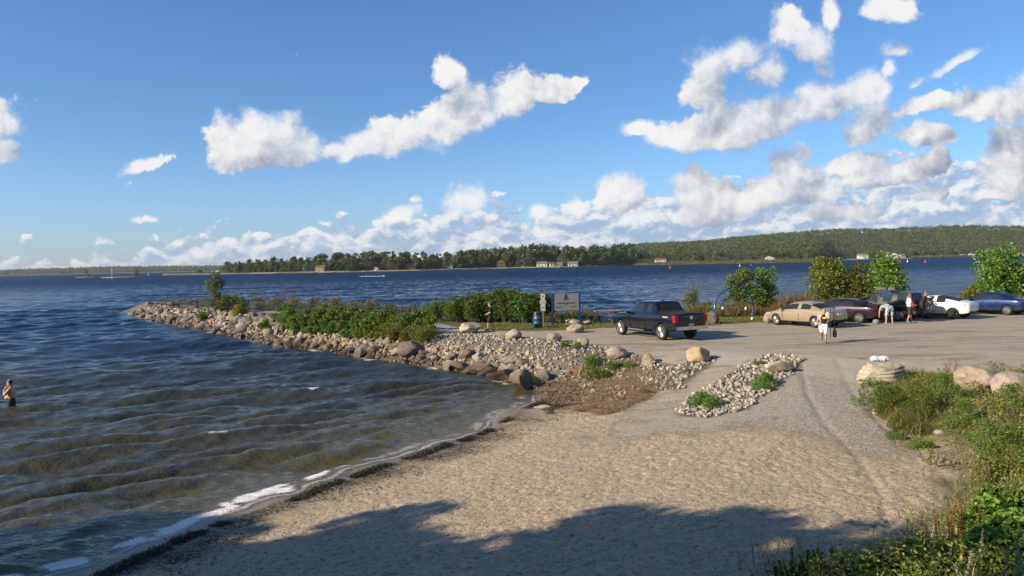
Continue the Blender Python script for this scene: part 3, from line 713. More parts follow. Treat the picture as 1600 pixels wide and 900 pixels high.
X, Y = scatter_poly(RUB1B, 8600, 1, 0.45); X2, Y2 = scatter_poly(atl([(665, 538), (840, 575), (880, 590), (820, 598), (760, 580), (700, 565), (655, 552)], 0.8), 2600, 14, 0.4); X = np.concatenate([X, X2]); Y = np.concatenate([Y, Y2]); Z = height(X, Y); rg = np.random.default_rng(2); S = 0.045 + 0.068 * rg.random(len(X)) ** 1.6
k = Z > 0.15
o = link(bpy.data.objects.new('white_rubble', stones_mesh('white_rubble', np.stack([X, Y, Z], -1)[k], S[k], RUB_M, LR, 5)))
tag(o, 'pale broken rubble spread between the lot boulders and the rock slope', 'rubble', kind='stuff')
X, Y = scatter_poly(RUB2, 5200, 3, 0.25); Z = height(X, Y); rg = np.random.default_rng(4); S = 0.05 + 0.070 * rg.random(len(X)) ** 1.5
o = link(bpy.data.objects.new('white_rubble', stones_mesh('white_rubble', np.stack([X, Y, Z], -1), S, RUB_M, LR, 6)))
tag(o, 'pale rubble strip between the two gravel tracks down to the beach', 'rubble', kind='stuff')
# filler stones between boulders, and loose stones round the brown bank
rg = random.Random(21); pts = []; sz = []
for i in range(2400):
    (px_, py_), (tx, ty) = on_line(RIPLINE, rg); off = rg.uniform(-0.3, 3.2 if py_ > 60 else 2.1); x = px_ + ty * off; y = py_ - tx * off; z = gz(x, y)
    if z > 1.15 or z < -0.3: continue
    pts.append((x, y, z)); sz.append(rg.uniform(0.08, 0.21) * (1.0 if y < 60 else 1.3))
MP = atl([(800, 590), (850, 588), (930, 600), (1000, 615), (960, 628), (900, 624), (850, 612)], 0.3)
X, Y = scatter_poly(MP, 650, 8, 0.6)
for x, y in zip(X, Y): pts.append((x, y, gz(x, y))); sz.append(rg.uniform(0.05, 0.13))
LF = [lowrock(330 + i, FIL_M, 2) for i in range(6)]
o = link(bpy.data.objects.new('filler_stones', stones_mesh('filler_stones', pts, sz, FIL_M, LF, 9)))
tag(o, 'small brown and grey stones filling the gaps of the rock slope', 'stones', kind='stuff')
# dried reed litter on the brown bank
def blades(name, P, L, wdt, mat, seed, tilt=(0.2, 1.3), bend=0.0, curve=2):
    """thin grass blades: P (n,3) roots"""
    rg = np.random.default_rng(seed); n = len(P); az = rg.uniform(0, 6.283, n); el = rg.uniform(tilt[0], tilt[1], n)
    d = np.stack([np.cos(az) * np.cos(el), np.sin(az) * np.cos(el), np.sin(el)], -1)
    side = np.stack([-np.sin(az), np.cos(az), np.zeros(n)], -1); az2 = rg.uniform(0, 6.283, n); side = np.stack([np.cos(az2), np.sin(az2), np.zeros(n)], -1)
    L = L * rg.uniform(0.55, 1.15, n)[:, None]; w = wdt * rg.uniform(0.7, 1.3, n)[:, None]
    mid = P + d * L * 0.55; tip = P + d * L; tip[:, :2] += d[:, :2] * L * bend; tip[:, 2] -= bend * L[:, 0] * 0.5
    V = np.stack([P - side * w, P + side * w, mid + side * w * 0.8, mid - side * w * 0.8, tip + side * w * 0.15, tip - side * w * 0.15], 1).reshape(-1, 3)
    b = np.arange(n)[:, None] * 6; F = np.concatenate([b + [[0, 1, 2, 3]], b + [[3, 2, 4, 5]]], 1).reshape(-1, 4)
    return np_mesh(name, V, F, [mat])
STRAW = leafmat('dry_straw', [(0.0, (0.11, 0.06, 0.035)), (0.4, (0.235, 0.155, 0.095)), (0.75, (0.37, 0.265, 0.175)), (1.0, (0.50, 0.42, 0.31))], 0.1, 0.8)
X, Y = scatter_poly(MULCH, 52000, 12, 0.9); Z = height(X, Y) + fbm(X, Y, 0.5, 3, 6) * 0.16
o = link(bpy.data.objects.new('dried_reed_litter', blades('dried_reed_litter', np.stack([X, Y, Z], -1), 0.13, 0.008, STRAW, 13, (-0.25, 0.35))))
tag(o, 'brown dried reed litter heaped on the bank above the beach corner', 'reed litter', kind='stuff')
# washed-up lake weed
WEED = leafmat('lake_weed', [(0.0, (0.012, 0.012, 0.005)), (0.5, (0.035, 0.035, 0.012)), (0.8, (0.07, 0.07, 0.02)), (1.0, (0.12, 0.10, 0.05))], 0.05, 0.6)
rg = np.random.default_rng(17); SL = NEAR_SHORE[:8]; P = []
rl = random.Random(5)
for i in range(24000):
    (px_, py_), (tx, ty) = on_line([(-9.5, 8.5)] + SL, rl); off = rl.gauss(0.50, 0.10) + (float(vn(px_, py_, 1.7, 2)) - 0.5) * 0.55
    if float(vn(px_, py_, 0.9, 4)) * 0.6 + float(vn(px_, py_, 0.3, 2)) * 0.4 < 0.42: continue
    if rl.random() < 0.18: off += rl.uniform(0, 1.5) ** 1.3
    P.append((px_ + ty * off, py_ - tx * off))
WP = atl([(838, 640), (850, 622), (880, 612), (905, 618), (895, 632), (860, 648)], 0.12)
X, Y = scatter_poly(WP, 9000, 19, 0.3); P += list(zip(X, Y))
P = np.array(P); Zp = height(P[:, 0], P[:, 1]) + rg.random(len(P)) * 0.05 * (0.3 + fbm(P[:, 0], P[:, 1], 0.5, 2, 3))
o = link(bpy.data.objects.new('washed_up_weed', blades('washed_up_weed', np.concatenate([P, np.maximum(Zp, 0.0)[:, None]], 1), 0.11, 0.014, WEED, 18, (-0.2, 0.55))))
tag(o, 'dark green weed washed up in a line along the sandy shore', 'lake weed', kind='stuff')
# flat rock lying at the water's edge by the weed
LIME = rock_material('pale_limestone', [(0.0, (0.50, 0.46, 0.39)), (0.5, (0.54, 0.50, 0.44))], wetline=False, sc=2.0)
GRAN = rock_material('warm_granite', [(0.0, (0.42, 0.36, 0.29)), (0.33, (0.46, 0.41, 0.35)), (0.66, (0.38, 0.33, 0.28))], wetline=False, sc=2.2)
ORAN = rock_material('ochre_stone', [(0.0, (0.50, 0.39, 0.25))], wetline=False, sc=2.0)
PINK = rock_material('pinkish_granite', [(0.0, (0.40, 0.34, 0.32))], wetline=False, sc=2.0)
DARK = rock_material('dark_stone', [(0.0, (0.13, 0.115, 0.10))], wetline=False, sc=2.0)
def big(px, py, zb, w_px, h_px, seed, mat, label, cuts=9, flx=1.0, rz=0.0, sink=0.2, **k):
    """boulder whose foot stands at a pixel; width and height given in photo pixels"""
    p = at(px, py, zb); D = p.y; w = w_px * D / FPX; h = h_px * D / FPX
    me = boulder_mesh('boulder', seed, mat, cuts=cuts, sub=4, rough=0.07, **k); o = link(bpy.data.objects.new('boulder', me))
    z0 = gz(p.x, p.y + w * 0.35)
    xs = [v.co.x for v in me.vertices]; zs = [v.co.z for v in me.vertices]; sx = (max(xs) - min(xs)); szz = (max(zs) - min(zs))
    o.scale = (w / sx, w / sx * flx, h / szz * (1 + sink)); o.rotation_euler = (0, 0, rz)
    hh = h * (1 + sink)
    o.location = (p.x, p.y + w / 2 * flx * 0.8, z0 + h - hh * (max(zs) / szz))
    tag(o, label, 'boulder'); return o
BRN = rock_material('brown_slab_stone', [(0.0, (0.22, 0.165, 0.12)), (0.5, (0.27, 0.21, 0.16))], sc=2.0)
big(732, 522, 1.2, 36, 17, 41, GRAN, 'flat-topped tan block boulder beside the walker at the pier path', cuts=14, depth=(0.55, 0.8))
big(803, 531, 1.2, 26, 16, 42, LIME, 'pale upright boulder between the tan block and the round boulder')
big(866, 536, 1.2, 25, 15, 43, GRAN, 'round pale boulder below the litter barrel at the lot edge', depth=(0.75, 0.95))
big(911, 542, 1.2, 22, 14, 44, GRAN, 'small pale boulder half hidden by the weed clump at the lot edge')
big(965, 551, 1.2, 34, 18, 45, PINK, 'rounded boulder just right of the weed clump at the lot edge', depth=(0.75, 0.95))
big(1016, 555, 1.2, 25, 17, 46, GRAN, 'squarish grey boulder between the rounded and the orange boulders', cuts=12, depth=(0.55, 0.8))
big(1093, 559, 1.2, 39, 24, 47, ORAN, 'large orange-tinted boulder at the top of the left gravel track', cuts=12)
big(1222, 574, 1.2, 48, 18, 48, LIME, 'long flat limestone block at the head of the rubble strip', cuts=16, flx=0.55, depth=(0.5, 0.75))
big(896, 508, 1.25, 25, 10, 49, GRAN, 'low boulder in the grass in front of the large sign', depth=(0.7, 0.9))
big(918, 507, 1.25, 18, 7, 50, GRAN, 'smallest low boulder right of the large sign, in the grass')
big(901, 521, 1.2, 29, 14, 51, PINK, 'rounded pinkish boulder on the gravel between sign and parked pickup', depth=(0.7, 0.9))
big(1115, 507, 1.2, 25, 20, 52, DARK, 'dark angular boulder at the left foot of the blue climbing arch', cuts=9, depth=(0.45, 0.75))
big(1206, 506, 1.2, 20, 18, 53, GRAN, 'tan boulder directly in front of the beige sedan bumper')
big(1379, 587, 1.15, 84, 31, 54, LIME, 'layered flat limestone slab with white cloth on it above the ramp', cuts=18, flx=0.6, depth=(0.42, 0.75), strata=True)
big(1459, 584, 1.3, 34, 15, 55, GRAN, 'upper of two small round boulders right of the layered slab', depth=(0.7, 0.9))
big(1460, 591, 1.35, 31, 13, 56, GRAN, 'lower of two small round boulders right of the layered slab', depth=(0.7, 0.9))
big(1545, 613, 1.35, 76, 40, 57, GRAN, 'huge cracked tan boulder on the green bank', depth=(0.7, 0.92), flx=0.8)
big(1592, 619, 1.4, 64, 40, 58, PINK, 'huge pinkish boulder cut off by the right picture edge', depth=(0.7, 0.92), flx=0.8)
big(823, 609, 0.0, 46, 34, 59, BRN, 'largest dark wedge boulder at the water corner of the beach', cuts=10, flx=0.9, rz=0.9, depth=(0.35, 0.7))
big(788, 588, 0.25, 48, 20, 60, BRN, 'long flat slab boulder just left of the largest wedge boulder', cuts=12, rz=0.4, depth=(0.35, 0.75))
big(742, 578, 0.25, 46, 20, 61, BRN, 'second flat slab boulder left of the wedge boulder', cuts=12, rz=0.4, depth=(0.35, 0.75))
big(640, 562, 0.15, 44, 24, 62, RIP_M, 'big rounded pale boulder below the last shrub of the pier', depth=(0.7, 0.9))
big(848, 641, 0.05, 30, 6, 63, LIME, 'flat pale rock lying in the shallow water by the weed', flx=0.5)
big(1370, 655, 0.7, 12, 10, 64, LIME, 'small pale rock at the foot of the bank bush')
big(1402, 670, 0.8, 10, 7, 65, LIME, 'small white rock at the foot of the green bank')
big(1470, 660, 1.2, 14, 7, 66, LIME, 'small white rock half up the green bank')

# ------------------------------------------------------------------ plants
L_SHRUB = leafmat('shrub_leaf', [(0.0, (0.037, 0.081, 0.015)), (0.35, (0.081, 0.156, 0.025)), (0.7, (0.150, 0.237, 0.037)), (1.0, (0.250, 0.325, 0.069))], 0.3)
L_SUMAC = leafmat('sumac_leaf', [(0.0, (0.033, 0.083, 0.018)), (0.5, (0.077, 0.154, 0.031)), (0.85, (0.154, 0.231, 0.055)), (1.0, (0.275, 0.308, 0.099))], 0.3)
L_GREY = leafmat('willow_leaf', [(0.0, (0.065, 0.098, 0.033)), (0.5, (0.137, 0.176, 0.065)), (1.0, (0.260, 0.286, 0.130))], 0.3)
L_GOLD = leafmat('goldenrod_leaf', [(0.0, (0.10, 0.12, 0.02)), (0.4, (0.28, 0.24, 0.03)), (1.0, (0.5, 0.36, 0.04))], 0.25)
L_TREE = leafmat('poplar_leaf', [(0.0, (0.039, 0.098, 0.016)), (0.4, (0.098, 0.189, 0.026)), (0.75, (0.182, 0.273, 0.046)), (1.0, (0.312, 0.377, 0.078))], 0.32)
L_YELL = leafmat('yellowing_leaf', [(0.0, (0.05, 0.085, 0.014)), (0.4, (0.11, 0.155, 0.022)), (0.75, (0.20, 0.215, 0.035)), (1.0, (0.36, 0.27, 0.05))], 0.3)
L_REED = leafmat('dry_reed', [(0.0, (0.09, 0.06, 0.03)), (0.4, (0.20, 0.15, 0.06)), (0.7, (0.32, 0.22, 0.10)), (1.0, (0.26, 0.27, 0.07))], 0.2, 0.8)
L_RUST = leafmat('rusty_stalk', [(0.0, (0.10, 0.045, 0.02)), (0.5, (0.22, 0.10, 0.035)), (1.0, (0.35, 0.20, 0.06))], 0.15, 0.8)
L_PALE = leafmat('pale_stalk', [(0.0, (0.20, 0.17, 0.14)), (1.0, (0.42, 0.38, 0.33))], 0.1, 0.8)
L_GRASS = leafmat('grass_blade', [(0.0, (0.046, 0.078, 0.016)), (0.4, (0.117, 0.156, 0.026)), (0.75, (0.234, 0.247, 0.052)), (1.0, (0.416, 0.325, 0.130))], 0.25)
L_COVER = leafmat('bank_leaf', [(0.0, (0.036, 0.078, 0.014)), (0.35, (0.090, 0.156, 0.026)), (0.7, (0.180, 0.240, 0.042)), (0.9, (0.312, 0.324, 0.072)), (1.0, (0.408, 0.300, 0.132))], 0.3, patch=(0.8, (0.264, 0.204, 0.072)))
BARK = plain('bark', (0.13, 0.10, 0.075), 0.9, nscale=20, var=0.3, bump=0.5)
def leaves(name, C, size, mat, seed, aspect=0.55, up=0.5, outdir=None, droop=0.0):
    """kite-shaped folded leaves at centres C (n,3)"""
    rg = np.random.default_rng(seed); n = len(C); C = np.asarray(C, float)
    d = rg.normal(size=(n, 3)); d[:, 2] *= 0.6; d[:, 2] -= droop
    if outdir is not None: d += outdir * 0.9
    d /= np.linalg.norm(d, axis=1)[:, None] + 1e-9
    nn = rg.normal(size=(n, 3)) * 0.75; nn[:, 2] += up
    if outdir is not None: nn += outdir * 0.6
    nn -= (nn * d).sum(1)[:, None] * d; nn /= np.linalg.norm(nn, axis=1)[:, None] + 1e-9
    s = np.cross(d, nn); L = (np.asarray(size) * rg.uniform(0.6, 1.3, n))[:, None] if not hasattr(size, '__len__') else (np.asarray(size) * rg.uniform(0.7, 1.2, n))[:, None]
    w = L * aspect * 0.5
    a = C - d * L * 0.5; b = C + s * w + nn * w * 0.35; c_ = C + d * L * 0.5; e = C - s * w + nn * w * 0.35
    V = np.stack([a, b, c_, e], 1).reshape(-1, 3); q = np.arange(n)[:, None] * 4
    F = np.concatenate([q + [[0, 1, 2]], q + [[0, 2, 3]]], 1).reshape(-1, 3)
    return np_mesh(name, V, F, [mat])
def crown_pts(rg, blobs, n, shell=0.55):
    """points in a crown of lumpy blobs: (cx,cy,cz,rx,ry,rz)"""
    B = np.array(blobs, float); vol = (B[:, 3] * B[:, 4] * B[:, 5]) ** (2 / 3); k = rg.choice(len(B), n, p=vol / vol.sum())
    d = rg.normal(size=(n, 3)); d /= np.linalg.norm(d, axis=1)[:, None]
    r = (shell + (1 - shell) * rg.random(n) ** 0.6)[:, None]
    lump = 1 + 0.22 * np.sin(d[:, 0] * 7 + k * 2.1) * np.sin(d[:, 1] * 6 + k) * np.cos(d[:, 2] * 6.3 + k * 0.7)
    P = B[k, :3] + d * r * B[k, 3:6] * lump[:, None]
    return P, d
def lumpy(rg, n, R0, H0, H1, rb, taper=0.5, zsq=0.8):
    bl = []
    for i in range(n):
        a = rg.uniform(0, 6.283); f = rg.random(); z = H0 + (H1 - H0) * f; rr = R0 * (1 - taper * f) * math.sqrt(rg.random()) 
        r = rb * rg.uniform(0.65, 1.25) * (1 - 0.35 * f)
        bl.append((rr * math.cos(a), rr * math.sin(a), z, r, r, r * zsq))
    return bl
def make_plant(name, seed, nblob, Rr, z0, z1, rb, nleaf, lsize, mat, label=None, cat='shrub', group=None, trunk=True, th=0.05, taper=0.5, part='foliage', aspect=0.55, stems=1, extra=None):
    rg = np.random.default_rng(seed); root = empty(name, label=label, cat=cat, group=group)
    bl = lumpy(rg, nblob, Rr, z0, z1, rb, taper); P, d = crown_pts(rg, bl, nleaf)
    P[:, 2] = np.maximum(P[:, 2], 0.02)
    link(bpy.data.objects.new(part, leaves(part, P, lsize, mat, seed + 1, aspect, outdir=d)), root)
    m = MB()
    if stems == 1:
        top = Vector((rg.normal() * Rr * 0.1, rg.normal() * Rr * 0.1, z1 * 0.85)); m.tube([(0, 0, -0.3), (top.x * 0.3, top.y * 0.3, z1 * 0.4), top], [th, th * 0.7, th * 0.2], 6)
        for b in bl[:min(len(bl), 9)]:
            zs = max(0.15, b[2] * 0.55); m.tube([(top.x * zs / z1, top.y * zs / z1, zs), (b[0] * 0.6, b[1] * 0.6, b[2] * 0.85), (b[0], b[1], b[2])], [th * 0.45, th * 0.3, th * 0.1], 5)
    else:
        for b in bl[:max(stems, 4)]:
            m.tube([(b[0] * 0.15, b[1] * 0.15, -0.1), (b[0] * 0.5, b[1] * 0.5, b[2] * 0.6), (b[0], b[1], b[2])], [th * 0.5, th * 0.35, th * 0.12], 5)
    m.build('trunk' if stems == 1 else 'stems', BARK, root)
    return root
def put(root, x, y, rz=0.0, s=1.0, z=None):
    root.location = (x, y, (gz(x, y) if z is None else z) - 0.03); root.rotation_euler = (0, 0, rz); root.scale = (s, s, s) if not hasattr(s, '__len__') else s
    return root
def clone(root, x, y, rz, s, label=None, z=None):
    c = copy_thing(root, label=label); return put(c, x, y, rz, s, z)
rnd = random.Random(31)
# --- pier: young tree, shrubs and goldenrod
p = at(333, 487, 1.25); tr = make_plant('young_tree', 501, 40, 1.1, 0.6, 3.8, 0.50, 4200, 0.15, L_GREY, 'lone young grey-green tree on the outer pier', 'tree', th=0.06, taper=0.55); put(tr, p.x, p.y + 0.5, 0, 1.0)
pp = [(318, 491, 0.8, 0.75), (357, 488, 1.25, 1.0), (378, 488, 1.0, 0.9), (345, 487, 0.9, 0.9), (366, 484, 1.1, 1.0)]
pb = make_plant('shrub', 510, 14, 0.9, 0.25, 1.2, 0.4, 2600, 0.12, L_SHRUB, 'x', 'shrub', 'shrubs growing along the pier path', stems=5, th=0.03)
lab = ['low shrub at the foot of the lone young tree, on its water side', 'bushy green shrub just right of the lone young tree', 'green shrub directly behind the yellow goldenrod', 'small shrub hugging the stem of the lone young tree', 'second bushy shrub between the young tree and the goldenrod']
for i, (px_, py_, s, q) in enumerate(pp):
    p = at(px_, py_, 1.2); (put(pb, p.x, p.y, i, s) if i == 0 else clone(pb, p.x, p.y, i * 1.3, s, lab[i]))
pb['label'] = lab[0]
gd = make_plant('goldenrod_bush', 520, 12, 0.8, 0.3, 1.0, 0.35, 2600, 0.10, L_GOLD, 'yellow goldenrod bush on the near edge of the pier', 'bush', stems=5, th=0.02); p = at(374, 496, 1.0); put(gd, p.x, p.y, 0, 1.0)
# --- green shrub slope on the near side of the pier
variants = [make_plant('shrub', 530 + i, 13, 0.95, 0.15, 1.05, 0.42, 2700, (0.13, 0.10, 0.15, 0.11)[i], (L_SHRUB, L_SUMAC, L_SHRUB, L_YELL)[i], 'x', 'shrub', 'shrubs growing along the pier path', stems=6, th=0.03, aspect=(0.5, 0.35, 0.6, 0.3)[i]) for i in range(4)]
first = [True] * 4
DESC = ['leafy mid green shrub', 'dark green shrub with narrow leaves', 'broad-leaved bright green shrub', 'yellowish feathery shrub']
slots = []
for px_ in range(396, 690, 12):
    t_ = (px_ - 402) / 288
    ylo = 512 + t_ * 30; yhi = 497 + t_ * 14
    for row in range(3):
        slots.append((px_ + rnd.uniform(-5, 5), ylo + (yhi - ylo) * (row / 2) + rnd.uniform(-1.5, 1.5), row))
for j, (px_, py_, row) in enumerate(slots):
    sh_ = at(px_, float(np.interp(px_, [400, 440, 500, 560, 640, 700], [532, 541, 547, 557, 568, 577])), 0.0)
    sh2 = at(px_ + 8, float(np.interp(px_ + 8, [400, 440, 500, 560, 640, 700], [532, 541, 547, 557, 568, 577])), 0.0); tv = (sh2 - sh_).normalized()
    off_ = (1.9, 3.1, 4.4)[row]; nx_, ny_ = -tv.y, tv.x
    p = Vector((sh_.x + nx_ * off_, sh_.y + ny_ * off_, 0))
    if 800 + FPX * p.x / p.y > 668 or (row == 2 and 800 + FPX * p.x / p.y > 650): continue
    i = 3 if (row == 0 and px_ > 560 and rnd.random() < 0.8) else rnd.choice([0, 0, 1, 2, 2])
    s = rnd.uniform(0.8, 1.15) * (0.85 if row == 0 else 1.0)
    where = 'at the outer end of the thicket' if px_ < 450 else ('in the outer half of the thicket' if px_ < 510 else ('in the middle of the thicket' if px_ < 570 else ('in the inner half of the thicket' if px_ < 640 else 'at the shore end of the thicket')))
    rw = ['rock side', 'centre', 'fence side'][row]
    L = f'{DESC[i]} {where}, {rw}'
    if first[i]: put(variants[i], p.x, p.y, rnd.uniform(0, 6), s); variants[i]['label'] = L; first[i] = False
    else: clone(variants[i], p.x, p.y, rnd.uniform(0, 6), s, L)
# far side of the pier behind the fence: reedy brush
rb_ = make_plant('reedy_brush', 550, 12, 1.0, 0.2, 1.1, 0.35, 2300, 0.16, L_REED, 'x', 'brush', 'reedy brush behind the far pier fence', stems=6, th=0.02, aspect=0.16)
rb2 = make_plant('reedy_brush', 551, 12, 1.0, 0.2, 1.1, 0.35, 2300, 0.13, L_GREY, 'x', 'brush', 'reedy brush behind the far pier fence', stems=6, th=0.02, aspect=0.22)
xs = list(range(398, 680, 15)); fi = [True, True]
for j, px_ in enumerate(xs):
    t_ = (px_ - 398) / 282; p = at(px_, 482 + t_ * 13, 1.2); i = j % 2
    wh = 'brown' if i == 0 else 'grey-green'
    L = f"{wh} reedy brush behind the far fence, {'outer' if t_ < 0.33 else ('middle' if t_ < 0.66 else 'shoreward')} stretch"
    src = (rb_, rb2)[i]
    if fi[i]: put(src, p.x, p.y + 1.2, 1.0, 1.0); src['label'] = L; fi[i] = False
    else: clone(src, p.x, p.y + 1.2, rnd.uniform(0, 6), rnd.uniform(0.8, 1.1), L)
# --- sumac thicket behind the walker
def sumac(seed, H, Rr):
    rg = np.random.default_rng(seed); root = empty('sumac_shrub', cat='shrub', group='sumac thicket behind the walker'); C = []; O = []; m = MB()
    for s in range(9):
        a = rg.uniform(0, 6.283); rr = Rr * math.sqrt(rg.random()); hx = H * rg.uniform(0.62, 1.0); base = Vector((rr * 0.4 * math.cos(a), rr * 0.4 * math.sin(a), 0)); tp = Vector((rr * math.cos(a), rr * math.sin(a), hx))
        m.tube([base, (base + tp) / 2 + Vector((0, 0, 0.1)), tp], [0.03, 0.022, 0.012], 5)
        for lev in range(4):
            zc = hx * (1 - 0.2 * lev)
            for q in range(8):
                b = q / 8 * 6.283 + rg.uniform(-0.3, 0.3); Lr = rg.uniform(0.4, 0.6)
                for w in range(9):
                    f = (w + 1) / 9; dr = Vector((math.cos(b), math.sin(b), 0)); pos = Vector((tp.x * zc / hx, tp.y * zc / hx, zc)) + dr * Lr * f + Vector((0, 0, 0.28 * f - 0.5 * f * f))
                    for sgn in (-1, 1):
                        C.append(pos + Vector((-dr.y, dr.x, -0.15)) * sgn * 0.055); O.append(Vector((-dr.y, dr.x, -0.2)) * sgn * 3)
    C = np.array([tuple(c) for c in C]); O = np.array([tuple(c) for c in O])
    link(bpy.data.objects.new('foliage', leaves('foliage', C, 0.15, L_SUMAC, seed + 1, 0.36, up=1.4, outdir=O)), root); m.build('stems', BARK, root); return root
sv = [sumac(600 + i, 2.0, 0.75) for i in range(3)]
sl = [(664, 503, .62), (676, 506, .7), (688, 504, .75), (700, 507, .7), (713, 507, .85), (724, 505, .9), (735, 508, .95), (748, 507, 1.0), (759, 505, .95), (771, 507, 1.05), (783, 506, 1.1), (794, 508, 1.05), (806, 506, 1.15), (817, 509, 1.0), (829, 507, 0.95), (840, 508, 1.02), (853, 506, 0.95), (790, 502, 1.15), (755, 502, 1.0), (720, 501, .9), (822, 503, 1.05)]
for j, (px_, py_, s) in enumerate(sl):
    p = at(px_, py_, 1.22); i = j % 3; tall = 'tall' if s > 0.98 else ('mid-height' if s > 0.8 else 'low')
    L = f"{tall} sumac shrub " + ('left of the walker, by the pier fence' if px_ < 690 else ('well left of the walker' if px_ < 730 else ('just left of the walker' if px_ < 762 else ('just right of the walker' if px_ < 790 else ('halfway between walker and barrel' if px_ < 825 else 'beside the litter barrel')))))
    L += (', second row' if j > 16 else '')
    if j < 3: put(sv[i], p.x, p.y + 2.1, j, s * 1.08); sv[i]['label'] = L
    else: clone(sv[i], p.x, p.y + 2.1, rnd.uniform(0, 6), s * 1.08, L)
# --- flowers and weeds near the sign
wf = make_plant('wildflower_clump', 620, 12, 0.8, 0.2, 0.75, 0.32, 2200, 0.10, L_YELL, 'yellow-green wildflower clump under the middle of the large sign', 'wildflowers', stems=6, th=0.015, aspect=0.3); p = at(878, 506, 1.22); put(wf, p.x, p.y + 0.4, 0, 0.95)
clone(wf, *at(893, 504, 1.22)[:2], 1.0, 1.1, 'wildflower clump behind the low boulder at the sign'); clone(wf, *at(915, 502, 1.22)[:2], 2.0, 1.0, 'wildflower clump right of the right sign post'); clone(wf, *at(858, 505, 1.22)[:2], 3.0, 1.1, 'wildflower clump between litter barrel and left sign post')
clone(wf, *at(930, 502, 1.22)[:2], 3.0, 0.6, 'smallest wildflower clump, near the picnic table')
# weeds in the rubble
wd = make_plant('weed_clump', 630, 12, 0.5, 0.08, 0.55, 0.22, 2200, 0.075, L_SHRUB, 'tallest weed clump among the lot boulders', 'weeds', stems=6, th=0.01, aspect=0.35); p = at(933, 566, 1.0); put(wd, p.x, p.y, 0, 1.15)
for (px_, py_, z_, s, L) in [(925, 556, 1.1, 1.0, 'weed clump behind the tallest one, left of the rounded boulder'), (883, 545, 1.15, 0.7, 'low weed clump between the round and the small pale boulder'), (902, 546, 1.15, 0.7, 'low weed clump at the foot of the small pale boulder'), (960, 560, 1.05, 0.75, 'low weeds at the foot of the rounded lot boulder'), (985, 560, 1.05, 0.6, 'low weeds between the rounded and squarish boulders'),
                             (828, 572, 0.8, 0.75, 'lone yellowish weed tuft in the white rubble above the slabs'), (1196, 598, 0.9, 1.0, 'bright green weed clump in the middle of the rubble strip'), (1190, 606, 0.85, 0.7, 'smaller weeds below the bright green clump in the rubble strip'), (1095, 624, 0.75, 0.95, 'weed clump at the lower left end of the rubble strip'), (1112, 632, 0.7, 0.9, 'lowest weed clump of the rubble strip, touching the sand'), (1185, 570, 1.1, 0.5, 'tiny weeds at the top of the rubble strip'), (1075, 575, 1.0, 0.4, 'tiny weeds below the orange boulder'), (735, 545, 1.0, 0.35, 'tiny weeds in the rubble below the tan block'), (1010, 600, 0.8, 0.4, 'tiny weeds on the brown reed litter'), (1440, 700, 0.8, 0.5, 'low grassy weeds at the sand edge of the green bank'), (1400, 692, 0.7, 0.45, 'outermost tiny weeds on the sand by the bank')]:
    p = at(px_, py_, z_); clone(wd, p.x, p.y, rnd.uniform(0, 6), s, L)
# --- trees and shrubs behind the parked cars
def tree_at(name, px_, py_, top_py, w_px, seed, mat, label, nleaf=5000, ls=0.17, dy=0.0, nb=22, low=0.2, cat='tree', taper=0.45, stems=1, aspect=0.6):
    p = at(px_, py_, 1.15); y = p.y + dy; p = Vector((p.x * y / p.y, y, 0)); _rr = ray(px_, top_py); H = CAM.z + _rr.z / _rr.y * y - gz(p.x, y); Wd = w_px * y / FPX / 2
    r = make_plant(name, seed, nb, Wd * 0.72, H * low + Wd * 0.1, H - Wd * 0.22, Wd * 0.46, nleaf, ls, mat, label, cat, th=0.05 + H * 0.01, taper=taper, stems=stems, aspect=aspect)
    put(r, p.x, p.y); return r
tree_at('willow_shrub', 1080, 492, 442, 40, 701, L_GREY, 'grey-green willow shrub right behind the pickup tailgate', 4200, 0.13, stems=5, cat='shrub', aspect=0.3, low=0.12)
tree_at('small_shrub', 1104, 494, 470, 26, 702, L_YELL, 'low yellow-green shrub between willow shrub and climbing arch', 1600, 0.12, stems=5, cat='shrub')
tree_at('young_tree', 1160, 492, 418, 62, 703, L_TREE, 'young leafy tree behind the blue climbing arch', 9000, 0.17, dy=3.0, nb=70, low=0.0, taper=0.15)
tree_at('young_tree', 1197, 490, 415, 46, 704, L_TREE, 'slim young tree just right of the blue climbing arch', 6500, 0.17, dy=3.0, nb=60, low=0.0, taper=0.2)
tree_at('shrub', 1183, 492, 448, 46, 705, L_TREE, 'dark low shrub between the two young trees by the arch', 2200, 0.17, dy=1.0, stems=5, cat='shrub')
tree_at('autumn_shrub', 1292, 488, 400, 84, 706, L_YELL, 'large yellowing shrub behind the beige sedan', 10000, 0.18, dy=3.0, nb=34, low=0.15, taper=0.3)
tree_at('autumn_shrub', 1336, 488, 408, 66, 707, L_YELL, 'rounded olive shrub behind the purple hatchback', 5200, 0.18, dy=3.0, nb=26, low=0.15, taper=0.3)
tree_at('leafy_tree', 1378, 488, 388, 84, 708, L_TREE, 'tall bright green tree behind the open trunk lid', 8500, 0.20, dy=3.0, nb=34, low=0.18, taper=0.35)
tree_at('leafy_tree', 1564, 482, 380, 94, 709, L_TREE, 'big leafy tree behind the blue sedan', 11000, 0.20, dy=3.0, nb=40, low=0.12, taper=0.25)
tree_at('shrub', 1612, 482, 420, 60, 710, L_TREE, 'green shrub at the right picture edge beside the big leafy tree', 4000, 0.19, dy=3.0, nb=22, cat='shrub', stems=5)
tree_at('shrub', 1518, 484, 442, 40, 711, L_YELL, 'low yellow-green shrub above the white car roof', 2800, 0.16, dy=3.0, stems=5, cat='shrub')
tree_at('shrub', 1405, 486, 458, 40, 712, L_YELL, 'low shrub behind the dark utility vehicle', 2000, 0.15, dy=3.5, stems=5, cat='shrub')
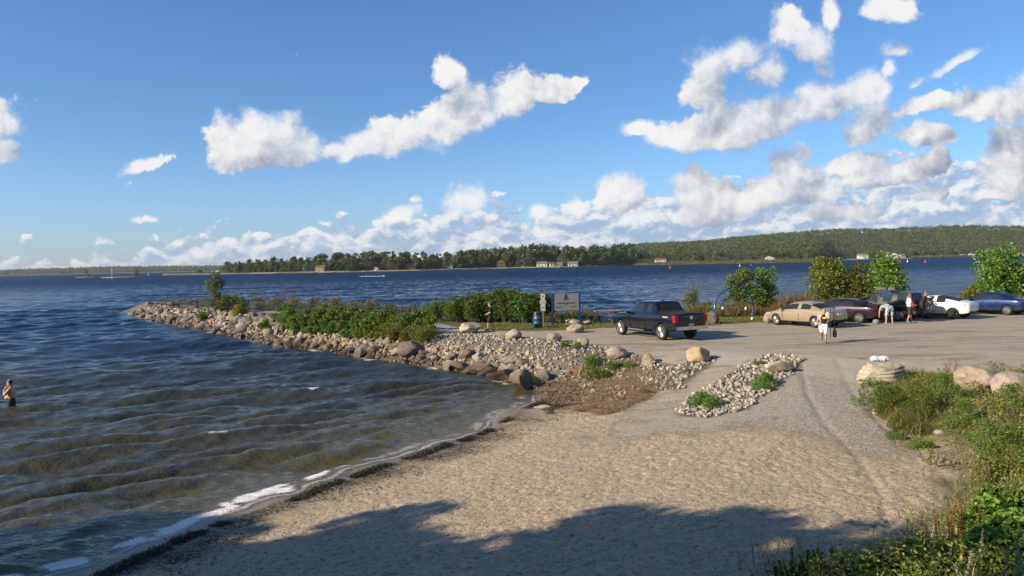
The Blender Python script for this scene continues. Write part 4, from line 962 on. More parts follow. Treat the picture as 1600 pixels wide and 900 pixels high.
tree_at('shrub', 1455, 486, 463, 50, 713, L_YELL, 'very low shrub between dark vehicle and white car', 1800, 0.15, dy=4.5, stems=5, cat='shrub')
# reed belt behind the grass strip
rg = np.random.default_rng(71); n = 30000
px0 = rg.uniform(1080, 1620, n); Dy = rg.uniform(54.6, 58.6, n); X = (px0 - 800) / FPX * Dy; X += 0.02 * 0; dens = fbm(X, Dy, 2.0, 3, 2)
Hh = (0.50 + 0.60 * sstep(dens, 0.35, 0.65)) * (0.85 + 0.5 * (np.abs(px0 - 1235) < 30)) * (1 - 0.35 * sstep(px0, 1380, 1460)); k = dens > 0.30
P = np.stack([X, Dy, height(X, Dy)], -1)[k]
o = link(bpy.data.objects.new('reed_belt', blades('reed_belt', P, Hh[k][:, None] * 1.25, 0.018, L_REED, 72, (0.8, 1.5), 0.22))); tag(o, 'belt of brown and ochre reeds behind the grass strip and cars', 'reeds', kind='stuff')
X = rg.uniform(12, 46, 16000); Y = rg.uniform(54.2, 58, 16000); P, d = X, None
k = fbm(X, Y, 1.5, 3, 4) > 0.42; Z = height(X, Y) + rg.random(16000) ** 1.3 * 1.1
o = link(bpy.data.objects.new('reed_belt_leaves', leaves('reed_belt_leaves', np.stack([X, Y, Z], -1)[k], 0.14, L_YELL, 74, 0.3))); tag(o, 'low mixed leaves growing through the brown reed belt', 'undergrowth', kind='stuff')
# lawn blades on the grass strip and lot verge
n = 60000; X = rg.uniform(-3, 50, n); Y = rg.uniform(47.5, 55.5, n); gl = poly_sd(X, Y, LOTP); k = (gl < -0.1) & (fbm(X, Y, 1.0, 3, 5) > 0.36)
o = link(bpy.data.objects.new('lawn', blades('lawn', np.stack([X, Y, height(X, Y)], -1)[k], 0.10, 0.012, L_GRASS, 75, (0.5, 1.4)))); tag(o, 'patchy mown grass strip between the gravel lot and the lake vegetation', 'grass', kind='stuff')
# --- right bank: ground cover and grasses
def bank_pts(n, seed, smin=0.1, box=(2, 34, 2, 30)):
    rg = np.random.default_rng(seed); X = rg.uniform(box[0], box[1], n); Y = rg.uniform(box[2], box[3], n); s = line_sd(X, Y, FOOT)
    k = (s > smin + (fbm(X, Y, 1.0, 2, 3) - 0.5) * 2.2) & (X < Y * 0.72 + 1.5) & (X > 3.2 + 0 * Y); lotd = poly_sd(X, Y, LOTP); k &= (lotd < -0.25)
    return X[k], Y[k], s[k], rg
X, Y, s, rg = bank_pts(420000, 81); cov = fbm(X, Y, 1.4, 3, 4); k = (cov + sstep(s, 0.3, 3.5) * 0.35 - 0.12 > rg.random(len(X)) * 0.55 + 0.10) & (rg.random(len(X)) < 0.15 + 0.85 * sstep(s, 0, 2.0))
X, Y, s = X[k], Y[k], s[k]; hgt_ = (0.06 + 0.50 * sstep(fbm(X, Y, 1.1, 3, 6), 0.35, 0.68)) * sstep(s, -0.2, 1.6)
Z = height(X, Y) + hgt_ * rg.random(len(X)) ** 0.6 
o = link(bpy.data.objects.new('bank_ground_cover', leaves('bank_ground_cover', np.stack([X, Y, Z], -1), np.where(Y < 14, 0.055, 0.075), L_COVER, 82, 0.5, up=0.9))); tag(o, 'dense leafy ground cover over the green bank on the right', 'ground cover', kind='stuff')
print('cover leaves', len(X))
X, Y, s, rg = bank_pts(70000, 84, -0.2); k = (fbm(X, Y, 1.8, 3, 7) > 0.47); X, Y, s = X[k], Y[k], s[k]
o = link(bpy.data.objects.new('bank_grass', blades('bank_grass', np.stack([X, Y, height(X, Y)], -1), 0.42, 0.006, L_GRASS, 85, (0.7, 1.45), 0.25))); tag(o, 'long thin grass growing through the bank cover on the right', 'grass', kind='stuff')
# tall grassy hump beside the layered slab
X, Y = scatter_poly(atl([(1385, 600), (1400, 580), (1440, 576), (1480, 590), (1470, 630), (1440, 655), (1395, 655), (1380, 630)], 1.2), 26000, 86, 0.3)
o = link(bpy.data.objects.new('tall_grass_tussock', blades('tall_grass_tussock', np.stack([X, Y, height(X, Y)], -1), 0.55, 0.007, L_GRASS, 87, (0.6, 1.4), 0.35))); tag(o, 'tall windblown grass hump beside the layered slab', 'grass', kind='stuff')
# single plants of the bank
bb = make_plant('bank_bush', 720, 16, 0.55, 0.1, 0.9, 0.26, 2600, 0.06, L_SHRUB, 'loose bush at the foot of the bank, overhanging the gravel ramp', 'bush', stems=9, th=0.02, aspect=0.4); p = at(1364, 648, 0.75); put(bb, p.x, p.y, 0, 1.0)
for (px_, py_, z_, s, L) in [(1385, 640, 1.0, 0.9, 'second loose bush behind the one over the gravel ramp'), (1440, 640, 1.2, 0.9, 'leafy bush in the middle of the bank'), (1480, 620, 1.4, 0.8, 'leafy bush left of the huge cracked boulder'), (1585, 655, 1.4, 0.8, 'leafy bush in front of the huge pinkish boulder'), (1545, 690, 1.3, 0.8, 'leafy bush midway down the bank near the right edge'), (1575, 720, 1.4, 1.0, 'leafy bush above the dark thicket on the right edge'), (1500, 660, 1.2, 0.7, 'small leafy bush above the white bank rock')]:
    p = at(px_, py_, z_); clone(bb, p.x, p.y, rnd.uniform(0, 6), s, L)
# bare twiggy weed standing at the lot edge
m = MB(); rg_ = random.Random(4)
def twig(a, d, L, r, lev):
    b = a + d * L; m.tube([a, a + d * L * 0.5 + Vector((rg_.uniform(-1, 1), rg_.uniform(-1, 1), 0)) * L * 0.05, b], [r, r * 0.8, r * 0.5], 4)
    if lev > 0:
        for i in range(4): nd = (d + Vector((rg_.uniform(-0.8, 0.8), rg_.uniform(-0.8, 0.8), rg_.uniform(-0.1, 0.6)))).normalized(); twig(a + d * L * rg_.uniform(0.3, 1.0), nd, L * 0.55, r * 0.55, lev - 1)
for i in range(3): twig(Vector((rg_.uniform(-.1, .1), 0, 0)), Vector((rg_.uniform(-0.4, 0.4), rg_.uniform(-0.3, 0.3), 1)).normalized(), 0.55, 0.009, 3)
p = at(1490, 584, 1.3); o = m.build('bare_weed', L_RUST); o.location = (p.x, p.y, gz(p.x, p.y)); tag(o, 'bare reddish twiggy weed rising against the gravel lot', 'weed')
# foreground plants (bottom right)
def near(px_, py_, z_): return at(px_, py_, z_)
def stalk_plant(name, seed, H, n, mat, label, cat, spikes=True, lean=0.25, rad=0.006, dens=90, ls=0.022, spread=0.15, part='stalk'):
    rg = random.Random(seed); root = empty(name, label=label, cat=cat); C = []
    m = MB()
    for i in range(n):
        b = Vector((rg.uniform(-spread, spread), rg.uniform(-spread, spread), -0.05)); tp = b + Vector((rg.uniform(-lean, lean), rg.uniform(-lean, lean), H * rg.uniform(0.65, 1.0))); md = (b + tp) / 2 + Vector((rg.uniform(-.04, .04), rg.uniform(-.04, .04), 0))
        m.tube([b, md, tp], [rad, rad * 0.8, rad * 0.4], 5)
        if spikes:
            for k in range(dens):
                f = 0.35 + 0.65 * k / dens; q = b.lerp(tp, f) + (md - (b + tp) / 2) * (1 - abs(2 * f - 1)); a = rg.uniform(0, 6.28); w = 0.016 * (1.2 - f * 0.7)
                C.append((q.x + math.cos(a) * w, q.y + math.sin(a) * w, q.z))
    m.build(part + 's' if n > 1 else part, mat, root, smooth=True)
    if C: link(bpy.data.objects.new('foliage', leaves('foliage', np.array(C), ls, mat, seed + 3, 0.7)), root)
    return root
for (px_, py_, z_, H, n, sd_, L) in [(1527, 875, 2.1, 0.85, 2, 1, 'pale dead mullein stalk standing tallest in the lower right corner'), (1512, 905, 2.3, 0.55, 4, 2, 'bundle of leaning pale dead stalks left of the tallest mullein'), (1590, 895, 2.4, 0.6, 3, 3, 'pale dead stalks at the right edge of the lower right corner'), (1555, 910, 2.4, 0.35, 4, 4, 'short pale dead stalks at the bottom edge between the two stalk bundles')]:
    p = near(px_, py_, z_); r = stalk_plant('dead_mullein', 800 + sd_, H, n, L_PALE, L, 'dead stalks'); put(r, p.x, p.y)
for (px_, py_, z_, H, n, sd_, L) in [(1548, 705, 1.6, 0.7, 18, 31, 'dry straw-coloured stalks on the bank below the huge cracked boulder'), (1580, 700, 1.6, 0.8, 20, 32, 'dry straw-coloured stalks at the right edge below the pinkish boulder'), (1592, 760, 1.9, 0.8, 18, 33, 'tall dry stalks rising from the broad thicket at the right edge'), (1535, 760, 1.8, 0.7, 14, 34, 'dry pale stalks between the dock stalks and the right edge'), (1460, 700, 1.2, 0.45, 12, 35, 'short dry stalks at the sandy foot of the bank')]:
    p = near(px_, py_, z_); r = stalk_plant('dry_stalks', 800 + sd_, H, n, L_REED, L, 'dry stalks', lean=0.2, spread=0.3, dens=50, ls=0.03, rad=0.003); put(r, p.x, p.y)
for (px_, py_, z_, H, n, sd_, L) in [(1492, 815, 1.9, 0.85, 16, 11, 'rusty brown dock stalks standing at the edge of the sand'), (1512, 800, 1.9, 0.9, 12, 12, 'rusty dock stalks just behind the front ones')]:
    p = near(px_, py_, z_); r = stalk_plant('dock_stalks', 800 + sd_, H, n, L_RUST, L, 'dock plant', lean=0.12, spread=0.22, dens=45, ls=0.028, rad=0.004); put(r, p.x, p.y)
for (px_, py_, z_, sd_, s, L) in [(1235, 890, 1.2, 21, 1.0, 'left feathery green ragweed at the bottom edge'), (1268, 893, 1.3, 22, 1.1, 'middle feathery green ragweed at the bottom edge'), (1300, 890, 1.35, 23, 1.1, 'third feathery ragweed at the bottom edge, nearest the leafy clump'), (1325, 890, 1.4, 24, 1.0, 'fourth feathery ragweed, greyish and partly in shade')]:
    p = near(px_, py_, z_); r = stalk_plant('ragweed', 800 + sd_, 0.5, 16, (L_YELL, L_GRASS, L_GREY, L_GREY)[sd_ - 21], L, 'ragweed', lean=0.16, spread=0.2, dens=60, ls=0.045, rad=0.003); put(r, p.x, p.y, 0, s)
lc = make_plant('leafy_clump', 730, 18, 0.42, 0.08, 0.42, 0.20, 4200, 0.062, L_TREE, 'bright green leafy clump at the bottom, left of the lower right corner', 'leafy plant', stems=6, th=0.01, aspect=0.75)
for i, (px_, py_, z_, s, L) in enumerate([(1405, 880, 1.7, 0.9, ''), (1440, 860, 1.75, 0.9, 'second bright leafy clump just behind the bottom one'), (1375, 893, 1.6, 0.7, 'small bright leafy clump at the bottom edge'), (1465, 895, 2.1, 0.8, 'shaded leafy clump below the wild carrot heads'), (1590, 830, 2.2, 1.2, 'leafy clump at the right edge above the dead stalks'), (1560, 780, 2.0, 1.3, 'broad dark leafy thicket clump right of the dock stalks'), (1600, 760, 2.0, 1.4, 'broad leafy thicket clump at the right edge'), (1530, 840, 2.1, 1.0, 'leafy clump behind the tallest dead mullein'), (1500, 870, 2.1, 0.9, 'shaded leafy clump left of the tallest dead mullein')]):
    p = near(px_, py_, z_); (put(lc, p.x, p.y, 0, s) if i == 0 else clone(lc, p.x, p.y, i * 0.9, s, L))
# wild carrot with round heads
HEAD = leafmat('carrot_head', [(0.0, (0.25, 0.24, 0.10)), (0.6, (0.42, 0.38, 0.20)), (1.0, (0.62, 0.60, 0.50))], 0.2, 0.8)
rg_ = random.Random(9)
spots = [(1365, 822), (1384, 815), (1436, 800), (1446, 806), (1453, 842), (1463, 850), (1484, 816), (1497, 838), (1470, 848), (1442, 820), (1418, 812), (1488, 848), (1430, 878), (1453, 880), (1405, 842), (1460, 862), (1478, 866), (1500, 862)]
PL = ['left outlying', 'upper', 'central', 'right', 'lower']
for i, (px_, py_) in enumerate(spots):
    gx_, gy_ = at(px_, py_ + 28, 1.75)[:2]; zg = gz(gx_, gy_); top = at(px_, py_, 0); D_ = gy_; tp = CAM + ray(px_, py_) * (D_ / ray(px_, py_).y)
    root = empty('wild_carrot', (gx_, gy_, zg), label='wild carrot with a round seed head, ' + ['left outlying one over the shaded sand', 'second outlying one over the shaded sand'][i] if i < 2 else 'wild carrot with a round seed head among the crowd above the bright leafy clump', cat='wild carrot', group='wild carrots at the lower right')
    m = MB(); e = tp - Vector((gx_, gy_, zg)); m.tube([(0, 0, -0.05), (e.x * 0.4 + rg_.uniform(-.05, .05), e.y * 0.4, e.z * 0.55), tuple(e)], [0.004, 0.0035, 0.0025], 5); m.build('stem', L_GRASS, root)
    rgn = np.random.default_rng(900 + i); dd = rgn.normal(size=(120, 3)); dd /= np.linalg.norm(dd, axis=1)[:, None]; rr_ = rg_.uniform(0.018, 0.03)
    link(bpy.data.objects.new('seed_head', leaves('seed_head', dd * rr_ * np.array([1, 1, 0.7]) + np.array(tuple(e)), 0.014, HEAD, 950 + i, 0.7, outdir=dd)), root)
# --- tall trees left behind the viewer: out of view, their shade falls on the near beach
for i, (x, y, H, Rr) in enumerate(SHADE_TREES):
    r = make_plant('shoreline_tree', 850 + i, 30, Rr * 0.8, H * 0.12, H * 0.9, Rr * 0.40, 8000, 0.36, L_TREE, f"tall shoreline tree shading the near beach, {['nearest the water', 'second from the water', 'third from the water', 'fourth from the water', 'fifth from the water', 'inland one', 'second inland one', 'third inland one', 'fourth inland one', 'fifth inland one', 'sixth inland one', 'seventh inland one', 'eighth inland one', 'ninth inland one'][i]}", 'tree', th=0.22, taper=0.4)
    put(r, x, y, i)

# ------------------------------------------------------------------ far shore
def hor(px): return 428.5 - 0.0205 * px
def interp(px, tab): return float(np.interp(px, [a for a, b in tab], [b for a, b in tab]))
WL = [(255, 430.3), (345, 428.6), (440, 427), (540, 425.3), (660, 422.6), (760, 420), (860, 418), (900, 417.2), (980, 414.6), (1080, 413), (1180, 411.2), (1270, 409.2), (1295, 406.6), (1400, 404.4), (1530, 401.6), (1900, 393.5)]
TOPL = [(340, 413), (355, 411), (400, 408), (440, 404), (480, 404), (500, 400), (540, 398), (580, 396), (610, 393), (645, 395), (680, 398), (720, 392), (760, 389), (800, 387), (830, 384), (870, 384), (900, 386), (930, 385), (980, 382), (1050, 378), (1100, 376), (1150, 370), (1200, 366), (1260, 361), (1300, 358), (1340, 357), (1400, 356), (1460, 353), (1500, 351.5), (1560, 352.5), (1600, 353), (1800, 350), (1950, 352)]
def Dsh(px): return 5.3 * FPX / (interp(px, WL) - hor(px))
def fxy(px, D): return ((px - 800) / FPX * D, D)
def hill(px, D):
    """ground height of the far shore at direction px and distance D"""
    px = np.asarray(px, float); D = np.asarray(D, float)
    wl = np.interp(px, [a for a, b in WL], [b for a, b in WL]); ds = 5.3 * FPX / (wl - (428.5 - 0.0205 * px)); d0 = D - ds
    tp = np.interp(px, [a for a, b in TOPL], [b for a, b in TOPL]); zr = (5.3 + ((428.5 - 0.0205 * px) - tp) / FPX * 2050 - 14) * sstep(px, 830, 1000)
    tt = np.clip((D - (ds + 70)) / (2050 - ds - 70), 0, 1.3)
    z = 1.0 * sstep(d0, 0, 4) + 1.2 * sstep(d0, 5, 50) + zr * np.minimum(tt, 1) ** 0.85 * (1 - 0.25 * np.clip(tt - 1, 0, 1))
    return np.where(d0 > 0, z, -3 + 3 * sstep(d0, -20, 0))
pxs = np.concatenate([np.arange(255, 1700, 6), np.arange(1700, 2300, 40)]); fr = np.concatenate([[-0.02, -0.002, 0.0, 0.003, 0.007, 0.02, 0.05], np.linspace(0.08, 1, 40), [1.1, 1.3]])
PXg, FR = np.meshgrid(pxs, fr); DS = 5.3 * FPX / (np.interp(PXg, [a for a, b in WL], [b for a, b in WL]) - (428.5 - 0.0205 * PXg)); Dg = DS + FR * (2300 - DS)
keepback = 1 - sstep(PXg, 830, 1000)                       # the peninsula itself is only a narrow strip of land
Dg = np.where((FR > 0.05), DS + (FR * (2300 - DS)) * (1 - keepback) + keepback * (60 + 60 * FR), Dg)
Zg = hill(PXg, Dg) - keepback * sstep(FR, 1.0, 1.3) * 6
t = NT('far_ground'); n_ = t.noise(0.05, 5, 0.6, t.pos()); c = t.ramp(n_, [(0.35, (0.03, 0.05, 0.015)), (0.6, (0.07, 0.085, 0.03))]); sp_ = t.n('ShaderNodeSeparateXYZ'); t.l(t.pos(), sp_.inputs[0])
c = t.mix(t.sm(sp_.outputs[2], 1.0, 1.6), t.mix(t.sm(n_, 0.45, 0.55), (0.28, 0.24, 0.18), (0.12, 0.13, 0.05)), c); t.set(Base_Color=c, Roughness=0.95); FARG = t.mat
me = np_mesh('far_shore', np.stack([(PXg - 800) / FPX * Dg, Dg, Zg], -1).reshape(-1, 3), grid_faces(len(pxs), len(fr)), [FARG], smooth=True)
tag(link(bpy.data.objects.new('far_shore', me)), kind='structure')
def farleaf(name, a, b, c_):
    a, b, c_ = [tuple(x * 1.3 for x in q) for q in (a, b, c_)]
    return leafmat(name, [(0.0, a), (0.6, b), (1.0, c_)], 0.25, 0.7)
F_OAK = farleaf('far_oak_leaf', (0.035, 0.062, 0.020), (0.072, 0.11, 0.034), (0.12, 0.16, 0.055))
F_DARK = farleaf('far_dark_leaf', (0.020, 0.044, 0.020), (0.042, 0.078, 0.030), (0.075, 0.115, 0.045))
F_PALE = farleaf('far_pale_leaf', (0.05, 0.075, 0.022), (0.11, 0.14, 0.045), (0.17, 0.19, 0.07))
F_OLIVE = farleaf('far_olive_leaf', (0.055, 0.070, 0.022), (0.105, 0.12, 0.038), (0.16, 0.165, 0.06))
F_BROWN = farleaf('far_brown_leaf', (0.06, 0.05, 0.025), (0.12, 0.09, 0.05), (0.16, 0.13, 0.08))
F_RED = farleaf('far_red_leaf', (0.10, 0.045, 0.02), (0.20, 0.08, 0.03), (0.26, 0.13, 0.05))
def far_tree(kind, seed, mat, H, Rr, nl, ls, cone=False, nb=12, low=0.12):
    rg = np.random.default_rng(seed); root = empty(kind, cat='tree')
    if cone: bl = [(0, 0, H * (0.12 + 0.82 * f), Rr * (1 - f) * 0.95 + 0.4, Rr * (1 - f) * 0.95 + 0.4, H * 0.09) for f in np.linspace(0, 1, 11)]
    else: bl = lumpy(rg, nb, Rr * 0.75, H * (low + 0.12), H * 0.88, Rr * 0.48, 0.4, 0.85)
    P, d = crown_pts(rg, bl, nl, 0.7); link(bpy.data.objects.new('crown', leaves('crown', P, ls, mat, seed + 1, 0.8, outdir=d * 1.6)), root)
    m = MB(); m.tube([(0, 0, -1), (0, 0, H * 0.45), (0.2, 0.1, H * 0.85)], [0.35, 0.28, 0.1], 6)
    for b in bl[:6]: m.tube([(0, 0, b[2] * 0.5), (b[0] * 0.8, b[1] * 0.8, b[2])], [0.18, 0.06], 5)
    m.build('trunk', BARK, root); return root
KINDS = {'oak': ('round mid green tree', far_tree('broadleaf_tree', 1001, F_OAK, 15, 7.5, 1700, 1.3, nb=16, low=-0.02)), 'dark': ('dark green tall tree', far_tree('broadleaf_tree', 1002, F_DARK, 18, 7.0, 1700, 1.3, nb=16, low=-0.02)),
         'pale': ('pale willow-like tree', far_tree('willow_tree', 1003, F_PALE, 12, 6.5, 1400, 1.0, nb=14, low=-0.05)), 'olive': ('olive rounded tree', far_tree('broadleaf_tree', 1004, F_OLIVE, 14, 7.0, 1500, 1.2, nb=16, low=-0.02)),
         'spruce': ('dark narrow spruce', far_tree('spruce_tree', 1005, F_DARK, 17, 4.4, 1100, 1.0, cone=True)), 'poplar': ('tall open green tree', far_tree('poplar_tree', 1006, F_OAK, 20, 6.0, 1300, 1.2, nb=16))}
BASEH = dict(oak=15, dark=18, pale=12, olive=14, spruce=17, poplar=20)
rt = random.Random(77); used = set()
def plant_far(kind, px, D, H, label, group='trees on the far shore'):
    lab_, src = KINDS[kind]; x, y = fxy(px, D); z = float(hill(px, D)); s = H / BASEH[kind]
    o = src if kind not in used else copy_thing(src)
    used.add(kind); o['label'] = label; o['group'] = group
    o.location = (x, y, z - 0.3); o.rotation_euler = (0, 0, rt.uniform(0, 6.28)); o.scale = (s * rt.uniform(0.85, 1.15), s * rt.uniform(0.85, 1.15), s); return o
def where_far(px):
    for a, b in [(430, 'at the left end of the wooded point'), (490, 'on the left part of the wooded point'), (530, 'beside the brown-roofed cottage'), (600, 'left of the moored white boat'), (660, 'right of the moored white boat'), (740, 'in the middle of the wooded point'), (800, 'beside the big brown house'), (870, 'behind the row of pale cottages'), (920, 'behind the pale blue cottage'), (1010, 'right of the pale blue cottage'), (1100, 'beside the red-roofed house'), (1230, 'beside the white house on the reed shore'), (1400, 'on the wooded shore left of the cream cottages'), (2000, 'on the wooded shore at the far right')]:
        if px < b if isinstance(b, (int, float)) else px < a: return b
ks = ['oak', 'dark', 'olive', 'pale', 'oak', 'olive', 'oak', 'olive', 'pale', 'oak', 'oak', 'spruce']
HOUSE_PX = [500, 588, 642, 702, 785, 820, 848, 865, 895]
px = 358.0
while px < 990:
    D = Dsh(px) + rt.uniform(14, 26); tp = interp(px, TOPL) + rt.uniform(2, 8); H = (interp(px, WL) - tp) / FPX * D
    front_gap = any(abs(px - h) < 6 for h in HOUSE_PX)
    k = rt.choice(ks)
    if not front_gap: plant_far(k, px, D, H * rt.uniform(0.7, 1.0), f'{KINDS[k][0]} in front {where_far(px)}')
    D2 = D + rt.uniform(22, 40); k = rt.choice(['dark', 'oak', 'poplar', 'oak', 'olive', 'oak']); px2 = px + rt.uniform(-4, 4)
    plant_far(k, px2, D2, (hor(px2) - interp(px2, TOPL) + rt.uniform(-1.5, 2.0)) / FPX * D2 + 5.3, f'{KINDS[k][0]} in the back {where_far(px)}')
    px += rt.uniform(7.5, 12)
for px in [1040, 1062, 1085, 1100, 1120, 1142, 1160, 1180, 1225, 1248, 1262, 1290, 1312, 1335, 1362, 1378, 1425, 1440, 1462, 1485, 1498, 1545, 1565, 1590]:
    k = 'spruce' if px in (1100, 1142) else rt.choice(ks); px += rt.uniform(-3, 3); D = Dsh(px) + rt.uniform(50, 75)
    plant_far(k, px, D, rt.uniform(13, 18) * D / 1200, f'{KINDS[k][0]} {where_far(px)}')
for k in set(KINDS) - used: plant_far(k, 1610, 1400, 16, f'{KINDS[k][0]} standing before the wooded hill at the right edge')
# single special trees
def solo(px, D, H, mat, label, name='tree', Rr=4, cone=False, ls=0.9, nl=900):
    r = far_tree(name, int(px) + 3, mat, H, Rr, nl, ls, cone); x, y = fxy(px, D); r.location = (x, y, float(hill(px, D)) - 0.3); r['label'] = label; return r
solo(737, Dsh(737) + 12, 12, F_PALE, 'pale yellow-green willow left of the big brown house', 'willow_tree', 5.5)
solo(899, Dsh(899) + 20, 15, F_RED, 'red autumn tree behind the pale blue cottage', 'autumn_tree', 4)
solo(880, Dsh(880) + 14, 26, F_BROWN, 'tall bare-looking tree above the pale cottages', 'bare_tree', 5, ls=0.5, nl=500)
solo(1421, Dsh(1421) + 12, 13, F_OLIVE, 'olive cone-shaped tree right of the cream cottages', 'conifer_tree', 3.6, True)
solo(1193, Dsh(1193) + 18, 10, F_PALE, 'pale small tree left of the white house on the reed shore', 'small_tree', 3.5)
solo(1262, Dsh(1262) + 18, 11, F_OLIVE, 'small cone-shaped tree on the reed shore behind the yellowing shrub', 'conifer_tree', 3, True)
# the brown stand of dead trees
rg = np.random.default_rng(5); n = 60; C = []
m = MB()
for i in range(n):
    px = rg.uniform(978, 1022); D = 1180 + rg.uniform(0, 60); x, y = fxy(px, D); z = float(hill(px, D)); H = rg.uniform(12, 17); m.tube([(x, y, z - 1), (x, y, z + H)], [0.25, 0.08], 4)
    for q in range(28): C.append((x + rg.normal() * 1.3, y + rg.normal() * 1.3, z + H * rg.uniform(0.35, 1.0)))
o = link(bpy.data.objects.new('dead_wood', leaves('dead_wood', np.array(C), 0.9, F_BROWN, 6, 0.4))); tag(o, 'brown stand of dead leafless trees at the water beside the red-roofed house', 'dead wood', kind='stuff')
# woods on the hill
def woods(name, P, H, mats_sel, ncard, ls, seed, label, Rr=5.0):
    rg = np.random.default_rng(seed); out = []
    n = len(P); C = []; Dn = []; S = []
    d = rg.normal(size=(n, ncard, 3)); d[:, :, 2] = np.abs(d[:, :, 2]) * 1.0 - 0.25; d /= np.linalg.norm(d, axis=2)[:, :, None]
    R_ = (Rr * rg.uniform(0.7, 1.25, n))[:, None, None]; r = 0.75 + 0.25 * rg.random((n, ncard, 1))
    q = d * r * np.concatenate([R_, R_, R_ * 1.05], 2); lump = 1 + 0.25 * np.sin(d[:, :, 0:1] * 5 + rg.uniform(0, 6, (n, 1, 1))) * np.sin(d[:, :, 1:2] * 5 + rg.uniform(0, 6, (n, 1, 1)))
    Cc = P[:, None, :] + q * lump + np.array([0, 0, 1]) * (H[:, None, None] * 0.62)
    for i, mt in enumerate(mats_sel):
        k = (np.arange(n) % len(mats_sel)) == i
        out.append((Cc[k].reshape(-1, 3), d[k].reshape(-1, 3), mt))
    vs = []; fs = []; mi = []; b = 0
    for i, (c_, dd, mt) in enumerate(out):
        me = leaves('t', c_, ls, mt, seed + i, 0.85, outdir=dd * 2.2)
        v = np.empty(len(me.vertices) * 3, np.float32); me.vertices.foreach_get('co', v); v = v.reshape(-1, 3); f = np.arange(len(me.polygons) * 3)
        lf = np.empty(len(me.loops), np.int32); me.loops.foreach_get('vertex_index', lf); vs.append(v); fs.append(lf.reshape(-1, 3) + b); mi += [i] * len(me.polygons); b += len(v); bpy.data.meshes.remove(me)
    o = link(bpy.data.objects.new(name, np_mesh(name, np.concatenate(vs), np.concatenate(fs), [x[2] for x in out], midx=mi))); return tag(o, label, 'woods', kind='stuff')
rg = np.random.default_rng(91); n = 6500; px = rg.uniform(868, 1720, n); ds = np.array([Dsh(a) for a in px]); D = ds + 62 + (2080 - ds - 62) * rg.random(n) ** 1.1
P = np.stack([(px - 800) / FPX * D, D, hill(px, D)], -1)
# species patches
woods('hill_woods', P, rg.uniform(9, 14, n), [F_OAK, F_DARK, F_OLIVE, F_OAK, F_DARK, F_PALE, F_OAK, F_OLIVE], 46, 2.1, 92, 'wooded hillside closing the view on the right', 5.6)
n = 640; px = rg.uniform(352, 1010, n); ds = np.array([Dsh(a) for a in px]); D = ds + rg.uniform(55, 95, n); tp = np.interp(px, [a for a, b in TOPL], [b for a, b in TOPL]); Hh_ = ((428.5 - 0.0205 * px) - tp) / FPX * D * rg.uniform(0.45, 0.9, n)
woods('point_woods', np.stack([(px - 800) / FPX * D, D, hill(px, D)], -1), Hh_, [F_DARK, F_OAK, F_DARK], 60, 1.9, 95, 'dense wood filling the point behind the single trees', 6.0)
# distant wooded strip on the left
n = 2600; px = rg.uniform(-160, 470, n); D = rg.uniform(3300, 3900, n); tp = np.interp(px, [-160, 0, 50, 100, 180, 300, 420, 470], [425, 424.2, 422.8, 420.8, 418.6, 418.0, 416.6, 416.5]); zz = (5.3 + ((428.5 - 0.0205 * px) - tp) / FPX * 3600 - 15) * sstep(D, 3300, 3700)
P = np.stack([(px - 800) / FPX * D, D, np.maximum(zz, 0)], -1)
woods('distant_woods', P, rg.uniform(8, 15, n), [F_DARK, F_OAK, F_DARK], 22, 7.0, 94, 'low dark wooded shoreline on the left horizon', 13)
pxs = np.arange(-220, 500, 12); PXg, Dg = np.meshgrid(pxs, np.array([3240, 3260, 3320, 3500, 3800, 4200]))
tp = np.interp(PXg, [-160, 0, 50, 100, 180, 300, 420, 470], [425, 424.2, 422.8, 420.8, 418.6, 418.0, 416.6, 416.5]); Zg = np.where(Dg < 3250, -3, 1.0) + (5.3 + ((428.5 - 0.0205 * PXg) - tp) / FPX * 3600 - 16) * sstep(Dg, 3300, 3750)
tag(link(bpy.data.objects.new('distant_shore', np_mesh('distant_shore', np.stack([(PXg - 800) / FPX * Dg, Dg, Zg], -1).reshape(-1, 3), grid_faces(PXg.shape[1], PXg.shape[0]), [FARG], smooth=True))), kind='structure')
# reed margin along the far shore
n = 16000; px = rg.uniform(960, 1290, n); ds = np.array([Dsh(a) for a in px]); D = ds + rg.uniform(-4, 45, n); Z = np.maximum(hill(px, D), 0) + rg.random(n) * 2.2
t_ = leaves('far_reed_margin', np.stack([(px - 800) / FPX * D, D, Z], -1), 1.6, leafmat('far_reed', [(0.0, (0.09, 0.10, 0.02)), (1.0, (0.24, 0.25, 0.07))], 0.2), 96, 0.4, outdir=None)
tag(link(bpy.data.objects.new('far_reed_margin', t_)), 'yellow-green reed margin along the far right shore', 'reeds', kind='stuff')
n = 7000; px = rg.uniform(1425, 1530, n); ds = np.array([Dsh(a) for a in px]); D = ds + rg.uniform(-4, 30, n); Z = np.maximum(hill(px, D), 0) + rg.random(n) * 3.0
tag(link(bpy.data.objects.new('far_shore_brush', leaves('far_shore_brush', np.stack([(px - 800) / FPX * D, D, Z], -1), 2.0, F_PALE, 97, 0.5))), 'low brush on the shore right of the cream cottages', 'brush', kind='stuff')
